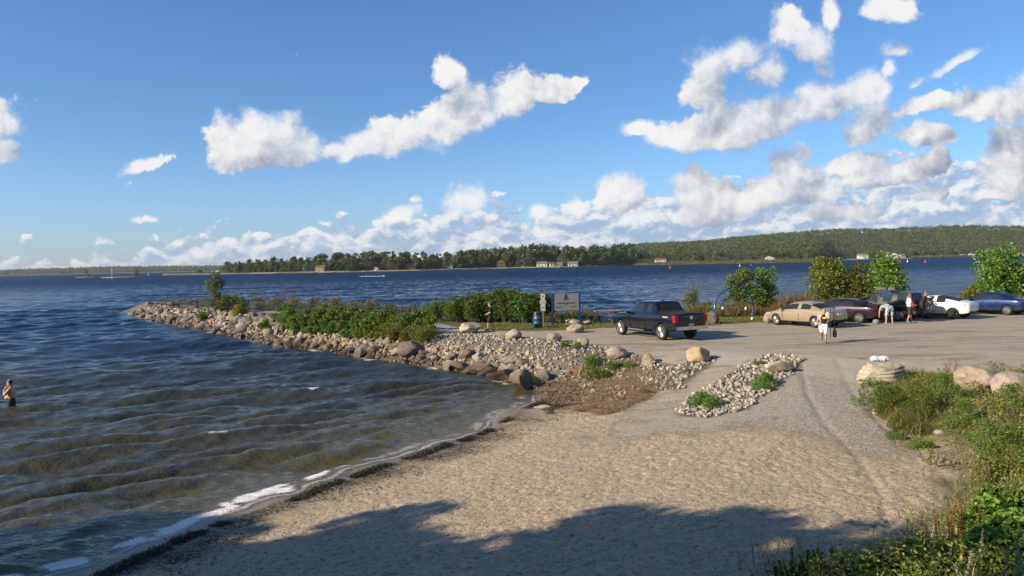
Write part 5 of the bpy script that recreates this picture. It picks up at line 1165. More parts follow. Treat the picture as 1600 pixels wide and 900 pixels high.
# houses of the far shore
ROOFM = {'brown': plain('roof_brown', (0.13, 0.09, 0.07), 0.85), 'grey': plain('roof_grey', (0.16, 0.165, 0.17), 0.85), 'red': plain('roof_red', (0.26, 0.10, 0.06), 0.85), 'white': plain('roof_white', (0.62, 0.63, 0.64), 0.6)}
WALLM = {'white': plain('wall_white', (0.74, 0.74, 0.72), 0.8), 'cream': plain('wall_cream', (0.66, 0.56, 0.38), 0.8), 'brown': plain('wall_brown', (0.11, 0.08, 0.06), 0.85), 'blue': plain('wall_blue', (0.48, 0.53, 0.58), 0.8), 'tan': plain('wall_tan', (0.30, 0.24, 0.18), 0.8), 'grey': plain('wall_grey', (0.34, 0.34, 0.34), 0.8), 'pink': plain('wall_pink', (0.5, 0.36, 0.30), 0.8)}
DGL = plain('window_dark', (0.03, 0.04, 0.05), 0.15)
def cottage(px, w_px, h_px, wall, roof, label, gable='side', dd=8, floors=1, deck=False):
    D = Dsh(px) + dd; x, y = fxy(px, D); z = float(hill(px, D)); w = w_px * D / FPX; h = h_px * D / FPX; root = empty('cottage', (x, y, z - 0.3), R(rt.uniform(-15, 15)), label, 'cottage')
    dp = max(6, w * 0.7); wh = h * 0.62; MB().box((0, dp / 2, wh / 2), (w, dp, wh)).build('wall', WALLM[wall], root)
    m = MB(); e = 0.5
    if gable == 'side': m.add([(-w / 2 - e, -e, wh), (w / 2 + e, -e, wh), (w / 2 + e, dp + e, wh), (-w / 2 - e, dp + e, wh), (-w / 2 - e, dp / 2, h), (w / 2 + e, dp / 2, h)], [(0, 1, 5, 4), (2, 3, 4, 5), (0, 4, 3), (1, 2, 5), (0, 3, 2, 1)])
    else: m.add([(-w / 2 - e, -e, wh), (w / 2 + e, -e, wh), (w / 2 + e, dp + e, wh), (-w / 2 - e, dp + e, wh), (0, -e, h), (0, dp + e, h)], [(0, 4, 5, 3), (1, 2, 5, 4), (0, 1, 4), (2, 3, 5), (0, 3, 2, 1)])
    m.build('roof', ROOFM[roof], root)
    nw = max(2, int(w / 3.2))
    for f in range(floors):
        for i in range(nw): 
            if i == nw // 2 and f == 0: MB().box(((i + 0.5) / nw * w - w / 2, -0.03, 1.05), (1.1, 0.1, 2.1)).build('door', DGL, root)
            else: MB().box(((i + 0.5) / nw * w - w / 2, -0.03, wh * (f + 0.58) / floors), (1.5, 0.1, min(1.4, wh / floors * 0.5))).build('window', DGL, root)
    if deck: MB().box((0, -2, 0.5), (w * 1.1, 3.5, 0.3)).build('deck', WALLM['tan'], root)
    return root
cottage(337, 9, 5, 'white', 'white', 'small white boathouse off the left end of the wooded point', dd=3)
cottage(500, 15, 10, 'tan', 'brown', 'brown-roofed cottage with a deck among trees on the wooded point', deck=True, dd=9)
cottage(588, 6, 7, 'white', 'grey', 'narrow pale cottage right of the white boat', gable='front')
cottage(643, 14, 10, 'brown', 'brown', 'dark brown cottage with a wide deck right of the middle of the point', deck=True, dd=10)
cottage(620, 4, 8, 'white', 'grey', 'tiny white hut high between trees left of the dark brown cottage', gable='front', dd=14)
cottage(702, 9, 6, 'white', 'grey', 'small white cottage left of the pale willow', dd=6)
cottage(784, 13, 13, 'brown', 'brown', 'big brown two-storey house with a front gable', gable='front', floors=2, dd=10)
cottage(820, 9, 10, 'grey', 'grey', 'grey cottage between the big brown house and the white cottage', dd=12)
cottage(848, 16, 9, 'white', 'grey', 'white cottage with a blue-grey roof in the cottage row', deck=True)
cottage(864, 7, 8, 'cream', 'brown', 'cream boathouse with a flat front right of the white cottage', dd=3)
cottage(875, 9, 7, 'grey', 'grey', 'low grey boathouse beside the cream boathouse', dd=4)
cottage(896, 15, 8, 'blue', 'grey', 'pale blue cottage below the red autumn tree', dd=6)
cottage(1033, 17, 8, 'white', 'red', 'red-roofed white house beside the brown dead wood', dd=35)
cottage(1204, 14, 8, 'white', 'white', 'white house on the reed shore', gable='front', dd=30, floors=1)
cottage(1350, 14, 9, 'white', 'grey', 'white cottage behind the top of the olive shrub', dd=12)
cottage(1400, 8, 8, 'cream', 'white', 'left cream cottage of the pair above the bright green tree', gable='front', dd=8)
cottage(1412, 8, 7, 'cream', 'grey', 'right cream cottage of the pair above the bright green tree', dd=8)
cottage(1393, 10, 10, 'grey', 'brown', 'grey cottage uphill behind the cream pair', dd=22)
cottage(1508, 9, 5, 'grey', 'grey', 'low grey cottage left of the white gabled cottage', dd=8)
cottage(1520, 8, 7, 'white', 'grey', 'white gabled cottage near the big leafy tree', gable='front', dd=8)
cottage(1597, 8, 7, 'pink', 'brown', 'pinkish cottage at the right picture edge on the far shore', dd=10)
# docks and breakwalls
DOCK = plain('dock_wood', (0.42, 0.36, 0.28), 0.85, var=0.2); 
for (px, w_px, L) in [(430, 40, 'long low stone dock on the left of the wooded point'), (483, 26, 'dock in front of the brown-roofed cottage'), (515, 22, 'dock right of the brown-roofed cottage'), (537, 24, 'pale breakwall left of the white boat'), (583, 34, 'dock right of the white boat'), (713, 26, 'dock in front of the small white cottage'), (754, 30, 'dock left of the big brown house'), (820, 38, 'long pale breakwall below the grey cottage'), (842, 22, 'high pale dock below the white cottage'), (869, 20, 'dock with boats below the cream boathouse'), (951, 22, 'pale dock right of the pale blue cottage'), (1340, 20, 'dock below the white cottage behind the olive shrub'), (1520, 24, 'pale boat ramp in front of the white gabled cottage')]:
    D = Dsh(px) - 3; x, y = fxy(px, D); w = w_px * D / FPX; root = empty('dock', (x, y, 0), 0, L, 'dock')
    m = MB(); m.box((0, 0, 1.0), (w, 2.6, 0.35)); m.build('deck', DOCK, root)
    m = MB()
    for i in range(int(w / 4) + 1): m.rod((-w / 2 + 0.3 + i * (w - 0.6) / max(1, int(w / 4)), -1.0, -1.5), (-w / 2 + 0.3 + i * (w - 0.6) / max(1, int(w / 4)), -1.0, 0.85), 0.14)
    m.build('pilings', DOCK, root)
HULL = plain('hull_white', (0.75, 0.76, 0.78), 0.3)
def motorboat(px, D, L, label, mat=HULL, rz=0.0):
    x, y = fxy(px, D); root = empty('motorboat', (x, y, 0.05), rz, label, 'boat'); m = MB(); st = [(-0.5, 0.42, 0.55), (-0.2, 0.46, 0.58), (0.15, 0.42, 0.66), (0.38, 0.24, 0.78), (0.5, 0.02, 0.9)]; vs = []; fs = []
    for i, (f, hw, zt) in enumerate(st): vs += [(f * L, -hw * L * 0.36, zt * L * 0.16), (f * L, -hw * L * 0.22, -0.1), (f * L, hw * L * 0.22, -0.1), (f * L, hw * L * 0.36, zt * L * 0.16)]
    for i in range(4):
        for k in range(4): a = i * 4 + k; b = i * 4 + (k + 1) % 4; fs.append((a, b, b + 4, a + 4))
    fs += [(3, 2, 1, 0), (16, 17, 18, 19)]; m.add(vs, fs).build('hull', mat, root)
    MB().add([(0.12 * L, -0.12 * L, 0.1 * L), (0.12 * L, 0.12 * L, 0.1 * L), (-0.02 * L, 0.12 * L, 0.19 * L), (-0.02 * L, -0.12 * L, 0.19 * L), (0.02 * L, -0.12 * L, 0.1 * L), (0.02 * L, 0.12 * L, 0.1 * L)], [(0, 1, 2, 3), (4, 5, 2, 3), (0, 3, 4), (1, 5, 2), (0, 4, 5, 1)]).build('windshield', DGL, root)
    MB().box((-0.53 * L, 0, 0.09 * L), (0.06 * L, 0.07 * L, 0.16 * L)).build('outboard_motor', DGL, root); return root
motorboat(571, Dsh(571) - 6, 8, 'white motorboat moored by the narrow pale cottage'); motorboat(720, Dsh(720) - 6, 8, 'white motorboat at the dock left of the pale willow'); motorboat(856, Dsh(856) - 6, 6, 'white motorboat left of the dock below the cream boathouse'); motorboat(877, Dsh(877) - 5, 8, 'white motorboat on the dock below the grey boathouse', rz=0.6); motorboat(372, Dsh(372) - 4, 6, 'small white boat at the left end of the wooded point'); motorboat(1341, Dsh(1341) - 6, 9, 'white boat below the white cottage, behind the olive shrub'); motorboat(1406, Dsh(1406) - 5, 6, 'small boat in front of the cream cottages')
def buoy(px, py, h, col, label):
    p = at(px, py, 0); root = empty('buoy', (p.x, p.y, 0), 0, label, 'buoy'); m = plain('buoy_' + col, (0.7, 0.05, 0.05) if col == 'red' else (0.75, 0.75, 0.75), 0.4)
    MB().lathe([(0.05, -0.3), (h * 0.28, -0.1), (h * 0.28, h * 0.25), (h * 0.12, h * 0.4), (h * 0.10, h * 0.8), (0.02, h)], 12).build('float', m, root, smooth=True); MB().rod((0, 0, h), (0, 0, h * 1.25), 0.05, 0.03).build('topmark', m, root)
buoy(1418, 409.5, 2.2, 'white', 'white channel buoy out on the lake at the right'); buoy(1446, 410.5, 2.2, 'red', 'right red channel buoy out on the lake'); buoy(1047, 420, 2.2, 'red', 'red channel buoy in front of the red-roofed house'); buoy(1156, 416.5, 1.6, 'white', 'small white buoy in front of the reed shore'); buoy(1174, 415, 1.6, 'red', 'small red buoy in front of the reed shore'); buoy(232, 430, 2.5, 'white', 'white marker on the left of the lake between islet and spit')
# marker pole, radio mast, islets
p = at(175, 436, 0); o = MB().rod((0, 0, -1), (0, 0, 7), 0.12, 0.08).box((0, 0, 6.6), (0.7, 0.2, 0.7)).build('marker_pole', HULL, loc=(p.x, p.y, 0)); tag(o, 'thin pale marker pole standing in the lake between two islets', 'pole')
x, y = fxy(227, 3600); m = MB(); m.rod((0, 0, 0), (0, 0, 55), 0.8, 0.5, 6)
for z in (14, 28, 42): m.box((0, 0, z), (2.4, 2.4, 0.5))
o = m.build('radio_mast', plain('mast_metal', (0.35, 0.33, 0.33), 0.5), loc=(x, y, 12)); tag(o, 'slender radio mast rising above the distant left shore', 'mast')
def islet(px, py, w_px, tree_h, label, tl, mat):
    p = at(px, py, 0); D = p.y; w = w_px * D / FPX; me = boulder_mesh('islet', int(px), FARG, cuts=6, sub=3, rough=0.15); o = link(bpy.data.objects.new('islet', me)); o.scale = (w / 2, 6, 1.3); o.location = (p.x, p.y, -0.1); tag(o, kind='structure')
    o2 = stones_mesh('islet_stones', [(p.x + rt.uniform(-w / 2, w / 2), p.y + rt.uniform(-4, 4), 0.3) for _ in range(60)], [rt.uniform(0.3, 0.9) for _ in range(60)], FIL_M, LF, 3); tag(link(bpy.data.objects.new('islet_stones', o2)), label, 'stones', kind='stuff')
    return p
p = islet(134, 434, 26, 12, 'brown stones of the left islet with the thin tree', '', None); r = far_tree('small_tree', 41, F_OLIVE, 11, 2.6, 260, 0.6, nb=7); r.location = (p.x, p.y, 0.6); r['label'] = 'thin sparse tree on the left islet in the lake'
r = far_tree('shrub', 43, F_RED, 3.0, 4, 200, 0.7, nb=5); r.location = (p.x + 3, p.y, 0.3); r['label'] = 'reddish low shrub on the left islet beside the thin tree'; r['category'] = 'shrub'
p = islet(186, 434, 52, 8, 'long low brown stone bar between the two islets', '', None); r = far_tree('small_tree', 42, F_OLIVE, 8.5, 3.2, 420, 0.6, nb=7, low=0.0); r.location = (p.x + 16, p.y, 0.4); r['label'] = 'bushy tree at the right end of the low stone bar'
p = at(309, 429, 0); r = far_tree('shrub', 44, F_OAK, 6, 5.5, 500, 0.8, nb=8, low=0.0); r.location = (p.x, p.y + 5, 0.4); r['label'] = 'dense dark shrub on the spit left of the white boathouse'; r['category'] = 'shrub'
# breaking foam on a shoal
pts = [(at(px, 432 + rt.uniform(-0.5, 0.5) - (px - 565) * 0.005, 0.05)) for px in np.linspace(562, 600, 46)]
tag(link(bpy.data.objects.new('breaking_foam', stones_mesh('breaking_foam', [tuple(q) for q in pts], [rt.uniform(0.2, 0.45) for q in pts], plain('foam_white', (0.8, 0.8, 0.8), 0.9), [LF[0]], 4, flat=0.35))), 'white line of waves breaking on a shoal before the far shore', 'foam', kind='stuff')

# ------------------------------------------------------------------ the air
hz_ = MB().box((0, 5000, 58), (26000, 24000, 130)); ho = hz_.build('haze', []) if False else None
me = bpy.data.meshes.new('haze'); _b = MB().box((0, 6000, 59), (40000, 40000, 130)); me.from_pydata(_b.v, [], _b.f)
hm = bpy.data.materials.new('air'); hm.use_nodes = True; ht = hm.node_tree; ht.nodes.clear(); ho_ = ht.nodes.new('ShaderNodeOutputMaterial'); hv = ht.nodes.new('ShaderNodeVolumePrincipled')
hv.inputs['Color'].default_value = (0.80, 0.88, 1.0, 1); hv.inputs['Density'].default_value = HAZE_DENSITY; hv.inputs['Anisotropy'].default_value = 0.2; ht.links.new(hv.outputs[0], ho_.inputs['Volume']); me.materials.append(hm)
tag(link(bpy.data.objects.new('haze', me)), kind='stuff', label='thin pale summer air over the lake')

# ------------------------------------------------------------------ vehicles
def carpaint(name, col, metal=0.35, rough=0.28):
    if name in _mc: return _mc[name]
    t = NT(name); nz = t.noise(900, 2, 0.5, t.obj()); c = t.mix(nz, tuple(x * 0.92 for x in col), tuple(min(1, x * 1.08) for x in col))
    dirt = t.noise(2.5, 5, 0.7, t.obj()); sp = t.n('ShaderNodeSeparateXYZ'); t.l(t.obj(), sp.inputs[0])
    lowd = t.m('MULTIPLY', t.m('SUBTRACT', 1.0, t.sm(sp.outputs[2], 0.25, 0.75)), t.sm(dirt, 0.35, 0.7), clamp=True)
    c = t.mix(t.m('MULTIPLY', lowd, 0.35), c, (0.22, 0.19, 0.16)); t.set(Base_Color=c, Metallic=metal); t.setv(t.bs.inputs['Roughness'], t.m('MULTIPLY_ADD', dirt, 0.15, rough)); t.bs.inputs['Coat Weight'].default_value = 0.7; t.bs.inputs['Coat Roughness'].default_value = 0.06
    _mc[name] = t.mat; return t.mat
GLASS = plain('tinted_glass', (0.022, 0.028, 0.032), 0.06, nscale=2.0); GLASS.node_tree.nodes['Principled BSDF'].inputs['Specular IOR Level'].default_value = 0.6
TYRE = plain('tyre_rubber', (0.025, 0.024, 0.023), 0.85, bump=0.3); ALLOY = plain('alloy', (0.36, 0.37, 0.38), 0.38, 0.8); BLACKP = plain('black_trim', (0.018, 0.018, 0.02), 0.5); CHROME = plain('chrome', (0.66, 0.67, 0.69), 0.16, 1.0); REDL = plain('tail_lens', (0.42, 0.012, 0.015), 0.15, coat=0.6); CLEARL = plain('clear_lens', (0.62, 0.64, 0.66), 0.1, coat=0.5); WELL = plain('wheel_well', (0.012, 0.012, 0.012), 0.95); PLATE = plain('licence_plate', (0.72, 0.74, 0.78), 0.4); BLACKRIM = plain('dark_rim', (0.05, 0.05, 0.055), 0.35, 0.6)
def modded(me, mods):
    o = bpy.data.objects.new('tmp', me); COL.objects.link(o); mods(o); dg = bpy.context.evaluated_depsgraph_get(); dg.update(); out = bpy.data.meshes.new_from_object(o.evaluated_get(dg)); bpy.data.objects.remove(o); return out
def loft_body(st, paint, wheels, wr, W, crown=0.03, sub=1):
    """st: (x, zbot, zbelt, w, zroof, wroof, tags) from rear to front; glass tags: s side glass, r top strip glass, b black"""
    bm = bmesh.new(); rings = []
    for (x, zb, zl, w, zr, wr_, tg) in st:
        h = zl - zb
        half = [(0, zb), (w * 0.78, zb), (w * 0.955, zb + 0.05 + h * 0.06), (w, zb + h * 0.42), (w * 0.985, zl - h * 0.10), (w * 0.945, zl), (wr_, zr - 0.035), (wr_ * 0.86, zr), (0, zr + crown)]
        ring = [bm.verts.new((x, y, z)) for y, z in half] + [bm.verts.new((x, -y, z)) for y, z in half[-2:0:-1]]
        rings.append(ring)
    N = len(rings[0])
    for i in range(len(rings) - 1):
        tg = st[i][6]
        for k in range(N):
            f = bm.faces.new((rings[i][k], rings[i + 1][k], rings[i + 1][(k + 1) % N], rings[i][(k + 1) % N])); f.smooth = True
            if k in (5, 10) and 's' in tg: f.material_index = 1
            if k in (6, 7, 8, 9) and 'r' in tg: f.material_index = 2
            if k in (7, 8) and 'p' in tg: f.material_index = 2
            if k in (0, 1, 14, 15): f.material_index = 3
            if k in (6, 7, 8, 9) and 'b' in tg: f.material_index = 4
    bm.faces.new(rings[0][::-1]); bm.faces.new(rings[-1])
    bmesh.ops.recalc_face_normals(bm, faces=bm.faces)
    me = bpy.data.meshes.new('body'); bm.to_mesh(me); bm.free()
    for m_ in (paint, GLASS, GLASS, BLACKP, BLACKP, WELL): me.materials.append(m_)
    cut = MB(); cut.cur = 0
    for wx_ in wheels:
        for s in (-1, 1): cut.lathe([(wr * 1.13, 0), (wr * 1.13, 0.40)], 28, (wx_, s * (W - 0.16) - 0.20, wr * 1.04), 'Y')
    cme = cut.mesh('cut', [WELL]); 
    co = bpy.data.objects.new('cut', cme); COL.objects.link(co)
    def mods(o):
        if sub: s = o.modifiers.new('s', 'SUBSURF'); s.levels = sub; s.render_levels = sub
        b = o.modifiers.new('b', 'BOOLEAN'); b.object = co; b.operation = 'DIFFERENCE'; b.solver = 'EXACT'
        try: b.material_mode = 'TRANSFER'
        except Exception: pass
    out = modded(me, mods); bpy.data.objects.remove(co); return out
def split_mats(me, groups, name0, parent, angle=40):
    """separate a mesh into part objects by material index -> {index: part name}; loose panes become separate parts"""
    res = []
    for idx, (nm, loose, grow) in groups.items():
        bm = bmesh.new(); bm.from_mesh(me)
        bmesh.ops.delete(bm, geom=[f for f in bm.faces if f.material_index != idx], context='FACES')
        if not bm.faces: bm.free(); continue
        seen = set(); comps = []
        bm.faces.ensure_lookup_table()
        for f in bm.faces:
            if f.index in seen: continue
            st = [f]; comp = []; seen.add(f.index)
            while st:
                g = st.pop(); comp.append(g.index)
                for e in g.edges:
                    for h in e.link_faces:
                        if h.index not in seen: seen.add(h.index); st.append(h)
            comps.append(comp)
        if not loose: comps = [[f.index for f in bm.faces]]
        for comp in comps:
            b2 = bmesh.new(); b2.from_mesh(me); cs = None
            bmesh.ops.delete(b2, geom=[f for f in b2.faces if f.material_index != idx], context='FACES'); b2.faces.ensure_lookup_table()
            ks = set(comp); bmesh.ops.delete(b2, geom=[f for f in b2.faces if f.index not in ks], context='FACES')
            m2 = bpy.data.meshes.new(nm); 
            if grow:
                b2.normal_update()
                for v in b2.verts: v.co += v.normal * 0.004
            b2.to_mesh(m2); b2.free()
            if len(m2.polygons) < 1: continue
            for m_ in me.materials: m2.materials.append(m_)
            m2.polygons.foreach_set('use_smooth', [True] * len(m2.polygons)); m2.set_sharp_from_angle(angle=R(angle))
            res.append(link(bpy.data.objects.new(nm, m2), parent))
        bm.free()
    return res
def wheel(root, x, y, r, wd, side, rim=ALLOY, spokes=5):
    m = MB(); prof = [(r * 0.66, -wd / 2 * 0.8), (r * 0.93, -wd / 2), (r, -wd / 2 * 0.72), (r, wd / 2 * 0.72), (r * 0.93, wd / 2), (r * 0.66, wd / 2 * 0.8)]
    t_ = m.lathe(prof, 28, (0, 0, 0), 'Y').build('wheel', TYRE, root, smooth=True); t_.location = (x, y, r)
    s = 1 if side > 0 else -1; m = MB()
    m.lathe([(r * 0.70, s * wd * 0.36), (r * 0.66, s * wd * 0.44), (r * 0.60, s * wd * 0.36), (r * 0.58, s * wd * 0.15)][:: s], 28, (0, 0, 0), 'Y')
    m.lathe([(0.001, s * wd * 0.30), (r * 0.15, s * wd * 0.40), (r * 0.17, s * wd * 0.28)], 12, (0, 0, 0), 'Y')
    for k in range(spokes):
        a = 6.2832 * k / spokes; d = Vector((math.cos(a), 0, math.sin(a))); q = Vector((-math.sin(a), 0, math.cos(a)))
        for off in (-0.06, 0.06):
            m.tube([d * r * 0.12 + q * off * r * 0.8 + Vector((0, s * wd * 0.36, 0)), d * r * 0.63 + q * off * r * 2.2 + Vector((0, s * wd * 0.36, 0))], [r * 0.075, r * 0.06], 6)
    m.build('rim', rim, t_, angle=40)
    MB().lathe([(0.01, s * wd * 0.12), (r * 0.6, s * wd * 0.13), (r * 0.6, s * wd * 0.02)], 20, (0, 0, 0), 'Y').build('brake_disc', BLACKP, t_)
def finish(me, root): return split_mats(me, {0: ('body', False, False), 1: ('window', True, True), 2: ('windshield', True, True), 3: ('underbody', False, False), 4: ('trim', False, False), 5: ('wheel_arch', False, False)}, '', root)
def place_car(root, rear_left_px, front_left_px, z, dir_=None):
    pass
def car(name, label, cat, paint, L, W, H, pos, head, kind='sedan', rim=ALLOY, spokes=5, wr=0.33, trunk_open=False, zc=None, group=None):
    root = empty(name, (pos[0], pos[1], gz(pos[0], pos[1]) + 0.01), head, label, cat, group); hw = W / 2; f = L / 2
    k = L / 4.8
    if kind == 'sedan':
        st = [(-f, .46, .78, hw * .72, .80, hw * .60, ''), (-f + .04, .30, .93, hw * .84, .98, hw * .66, ''), (-f + .28, .24, 1.02, hw * .95, 1.06, hw * .74, ''), (-f + .62, .22, 1.03, hw * .985, 1.09, hw * .76, 'r'), (-f + 1.50, .21, 1.00, hw, H - .06, hw * .66, 's'), (-f + 1.68, .21, .99, hw, H - .01, hw * .68, 's'), (-0.30 * k, .20, .975, hw, H, hw * .69, ''), (-0.20 * k, .20, .97, hw, H, hw * .69, 's'), (.38 * k, .20, .95, hw, H - .03, hw * .67, 's'), (.54 * k, .20, .945, hw, H - .09, hw * .66, 'sr'), (1.34 * k, .20, .93, hw * .99, 1.00, hw * .76, ''), (1.45 * k, .20, .90, hw * .985, .955, hw * .78, ''), (f - .45, .21, .80, hw * .95, .86, hw * .74, ''), (f - .12, .24, .68, hw * .86, .74, hw * .66, ''), (f, .36, .58, hw * .68, .62, hw * .55, '')]
        wh = (-f + 1.02 * k, f - .93 * k)
    elif kind == 'fastback':
        st = [(-f, .46, .84, hw * .70, .86, hw * .60, ''), (-f + .05, .30, .99, hw * .84, 1.07, hw * .66, ''), (-f + .30, .24, 1.02, hw * .95, 1.07, hw * .72, ''), (-f + .50, .22, 1.02, hw * .985, 1.11, hw * .72, 'r'), (-f + 1.55, .21, 1.00, hw, H - .05, hw * .64, 'rs'), (-0.30 * k, .20, .975, hw, H, hw * .67, ''), (-0.20 * k, .20, .97, hw, H, hw * .67, 's'), (.45 * k, .20, .95, hw, H - .03, hw * .66, 's'), (.62 * k, .20, .945, hw, H - .09, hw * .65, 'sr'), (1.35 * k, .20, .90, hw * .99, .96, hw * .76, ''), (f - .45, .21, .78, hw * .95, .84, hw * .74, ''), (f - .12, .24, .66, hw * .86, .72, hw * .66, ''), (f, .36, .56, hw * .68, .60, hw * .55, '')]
        wh = (-f + .98 * k, f - .86 * k)
    elif kind == 'suv':
        st = [(-f, .55, .98, hw * .86, 1.02, hw * .72, ''), (-f + .04, .42, 1.10, hw * .93, 1.14, hw * .78, 'p'), (-f + .10, .38, 1.11, hw * .96, H - .22, hw * .75, 'p'), (-f + .20, .36, 1.11, hw * .98, H - .04, hw * .76, ''), (-f + .34, .35, 1.11, hw, H, hw * .77, 's'), (-f + 1.15, .34, 1.10, hw, H, hw * .78, ''), (-f + 1.25, .34, 1.10, hw, H, hw * .78, 's'), (-.20, .34, 1.09, hw, H, hw * .78, ''), (-.10, .34, 1.09, hw, H, hw * .78, 's'), (.72, .34, 1.08, hw, H - .05, hw * .76, 'sr'), (1.22, .34, 1.07, hw * .99, 1.16, hw * .82, ''), (1.40, .34, 1.05, hw * .985, 1.11, hw * .83, ''), (f - .30, .36, .98, hw * .96, 1.04, hw * .80, ''), (f - .06, .42, .86, hw * .90, .92, hw * .76, ''), (f, .50, .74, hw * .80, .78, hw * .68, '')]
        wh = (-f + .95, f - .85)
    else:
        st = [(-f, .62, 1.28, hw * .97, 1.30, hw * .88, ''), (-f + .03, .54, 1.36, hw * .985, 1.385, hw * .90, 'b'), (-f + .25, .48, 1.36, hw, 1.385, hw * .90, 'b'), (-f + 1.55, .44, 1.35, hw, 1.385, hw * .90, 'b'), (-f + 1.62, .44, 1.33, hw, 1.40, hw * .86, 'p'), (-f + 1.86, .42, 1.32, hw, H - .05, hw * .77, ''), (-f + 1.95, .40, 1.31, hw, H - .01, hw * .78, 's'), (-.38, .38, 1.31, hw, H, hw * .79, ''), (-.26, .38, 1.31, hw, H, hw * .79, 's'), (.52, .38, 1.29, hw, H - .03, hw * .77, 's'), (.66, .38, 1.285, hw, H - .10, hw * .76, 'sr'), (1.22, .38, 1.27, hw * .99, 1.34, hw * .82, ''), (1.42, .38, 1.26, hw * .985, 1.31, hw * .84, ''), (f - .40, .40, 1.18, hw * .98, 1.23, hw * .84, ''), (f - .08, .50, 1.06, hw * .95, 1.12, hw * .82, ''), (f, .55, .95, hw * .88, .98, hw * .76, '')]
        wh = (-f + 1.22, f - .98)
    me = loft_body(st, paint, wh, wr, hw, sub=1 if kind != 'pickup' else 1)
    finish(me, root)
    for wx_ in wh:
        for s in (-1, 1): wheel(root, wx_, s * (hw - 0.13), wr, 0.235 if kind != 'pickup' else 0.28, s, rim, spokes)
    zl = 0.86 if kind in ('sedan', 'fastback') else 1.02
    rx = -f
    # tail lamps wrap round the corners
    for s in (-1, 1):
        if kind == 'pickup': MB().box((rx + 0.09, s * (hw - 0.075), 1.12), (0.20, 0.17, 0.36)).build('tail_light', REDL, root)
        elif kind == 'suv': MB().box((rx + 0.10, s * (hw - 0.12), 1.06), (0.20, 0.16, 0.34)).build('tail_light', REDL, root)
        else:
            y0, y1 = hw * .50, hw * .94
            MB().add([(rx + .015, s * y0, zl - .05), (rx + .045, s * hw * .74, zl - .07), (rx + .24, s * y1, zl - .02), (rx + .30, s * (y1 + .005), zl + .08), (rx + .09, s * hw * .80, zl + .10), (rx + .03, s * y0, zl + .07), (rx + .2, s * y0, zl), (rx + .35, s * hw * .7, zl)], [(0, 1, 4, 5), (1, 2, 3, 4), (0, 6, 7, 1), (5, 4, 7, 6), (1, 7, 2), (4, 3, 7), (2, 7, 3), (0, 5, 6)]).build('tail_light', REDL, root)
        fx = f; zz = .70 if kind in ('sedan', 'fastback') else .95
        MB().box((fx - (.20 if kind == 'pickup' else .27), s * hw * .74, zz), (.30, .26, .11), rz=-s * 0.55).build('headlight', CLEARL, root)
        mx = .95 * k if kind in ('sedan', 'fastback') else 1.0; mz = 1.0 if kind in ('sedan', 'fastback') else 1.30
        mm = MB(); mm.box((mx, s * (hw + .10), mz), (.12, .20, .14)).rod((mx, s * (hw * .9), mz - .04), (mx, s * (hw + .06), mz - .02), .025); mm.build('mirror', BLACKP if kind == 'pickup' else paint, root)
        for hx in ((-.75 * k, .15 * k) if kind != 'pickup' else (-.85, .15)): MB().box((hx, s * (hw + .005), (.86 if kind in ('sedan', 'fastback') else 1.16)), (.17, .03, .035)).build('door_handle', CHROME if kind == 'pickup' else paint, root)
        # door seams
        for sx in ((-1.25 * k, -.25 * k, .95 * k) if kind != 'pickup' else (-1.2, -.32, .98)):
            zt = .84 if kind in ('sedan', 'fastback') else (.98 if kind == 'suv' else 1.16); MB().box((sx, s * (hw * .985), (zt + .32) / 2 + .05), (.012, .030, zt - .40)).build('door_seam', BLACKP, root)
    MB().box((rx - .005, 0, .80 if kind in ('sedan', 'fastback') else .80), (.02, .31, .15)).build('licence_plate', PLATE, root)
    if kind == 'pickup':
        MB().box((rx - .07, 0, .66), (.20, W * .92, .17)).build('rear_bumper', CHROME, root, angle=30)
        MB().box((f - .02, 0, .62), (.18, W * .90, .20)).build('front_bumper', CHROME, root)
        MB().box((f - .01, 0, .93), (.06, W * .52, .30)).build('grille', BLACKP, root)
        MB().lathe([(.001, 0), (.10, .0), (.10, .015), (.001, .02)], 20, (rx - .015, 0, 1.17), 'X').build('tailgate_badge', CHROME, root)
        MB().box((rx - .004, 0, 1.05), (.012, W * .80, .012)).box((rx - .004, 0, 1.335), (.012, W * .80, .012)).build('tailgate_seam', BLACKP, root)
        for s in (-1, 1): MB().rod((-1.1, s * (hw - .02), .34), (1.25, s * (hw - .02), .34), .045).build('running_board', BLACKP, root)
        for s in (-1, 1): MB().box((-f + .80, s * (hw * 1.0 + .002), 1.20), (.42, .008, .07)).build('side_decal', plain('decal_grey', (0.45, 0.35, 0.32), 0.5), root)
        for s in (-1, 1): MB().box((1.45, s * (hw * .99 + .006), 1.08), (.26, .012, .06)).build('fender_badge', CHROME, root)
        for s in (-1, 1): MB().box((rx + .12, s * hw * .55, .70), (.06, .12, .06)).build('tow_hook', BLACKP, root)
        MB().box((-.62, 0, H + .035), (.30, .05, .04)).build('roof_antenna', BLACKP, root)
    elif kind == 'suv':
        MB().box((rx - .03, 0, .58), (.16, W * .9, .20)).build('rear_bumper', BLACKP, root)
        for s in (-1, 1): mm = MB(); mm.tube([(-f + .5, s * hw * .66, H + .06), (-f + .7, s * hw * .68, H + .10), (.5, s * hw * .68, H + .08), (.62, s * hw * .66, H)], .025, 6); mm.build('roof_rail', BLACKP, root)
    elif kind == 'fastback':
        MB().box((rx + .05, 0, .36), (.08, W * .60, .12)).build('bumper_insert', BLACKP, root)
    return root
def heading(p_rear, p_front): return math.atan2(p_front[1] - p_rear[1], p_front[0] - p_rear[0])
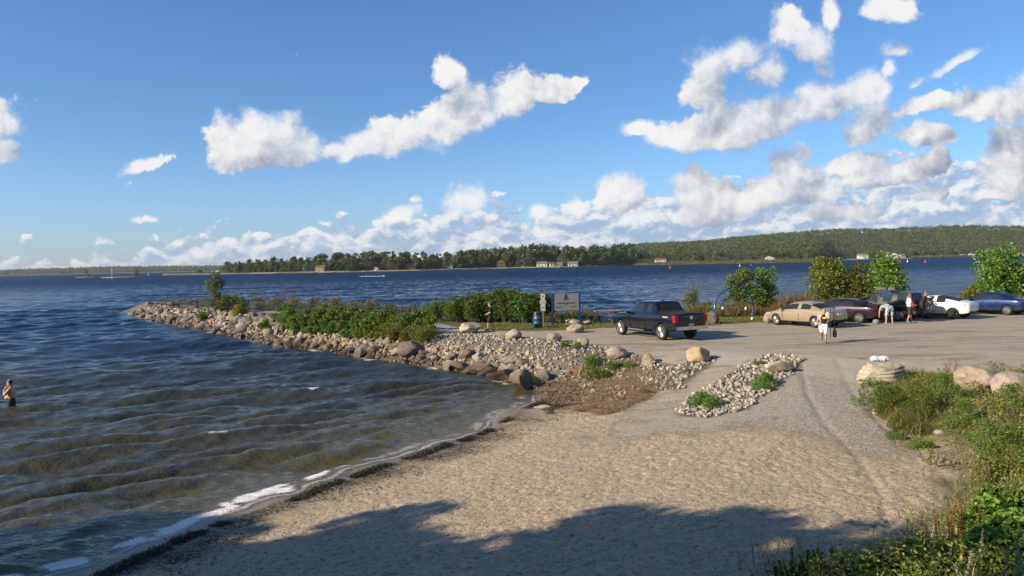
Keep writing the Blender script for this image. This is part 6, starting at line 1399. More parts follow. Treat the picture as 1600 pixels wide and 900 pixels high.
# pickup: near-side wheels stand at these pixels
a = at(971.6, 523.6, 1.2); b = at(1035.6, 532, 1.2); hd = heading(b, a); fwd = Vector((math.cos(hd), math.sin(hd), 0)); left = Vector((-math.sin(hd), math.cos(hd), 0))
mid = (a + b) / 2; W_ = 2.03; cen = mid - left * (W_ / 2 - 0.13) + fwd * (-(-5.89 / 2 + 1.22 + 5.89 / 2 - .98) / 2)
car('pickup_truck', 'dark navy crew-cab pickup with a covered bed parked on the gravel', 'pickup truck', carpaint('navy_paint', (0.0035, 0.005, 0.012), 0.1, 0.16), 5.89, W_, 1.95, (cen.x, cen.y), hd, 'pickup', wr=0.41, spokes=6)
def park(px_front_wheel, py_f, px_rear_wheel, py_r, W, L, kf, kr, wl_side=+1):
    """centre and heading from two wheel contact pixels on the side facing the viewer; kf, kr: wheel distance from nose and tail"""
    a = at(px_front_wheel, py_f, 1.22); b = at(px_rear_wheel, py_r, 1.22); hd = heading(b, a); fwd = Vector((math.cos(hd), math.sin(hd), 0)); left = Vector((-math.sin(hd), math.cos(hd), 0))
    m = (a + b) / 2; off = ((L / 2 - kf) - (L / 2 - kr)) / 2
    return (m - left * (W / 2 - 0.13) - fwd * off), hd, (a - b).length
BEIGE = carpaint('beige_paint', (0.44, 0.345, 0.23), 0.4, 0.24)
c_, h_, w_ = park(1218, 508, 1270, 512.0, 1.82, 4.85, .93, 1.02); print('beige wb', w_, math.degrees(h_))
car('sedan_car', 'beige four-door sedan behind the woman with paddles', 'car', BEIGE, 4.85, 1.82, 1.46, c_, h_, 'sedan', spokes=7)
MAR = carpaint('dark_purple_paint', (0.020, 0.008, 0.022), 0.3, 0.25)
# others stand side by side with the same heading
def beside(px_rear, py_rear, W, L, h, kr):
    b = at(px_rear, py_rear, 1.22); fwd = Vector((math.cos(h), math.sin(h), 0)); left = Vector((-math.sin(h), math.cos(h), 0)); return b - left * (W / 2 - 0.13) + fwd * (L / 2 - kr)
h_ = R(129)
c2 = beside(1343, 505, 1.80, 4.75, h_ + R(3), 1.02); hb = car('hatchback_car', 'dark purple car with its rear hatch raised', 'car', MAR, 4.75, 1.80, 1.45, c2, h_ + R(3), 'sedan', spokes=10)
# raised hatch and dark boot opening
m = MB(); lid = [(-1.25, 1.44), (-1.75, 1.72), (-2.30, 1.92), (-2.62, 1.90), (-2.70, 1.62), (-2.62, 1.60), (-2.52, 1.80), (-2.25, 1.82), (-1.8, 1.63), (-1.3, 1.38)]; m.prism(lid, -.66, .66); m.build('hatch_lid', MAR, hb, angle=40)
MB().prism([(-1.60, 1.645), (-2.20, 1.885), (-2.19, 1.905), (-1.59, 1.665)], -.52, .52).build('hatch_window', BLACKP, hb)
for s in (-1, 1): MB().rod((-1.75, s * .6, 1.05), (-2.15, s * .6, 1.76), .015).build('gas_strut', CHROME, hb)
MB().box((-2.02, 0, 1.02), (.72, 1.25, .16)).build('boot_opening', WELL, hb)
SUVP = carpaint('black_green_paint', (0.012, 0.016, 0.016), 0.2, 0.3)
c3 = beside(1404, 502, 1.84, 4.5, h_ + R(-2), .95); sv_ = car('utility_vehicle', 'black four-wheel-drive vehicle with rear spare wheel and roof box', 'car', SUVP, 4.5, 1.84, 1.80, c3, h_ + R(-2), 'suv', wr=.37)
# spare wheel with cover on the tailgate
m = MB(); m.lathe([(.001, -.12), (.33, -.12), (.37, -.06), (.37, .06), (.34, .09)], 26, (-2.40, -.10, 1.02), 'X'); m.build('spare_wheel', TYRE, sv_, smooth=True)
m = MB()
for (x0, x1) in ((-.9, -.4), (-.35, .35)): m.add([(x0, -.42, 1.88), (x1, -.45, 1.88), (x1, .45, 1.88), (x0, .42, 1.88), (x0 + .05, -.34, 2.06), (x1 - .08, -.36, 2.10), (x1 - .08, .36, 2.10), (x0 + .05, .34, 2.06)], [(0, 1, 5, 4), (1, 2, 6, 5), (2, 3, 7, 6), (3, 0, 4, 7), (4, 5, 6, 7), (3, 2, 1, 0)])
m.build('roof_basket', BLACKP, sv_)
WHITE = carpaint('white_paint', (0.74, 0.74, 0.73), 0.0, 0.3)
c4 = beside(1489, 498.5, 1.85, 4.69, h_ - R(1), .98); fb = car('fastback_car', 'white electric car with smooth fastback roof and dark wheels', 'car', WHITE, 4.69, 1.85, 1.44, c4, h_ - R(1), 'fastback', rim=BLACKRIM, wr=.34)
BLUE = carpaint('blue_paint', (0.007, 0.026, 0.12), 0.4, 0.25)
c5 = beside(1573.5, 492.5, 1.80, 4.60, h_ - R(4), 1.0); car('sedan_car', 'bright blue sedan at the right of the parked row', 'car', BLUE, 4.60, 1.80, 1.48, c5, h_ - R(4), 'sedan', spokes=8)
GREYC = carpaint('silver_paint', (0.40, 0.41, 0.42), 0.5, 0.3)
c6 = beside(1665, 489, 1.80, 4.60, h_ - R(4), 1.0); car('sedan_car', 'silver car mostly cut off by the right picture edge', 'car', GREYC, 4.60, 1.80, 1.46, c6, h_ - R(4), 'sedan', spokes=8)
# bicycle standing behind the utility vehicle
def bicycle(loc, rz, label):
    root = empty('bicycle', loc, rz, label, 'bicycle'); FR = plain('bike_frame', (0.05, 0.05, 0.055), 0.35, 0.3)
    for x in (-.50, .50):
        m = MB(); m.tube([(x + .33 * math.cos(a), 0, .34 + .33 * math.sin(a)) for a in [i * 6.2832 / 28 for i in range(28)]], .022, 6, closed=True); w = m.build('wheel', TYRE, root)
        m = MB(); m.tube([(x + .305 * math.cos(a), 0, .34 + .305 * math.sin(a)) for a in [i * 6.2832 / 28 for i in range(28)]], .012, 5, closed=True)
        for i in range(14): a = i * 6.2832 / 14; m.rod((x, 0, .34), (x + .30 * math.cos(a), 0, .34 + .30 * math.sin(a)), .0035, n=4)
        m.build('rim', ALLOY, w)
    m = MB(); bb = (-.05, 0, .30); st_ = (-.18, 0, .80); hd_ = (.33, 0, .82); rx_ = (-.50, 0, .34); fx_ = (.50, 0, .34)
    for p_, q_ in ((bb, st_), (st_, hd_), (bb, (.36, 0, .72)), (bb, rx_), (st_, rx_), ((.33, 0, .90), (.38, 0, .62)), ((.38, 0, .62), fx_)): m.rod(p_, q_, .02)
    m.build('frame', FR, root)
    m = MB(); m.rod((-.18, 0, .80), (-.21, 0, .95), .014); m.box((-.22, 0, .97), (.26, .12, .05)); m.build('saddle', BLACKP, root)
    m = MB(); m.rod((.33, 0, .90), (.35, 0, 1.02), .016); m.tube([(.30, -.30, 1.04), (.36, -.12, 1.02), (.36, .12, 1.02), (.30, .30, 1.04)], .016, 6); m.build('handlebar', ALLOY, root)
    m = MB(); m.lathe([(.09, -.01), (.09, .01)], 16, (-.05, .04, .30), 'Y'); m.rod((-.05, .04, .30), (.05, .10, .16), .012); m.rod((-.05, -.04, .30), (-.15, -.10, .44), .012); m.box((.05, .14, .16), (.09, .07, .02)); m.box((-.15, -.14, .44), (.09, .07, .02)); m.build('crank', ALLOY, root)
    return root
bk = h_ + R(-2); rear = Vector((c3.x, c3.y, 0)) - Vector((math.cos(bk), math.sin(bk), 0)) * (4.5 / 2 + .42); lf = Vector((-math.sin(bk), math.cos(bk), 0))
pz = rear - lf * .35
bicycle((pz.x, pz.y, gz(pz.x, pz.y) + .55), bk + R(90), 'bicycle hung upright on the rear rack of the black vehicle')
o = MB().box((0, 0, .50), (.10, 1.0, .05)).box((0, 0, .82), (.06, .1, .7)).build('rack_arm', BLACKP, sv_); o.location = (-2.60, -.1, 0)
MB().rod((-2.25, -.1, .52), (-2.62, -.1, .52), .03).build('rack_mount', BLACKP, sv_)

# ------------------------------------------------------------------ people
def skin_mesh(V, E, Rd, lv=1, mat=None, name='body', vox=None):
    """one continuous surface grown round a skeleton of tapered limbs"""
    m = MB(); Rr = [(r[0] + r[1]) / 2 if hasattr(r, '__len__') else r for r in Rd]
    for v, r in zip(V, Rr): m.ball(v, r, 2)
    for i, j in E: m.tube([V[i], V[j]], [Rr[i] * .985, Rr[j] * .985], 14)
    me = m.mesh(name, mat)
    def mods(o):
        q = o.modifiers.new('r', 'REMESH'); q.mode = 'VOXEL'; q.voxel_size = vox or (.007 if name == 'body' else .012); q.use_smooth_shade = True
        w = o.modifiers.new('w', 'SMOOTH'); w.factor = .5; w.iterations = 5 if name == 'body' else 6
    o = bpy.data.objects.new('tmp', me); COL.objects.link(o); mods(o); dg = bpy.context.evaluated_depsgraph_get(); dg.update(); out = bpy.data.meshes.new_from_object(o.evaluated_get(dg)); bpy.data.objects.remove(o)
    out.materials.clear(); out.materials.append(mat); out.name = name; out.polygons.foreach_set('use_smooth', [True] * len(out.polygons)); return out
class Sk:
    def __init__(s): s.V = []; s.E = []; s.R = []
    def add(s, p, r, par=None):
        s.V.append(Vector(p)); s.R.append(r); i = len(s.V) - 1
        if par is not None: s.E.append((par, i))
        return i
SKIN = plain('skin', (0.50, 0.29, 0.20), 0.55, nscale=12); SKIND = plain('tanned_skin', (0.42, 0.22, 0.14), 0.55, nscale=12)
def person(label, J, loc, rz, clothes, hair=None, skin=SKIN, height=1.7, hands=True, zoff=None, hairlen=0.0):
    """J: joints in metres for a 1.7 m figure, facing +x; clothes: list of (name, kind, material)"""
    k = height / 1.7; J = {a: Vector(b) * k for a, b in J.items()}; root = empty('person', (loc[0], loc[1], loc[2]), rz, label, 'person')
    s = Sk(); pel = s.add(J['pelvis'], .105 * k); wa = s.add(J['waist'], (.115 * k if 'belly' not in J else .13 * k), pel); ch = s.add(J['chest'], .125 * k, wa); nk = s.add(J['neck'], .052 * k, ch)
    hd = J['head']; up = (hd - J['neck']).normalized(); face = J['face'].normalized()
    if 'belly' in J: s.add(J['belly'], .10 * k, wa)
    jw = s.add(hd - up * .055 * k + face * .022 * k, .062 * k, nk); sk_ = s.add(hd + up * .035 * k - face * .008, .094 * k, jw); s.add(hd + up * .065 * k - face * .02, .082 * k, sk_); s.add(hd - up * .02 * k - face * .02 * k, .072 * k, nk)
    s.add(hd - up * .012 * k + face * .108 * k, .013 * k, jw); s.add(hd - up * .07 * k + face * .07 * k, .022 * k, jw)
    side = face.cross(up).normalized()
    for q in (-1, 1): s.add(hd + side * q * .088 * k - up * .01, .014 * k, sk_)
    for S in 'LR':
        rib = s.add(J['chest'].lerp(J['sh' + S], .45) - Vector((0, 0, .03 * k)), .098 * k, ch); s.E.append((wa, rib)); flank = s.add(J['waist'].lerp(J['hip' + S], .45), .085 * k, rib)
        sh = s.add(J['sh' + S], .062 * k, rib); el = s.add(J['el' + S], .042 * k, sh); fa = s.add(J['el' + S].lerp(J['wr' + S], .35), .042 * k, el); wr_ = s.add(J['wr' + S], .027 * k, fa)
        hv = (J['hd' + S] - J['wr' + S]).normalized(); pal = s.add(J['wr' + S] + hv * .055 * k, (.038 * k, .018 * k), wr_)
        sd_ = hv.cross(Vector((0, 0, 1))); sd_ = sd_.normalized() if sd_.length > .2 else hv.cross(Vector((1, 0, 0))).normalized(); curl = hv.cross(sd_).normalized()
        for fi, (o_, ln) in enumerate(((-.028, .066), (-.010, .078), (.010, .074), (.027, .058))):
            a_ = s.add(J['wr' + S] + hv * .095 * k + sd_ * o_ * k, .0095 * k, pal); b_ = s.add(s.V[a_] + (hv * .6 + curl * .35) * ln * .55 * k, .0085 * k, a_); s.add(s.V[b_] + (hv * .3 + curl * .6) * ln * .5 * k, .007 * k, b_)
        th_ = s.add(J['wr' + S] + hv * .045 * k - sd_ * .045 * k, .011 * k, pal); s.add(s.V[th_] + (hv * .7 - sd_ * .35 + curl * .3) * .045 * k, .009 * k, th_)
        hp = s.add(J['hip' + S], .092 * k, pel); th = s.add(J['hip' + S].lerp(J['kn' + S], .4), .080 * k, hp); kn = s.add(J['kn' + S], .054 * k, th); cf = s.add(J['kn' + S].lerp(J['an' + S], .32), .056 * k, kn); an = s.add(J['an' + S], .034 * k, cf)
        ft = J['to' + S] - J['an' + S]; s.add(J['an' + S] + Vector((0, 0, -.035 * k)) - ft * .2, .032 * k, an); bl_ = s.add(J['an' + S] + ft * .65, .036 * k, an); s.add(J['to' + S], .024 * k, bl_)
    link(bpy.data.objects.new('body', skin_mesh(s.V, s.E, s.R, 2, skin)), root)
    EYE = plain('eye', (0.03, 0.02, 0.015), 0.2)
    for q in (-1, 1): MB().ball(hd + up * .012 * k + face * .080 * k + side * q * .030 * k, .012 * k, 1).build('eye', EYE, root, smooth=True)
    MB().ball(hd - up * .050 * k + face * .078 * k, .018 * k, 1, (.5, 1, .3)).build('mouth', plain('lip', (0.35, 0.12, 0.10), 0.5), root, smooth=True)
    if hair is not None:
        bm = bmesh.new(); bmesh.ops.create_icosphere(bm, subdivisions=3, radius=.118 * k); M3 = Matrix((face, side, up)).transposed()
        bmesh.ops.delete(bm, geom=[v for v in bm.verts if (v.co.x > .0 * k and v.co.z < .055 * k) or v.co.z < (-.05 * k - hairlen)], context='VERTS')
        for v in bm.verts:
            n_ = mnoise.noise(v.co * 30) * .008; v.co *= (1 + n_ / .118); v.co = M3 @ (Vector((v.co.x * .98, v.co.y * .88, v.co.z * 1.05))) + hd + up * .015 * k - face * .012
        me = bpy.data.meshes.new('hair'); bm.to_mesh(me); bm.free(); me.materials.append(hair); me.polygons.foreach_set('use_smooth', [True] * len(me.polygons)); link(bpy.data.objects.new('hair', me), root)
    for (nm, kd, mt) in clothes:
        c = Sk()
        if kd in ('shirt', 'sleeveless'):
            a0 = c.add(J['pelvis'] + (J['waist'] - J['pelvis']) * .2, .132 * k); a1 = c.add(J['waist'], .134 * k, a0); a2 = c.add(J['chest'], .142 * k, a1); c.add(J['neck'] - (J['neck'] - J['chest']) * .40, .085 * k, a2)
            for S in 'LR': q0_ = c.add(J['hip' + S] + Vector((0, 0, .09 * k)), .085 * k, a0); q1_ = c.add(J['sh' + S].lerp(J['chest'], .45), .105 * k, a2); c.E.append((q0_, q1_))
            for S in 'LR':
                b0 = c.add(J['sh' + S], .082 * k, a2)
                if kd == 'shirt': c.add(J['sh' + S].lerp(J['el' + S], .75), .062 * k, b0)
        elif kd in ('shorts', 'trousers'):
            a0 = c.add(J['pelvis'] + (J['waist'] - J['pelvis']) * .45, .128 * k); a1 = c.add(J['pelvis'], .135 * k, a0)
            for S in 'LR':
                b0 = c.add(J['hip' + S], .112 * k, a1); 
                if kd == 'shorts': b1 = c.add(J['hip' + S].lerp(J['kn' + S], .5), .104 * k, b0); c.add(J['hip' + S].lerp(J['kn' + S], .84), .092 * k, b1)
                else: b1 = c.add(J['kn' + S], .075 * k, b0); c.add(J['kn' + S].lerp(J['an' + S], .85), .065 * k, b1)
        elif kd == 'vest':
            a0 = c.add(J['waist'] - (J['chest'] - J['waist']) * .2, .162 * k); a2 = c.add(J['chest'], .172 * k, a0); c.add(J['chest'].lerp(J['neck'], .5), .11 * k, a2)
        elif kd in ('shoe', 'sock'):
            for S in 'LR':
                c = Sk(); ft = J['to' + S] - J['an' + S]; a0 = c.add(J['an' + S] + Vector((0, 0, .02 * k)), .046 * k); a1 = c.add(J['an' + S] + ft * .5 + Vector((0, 0, .006)), .046 * k, a0); c.add(J['to' + S] + Vector((0, 0, .008)), .036 * k, a1); c.add(J['an' + S] + Vector((0, 0, -.03 * k)) - ft * .25, .040 * k, a0)
                if kd == 'sock': c.add(J['an' + S].lerp(J['kn' + S], .35), .05 * k, a0)
                link(bpy.data.objects.new(nm, skin_mesh(c.V, c.E, c.R, 1, mt, nm)), root)
            continue
        link(bpy.data.objects.new(nm, skin_mesh(c.V, c.E, c.R, 2, mt, nm)), root)
    return root
def stand(**o):
    J = dict(pelvis=(0, 0, .92), waist=(0, 0, 1.07), chest=(.0, 0, 1.25), neck=(.0, 0, 1.43), head=(.02, 0, 1.57), face=(1, 0, -.05), shL=(0, .17, 1.36), elL=(-.02, .23, 1.10), wrL=(.06, .25, .86), hdL=(.08, .25, .76), shR=(0, -.17, 1.36), elR=(-.02, -.23, 1.10), wrR=(.06, -.25, .86), hdR=(.08, -.25, .76),
             hipL=(0, .09, .88), knL=(.03, .10, .48), anL=(0, .10, .08), toL=(.17, .12, .03), hipR=(0, -.09, .88), knR=(.03, -.10, .48), anR=(0, -.10, .08), toR=(.17, -.12, .03)); J.update(o); return J
HAIRB = plain('black_hair', (0.015, 0.012, 0.010), 0.6, nscale=60, var=.4); HAIRBR = plain('brown_hair', (0.07, 0.04, 0.025), 0.6, nscale=60, var=.4); HAIRBL = plain('fair_hair', (0.34, 0.22, 0.12), 0.6, nscale=60, var=.3)
CB = plain('black_cloth', (0.015, 0.015, 0.017), 0.85, nscale=40); CW = plain('white_cloth', (0.72, 0.74, 0.78), 0.85, nscale=20); CG = plain('grey_blue_cloth', (0.30, 0.36, 0.42), 0.85); CSH = plain('charcoal_cloth', (0.035, 0.037, 0.04), 0.85)
def patterned(name, a, b, sc, th):
    t = NT(name); n_ = t.noise(sc, 3, 0.5, t.obj(), 0.6); t.set(Base_Color=t.mix(t.sm(n_, th - .03, th + .03), a, b), Roughness=.85); return t.mat
CF_ = patterned('floral_cloth', (0.10, 0.20, 0.36), (0.60, 0.66, 0.70), 14, .5); CPINK = patterned('pink_pattern_cloth', (0.62, 0.60, 0.66), (0.55, 0.16, 0.28), 12, .55); CMINT = plain('mint_cloth', (0.42, 0.66, 0.58), 0.8); CTEAL = plain('teal_shoe', (0.04, 0.12, 0.17), 0.7); CORG = plain('orange_yellow_fabric', (0.78, 0.42, 0.03), 0.6)
# woman crossing the gravel with two paddles: walks towards the lower left, front turned three quarters to the viewer
p = at(1287.5, 537, 1.2); zg = gz(p.x, p.y)
Jw = stand(chest=(.05, 0, 1.25), neck=(.08, 0, 1.42), head=(.13, .02, 1.55), face=(.9, .25, -.35), shL=(.05, .17, 1.35), elL=(.10, .26, 1.12), wrL=(.27, .22, 1.20), hdL=(.33, .18, 1.24), shR=(.05, -.17, 1.35), elR=(-.05, -.28, 1.12), wrR=(.10, -.30, .98), hdR=(.16, -.26, .97),
           hipL=(0, .09, .88), knL=(.10, .09, .47), anL=(.02, .09, .08), toL=(.18, .10, .03), hipR=(0, -.09, .88), knR=(.16, -.10, .55), anR=(-.16, -.09, .32), toR=(-.08, -.10, .16))
wm_ = person('woman in shorts and life vest carrying two paddles across the gravel', Jw, (p.x, p.y, zg - .005), R(-118), [('shirt', 'shirt', CPINK), ('life_vest', 'vest', CB), ('shorts', 'shorts', CW), ('water_shoe', 'shoe', CTEAL)], HAIRBL, SKIN, 1.66)
MB().ball((.21, .08, 1.22), .105, 2, (.6, 1.3, .5)).build('orange_pouch', CORG, wm_, smooth=True)
m = MB(); m.add([(.10, -.22, 1.0), (.13, -.17, 1.0), (.15, -.15, .70), (.06, -.24, .68), (.08, -.22, .85)], [(0, 1, 2, 3), (0, 3, 4)]).build('mint_towel', CMINT, wm_)
def paddle(px, py_bottom, height, lab, wide, rz):
    q = at(px, py_bottom, 1.25); root = empty('paddle', ((px - 800) / FPX * (p.y - .1), p.y - .10, zg + .28), rz, lab, 'paddle'); root.rotation_euler = (0, R(-2), rz)
    MB().rod((0, 0, .40), (0, 0, height), .016).build('shaft', BLACKP, root)
    m = MB(); m.prism([(-.025, .46), (.025, .46), (wide, .25), (wide * 1.05, .10), (wide * .7, .0), (-wide * .7, .0), (-wide * 1.05, .10), (-wide, .25)], -.012, .012); m.build('blade', plain('paddle_blade', (0.035, 0.035, 0.04), 0.4), root)
    MB().box((0, 0, height), (.10, .03, .035)).build('grip', BLACKP, root); return root
paddle(1297.2, 530, 1.95, 'left paddle held by the woman, its blade edge-on', .09, R(75)); paddle(1304.3, 531, 1.40, 'right paddle held by the woman, its blade facing the viewer', .10, R(5))
# walker in black on the path
p = at(767, 517.5, 1.22); zg = gz(p.x, p.y)
Jk = stand(chest=(-.02, 0, 1.25), neck=(.0, 0, 1.42), head=(.04, 0, 1.56), face=(1, 0, -.15), elL=(-.02, .24, 1.12), wrL=(.20, .22, 1.00), hdL=(.28, .20, 1.0), elR=(-.04, -.24, 1.12), wrR=(.18, -.22, 1.04), hdR=(.26, -.20, 1.05), knL=(.12, .10, .50), anL=(.16, .10, .09), toL=(.32, .10, .05), knR=(-.06, -.10, .48), anR=(-.24, -.10, .12), toR=(-.10, -.10, .03))
person('person in black walking left along the path before the sumac', Jk, (p.x, p.y, zg), R(172), [('shirt', 'shirt', CB), ('shorts', 'shorts', CB), ('sandal', 'shoe', plain('sandal_brown', (0.16, 0.07, 0.04), .7))], HAIRB, SKIN, 1.76)
# person bending into the boot of the purple car
p = at(1389, 506.5, 1.22); zg = gz(p.x, p.y)
Jb = stand(pelvis=(-.05, 0, .88), waist=(.10, 0, 1.0), chest=(.30, 0, .98), neck=(.46, 0, .86), head=(.58, 0, .80), face=(.6, 0, -.8), shL=(.38, .17, .98), elL=(.45, .26, .72), wrL=(.42, .30, .48), hdL=(.42, .30, .38), shR=(.38, -.17, .98), elR=(.52, -.24, .74), wrR=(.60, -.20, .52), hdR=(.63, -.18, .44), hipL=(-.06, .13, .86), knL=(-.02, .17, .47), anL=(-.04, .20, .08), toL=(.13, .21, .03), hipR=(-.06, -.13, .86), knR=(-.02, -.17, .47), anR=(-.04, -.20, .08), toR=(.13, -.21, .03))
person('person in blue floral shorts bending forward behind the purple car', Jb, (p.x, p.y, zg), R(100), [('shirt', 'shirt', CG), ('shorts', 'shorts', CF_)], HAIRBR, SKIN, 1.82)
MB().lathe([(.02, 0), (.16, .0), (.19, .12), (.17, .26), (.10, .30)], 12).build('duffel_bag', plain('grey_bag', (0.20, 0.22, 0.24), .8), loc=(p.x - .75, p.y + .05, gz(p.x - .75, p.y)), smooth=True)
tag(bpy.data.objects['duffel_bag'], 'grey bag on the ground at the hands of the bending person', 'bag')
# man in a white shirt
p = at(1421, 504.8, 1.22); zg = gz(p.x, p.y)
Jm = stand(head=(.03, 0, 1.57), elL=(.02, .23, 1.12), wrL=(.26, .20, 1.0), hdL=(.35, .18, 1.0), elR=(.0, -.24, 1.12), wrR=(.24, -.20, 1.02), hdR=(.33, -.18, 1.03), knL=(.10, .10, .50), anL=(.12, .10, .08), toL=(.28, .11, .03), knR=(-.02, -.10, .48), anR=(-.14, -.10, .09), toR=(.02, -.11, .03))
person('man in a white t-shirt and dark shorts behind the black vehicle', Jm, (p.x, p.y, zg), R(-15), [('t_shirt', 'shirt', CW), ('shorts', 'shorts', CSH), ('sneaker', 'sock', plain('blue_grey_sock', (0.22, 0.26, 0.36), .8))], HAIRBR, SKIND, 1.80)
# person in black by the white car door
c = c4 - Vector((math.cos(h_), math.sin(h_), 0)) * (-.8); lf = Vector((-math.sin(h_), math.cos(h_), 0)); q = Vector((c4.x, c4.y, 0)) + lf * 1.35 + Vector((math.cos(h_), math.sin(h_), 0)) * .1; zg = gz(q.x, q.y)
Jd = stand(elL=(.05, .25, 1.15), wrL=(.25, .20, 1.02), hdL=(.34, .18, 1.0), elR=(.05, -.25, 1.15), wrR=(.27, -.18, 1.05), hdR=(.36, -.16, 1.03))
person('person in black standing at the left door of the white car', Jd, (q.x, q.y, zg), R(-40), [('shirt', 'shirt', CB), ('trousers', 'trousers', CB), ('shoe', 'shoe', CB)], HAIRB, SKIN, 1.78)
# bather standing in the shallow water
p = at(15.5, 645, 0.0)
Js = stand(waist=(.02, 0, 1.07), belly=(.13, 0, 1.03), chest=(.0, 0, 1.25), head=(.04, 0, 1.55), face=(1, 0, -.3), shL=(0, .17, 1.35), elL=(.16, .20, 1.16), wrL=(.20, .06, 1.34), hdL=(.15, .02, 1.42), shR=(0, -.17, 1.35), elR=(.17, -.20, 1.16), wrR=(.21, -.06, 1.36), hdR=(.16, -.03, 1.44), knL=(.02, .10, .48), knR=(.02, -.10, .48))
person('bare-chested bather in dark swim shorts standing in the lake', Js, (p.x + .08, p.y, -.48), R(-165), [('swim_shorts', 'shorts', patterned('swim_shorts_cloth', (0.012, 0.014, 0.018), (0.22, 0.23, 0.25), 7, .66))], HAIRB, SKIN, 1.76)

# ------------------------------------------------------------------ furniture and signs
# pier fence: two runs, each one thing; posts are its parts
FEN = plain('fence_black', (0.018, 0.018, 0.020), 0.5)
def fence(pts, label, step=2.0, h=1.05, balus=True):
    root = empty('metal_fence', (pts[0][0], pts[0][1], gz(*pts[0])), 0, label, 'fence'); o0 = root.location; rl_ = MB(); n = 0; pp_ = []
    for i in range(len(pts) - 1):
        a, b = Vector((*pts[i], 0)), Vector((*pts[i + 1], 0)); L = (b - a).length; k = max(1, round(L / step))
        for j in range(k): q = a.lerp(b, j / k); pp_.append(Vector((q.x, q.y, max(1.15, gz(q.x, q.y)))))
    q = Vector((*pts[-1], 0)); pp_.append(Vector((q.x, q.y, max(1.15, gz(q.x, q.y)))))
    for q in pp_: MB().box(tuple(q - o0 + Vector((0, 0, h / 2 - .05))), (.06, .06, h + .1)).build('post', FEN, root)
    for zf in (.12, .55, .98): rl_.tube([q - o0 + Vector((0, 0, h * zf)) for q in pp_], .02, 5)
    rl_.build('rails', FEN, root)
    if balus:
        m = MB()
        for i in range(len(pp_) - 1):
            for j in range(1, 5): q = pp_[i].lerp(pp_[i + 1], j / 5) - o0; m.box((q.x, q.y, q.z + h * .55), (.014, .014, h * .86))
        m.build('balusters', FEN, root)
    return root
fence(atl([(252, 481), (300, 483), (345, 489), (433, 492), (535, 498), (633, 503), (682, 508)], 1.22), 'black metal fence along the beach side of the pier path')
fence(atl([(262, 475.5), (320, 480), (421, 486), (535, 489.5), (655, 495)], 1.22), 'black metal fence along the lake side of the pier path')
# picnic tables
WOODT = plain('weathered_wood', (0.26, 0.19, 0.14), 0.85, nscale=9, var=.3); WOODR = plain('red_brown_wood', (0.30, 0.16, 0.10), 0.8, nscale=9, var=.3)
def picnic(loc, rz, label, mat=WOODT, group=None):
    root = empty('picnic_table', loc, rz, label, 'picnic table', group); m = MB()
    for i in range(5): m.box((0, -.30 + i * .15, .75), (1.8, .135, .04))
    m.build('table_top', mat, root)
    for s in (-1, 1):
        m = MB()
        for i in range(2): m.box((0, s * (.62 + i * .15), .45), (1.8, .135, .04))
        m.build('bench_seat', mat, root)
    for x in (-.65, .65):
        m = MB(); m.rod((x, .18, .73), (x, .55, .0), .03, n=6); m.rod((x, -.18, .73), (x, -.55, .0), .03, n=6); m.rod((x, -.80, .42), (x, .80, .42), .03, n=6); m.build('leg_frame', BLACKP, root)
    return root
for i, (px, py, L) in enumerate([(270, 480, 'leftmost picnic table at the tip of the pier'), (291, 480, 'middle picnic table at the tip of the pier'), (306, 479.5, 'picnic table nearest the lone tree at the tip of the pier')]):
    q = at(px, py - 1, 1.25); picnic((q.x, q.y, gz(q.x, q.y)), R(25 + 20 * i), L, plain('dark_table', (0.12, 0.11, 0.11), .7), 'picnic tables on the pier tip')
q = at(949, 503, 1.22); picnic((q.x, q.y, gz(q.x, q.y)), R(8), 'picnic table with a red-brown top left of the pickup', WOODR)
q2 = at(943, 503.5, 1.22)
root = empty('cooler_bag', (q2.x, q2.y - .15, gz(q2.x, q2.y)), 0, 'light blue bag standing under the picnic table left of the pickup', 'bag'); m = MB(); m.lathe([(.22, 0), (.27, .05), (.27, .42), (.20, .58), (.06, .64)], 14); m.build('bag_body', plain('light_blue_fabric', (0.22, 0.45, 0.68), .7), root, smooth=True); MB().tube([(-.12, 0, .58), (-.08, 0, .74), (.08, 0, .74), (.12, 0, .58)], .015, 6).build('handle', BLACKP, root)
# litter barrel
q = at(840.5, 512.5, 1.22); root = empty('litter_barrel', (q.x, q.y, gz(q.x, q.y)), 0, 'steel-blue litter barrel with a dark lid beside the small sign', 'litter bin')
m = MB(); m.lathe([(.29, 0), (.30, .02), (.295, .28), (.31, .30), (.295, .32), (.295, .56), (.31, .58), (.295, .60), (.295, .86)], 24); m.build('barrel', plain('barrel_blue', (0.035, 0.085, 0.125), .45, .3, var=.3, nscale=3), root, angle=40)
m = MB(); m.lathe([(.30, .84), (.31, .86), (.27, 1.02), (.12, 1.06), (.02, 1.06)], 24); m.build('lid', plain('lid_dark', (0.02, 0.018, 0.018), .5), root, angle=40); MB().box((0, -.28, .93), (.20, .06, .09)).build('lid_opening', WELL, root)
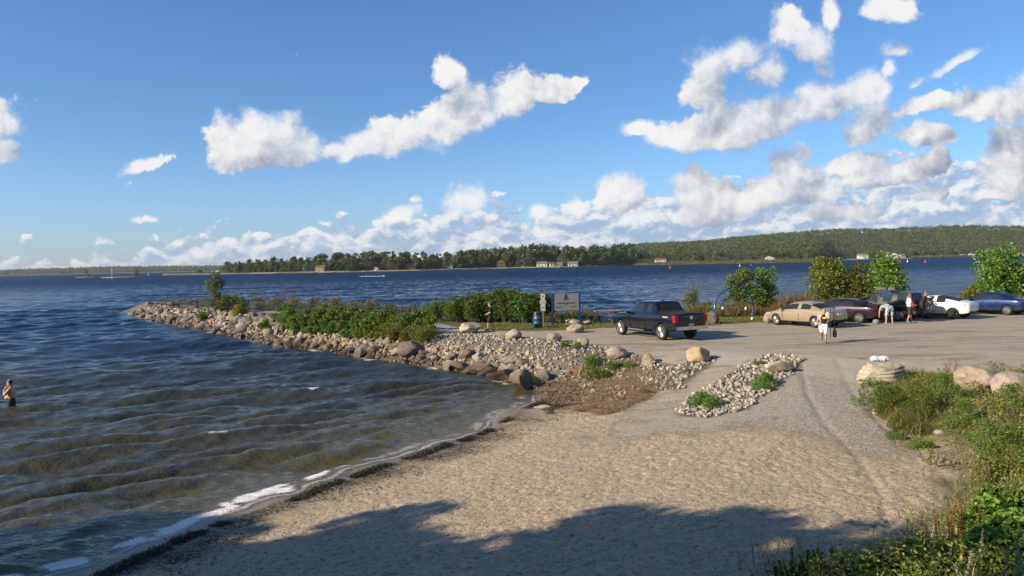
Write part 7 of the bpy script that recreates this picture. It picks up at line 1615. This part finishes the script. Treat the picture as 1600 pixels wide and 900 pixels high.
# lettering helper: strokes as flat raised bars from a built-in font
def text_part(txt, size, mat, parent, loc, name='lettering', align='CENTER'):
    cu = bpy.data.curves.new(name, 'FONT'); cu.body = txt; cu.size = size; cu.align_x = align; cu.align_y = 'CENTER'; cu.extrude = .004
    o = bpy.data.objects.new(name, cu); COL.objects.link(o); dg = bpy.context.evaluated_depsgraph_get(); dg.update(); me = bpy.data.meshes.new_from_object(o.evaluated_get(dg)); bpy.data.objects.remove(o)
    me.materials.clear(); me.materials.append(mat); c = link(bpy.data.objects.new(name, me), parent); c.location = loc; c.rotation_euler = (R(90), 0, 0); return c
a = at(865.8, 508.5, 1.22); b = at(906.5, 506.0, 1.22); b = a + (b - a).normalized() * 1.86; cc = (a + b) / 2; rz = math.atan2(b.y - a.y, b.x - a.x); b_ = rz
root = empty('park_sign', (cc.x, cc.y, gz(cc.x, cc.y)), R(4), 'large grey park sign between two dark blue posts with a pine emblem', 'sign')
NAVY = plain('navy_post', (0.012, 0.035, 0.14), .4); PAN = plain('sign_grey', (0.19, 0.205, 0.23), .5, nscale=3); INK = plain('sign_ink', (0.03, 0.04, 0.06), .6)
for s in (-1, 1): MB().box((s * .90, 0, 1.02), (.12, .10, 2.10)).build('post', NAVY, root)
MB().box((0, 0, 1.50), (1.68, .04, 1.10)).build('panel', PAN, root)
text_part('WAUBAUSHENE PARK', .125, INK, root, (0, -.026, 1.42)); text_part('Beach', .07, INK, root, (0, -.026, 1.31)); text_part('no lifeguard on duty\nswim at own risk', .050, INK, root, (-.48, -.026, 1.16)); text_part('TOWNSHIP', .075, INK, root, (.50, -.026, 1.17))
m = MB()
for (w, z0, z1) in ((.10, 1.88, 1.97), (.15, 1.80, 1.89), (.19, 1.71, 1.81)): m.add([(-w * .9, -.03, z0), (w * .9, -.03, z0), (0.03, -.03, z1 + .04), (-.03, -.03, z1 + .04), (-w * .9, -.022, z0), (w * .9, -.022, z0), (0.03, -.022, z1 + .04), (-.03, -.022, z1 + .04)], [(0, 1, 2, 3), (7, 6, 5, 4), (0, 4, 5, 1), (1, 5, 6, 2), (2, 6, 7, 3), (3, 7, 4, 0)])
m.box((0, -.026, 1.665), (.34, .008, .035)); m.box((0, -.026, 1.61), (.30, .008, .014)); m.build('emblem', INK, root)
q = at(849, 511, 1.22); root = empty('rules_sign', (q.x, q.y, gz(q.x, q.y)), R(-5), 'slim rules sign of three stacked plates left of the large sign', 'sign')
MB().box((0, 0, 1.05), (.06, .05, 2.15)).build('post', plain('grey_post', (0.22, 0.22, 0.22), .6), root)
for (z, h, w, L) in ((1.92, .42, .28, 'P'), (1.60, .20, .40, 'NO DOGS'), (1.25, .46, .30, 'RULES')):
    o = MB().box((0, -.04, z), (w, .02, h)).build('plate', plain('plate_grey', (0.36, 0.37, 0.39), .5), root); text_part(L, min(.22, w * .9 / max(1, len(L)) * 1.3), INK, o, (0, -.055, z + .0))
# climbing arch with rope net
q0 = at(1117.5, 506, 1.22); q1 = at(1176.5, 499.8, 1.22); w = (q1 - q0).length; cc = (q0 + q1) / 2; rz = math.atan2(q1.y - q0.y, q1.x - q0.x)
root = empty('climbing_arch', (cc.x, cc.y, gz(cc.x, cc.y)), rz, 'blue climbing arch with rope net on the grass', 'play structure'); ARB = plain('arch_blue', (0.010, 0.075, 0.24), .35, coat=.4); ROPE = plain('rope_dark', (0.03, 0.035, 0.05), .8)
HH = 2.25; arc = [(-w / 2 * 1.03 * math.cos(t_), 0, HH * .42 + HH * .58 * math.sin(t_)) for t_ in np.linspace(-.45, math.pi + .45, 26)]; arc = [(x, y, max(z, -.1)) for x, y, z in arc]; arc = [(arc[0][0] * 1.0, 0, -.1)] + arc + [(arc[-1][0], 0, -.1)]
MB().tube(arc, .048, 10).build('arch', ARB, root, smooth=True)
m = MB(); rr = random.Random(8)
inner = [Vector((x * .72, .0, (z - 1.0) * .70 + .95)) for x, y, z in arc[2:-2]]
for i in range(0, len(inner) - 1): m.rod(inner[i], inner[i + 1], .012, n=4)
for i in range(0, len(inner), 2): m.rod(arc[i + 2], inner[i], .012, n=4)
for i in range(0, len(inner) - 3, 3): m.rod(inner[i], inner[-1 - i], .012, n=4); m.rod(inner[i], inner[(i + 7) % len(inner)], .012, n=4)
m.build('rope_net', ROPE, root)
for (i_, h_b) in ((8, .55), (16, .5)): pt = Vector(arc[i_ + 4]); MB().rod(pt, pt - Vector((0, 0, h_b)), .03).rod(pt - Vector((.16, 0, h_b)), pt - Vector((-.16, 0, h_b)), .03).build('hand_grip', ARB, root)
GRIP = plain('grip_white', (0.72, 0.74, 0.76), .4)
for x, z in ((-w * .31, .95), (w * .30, .80), (w * .47, .08)): MB().ball((x, -.02, z), .085, 2, (1, 1, 1.4)).build('climbing_hold', GRIP, root, smooth=True)
# white cloth on the layered slab
q = at(1378, 556, 1.75); gy = gz(q.x, q.y)
for i, (px, s) in enumerate(((1370, .22), (1380, .20))):
    zt = 1.60; q = at(px, 560.5, zt); bm = bmesh.new(); bmesh.ops.create_icosphere(bm, subdivisions=3, radius=s)
    for v in bm.verts: v.co.z *= .5; v.co.y *= .8; v.co *= 1 + mnoise.noise(v.co * 9 + Vector((i * 4, 0, 0))) * .35
    me = bpy.data.meshes.new('crumpled_cloth'); bm.to_mesh(me); bm.free(); me.materials.append(CW); o = link(bpy.data.objects.new('crumpled_cloth', me)); o.location = q; tag(o, ['left crumpled white cloth on the layered slab above the ramp', 'right crumpled white cloth on the layered slab above the ramp'][i], 'cloth')
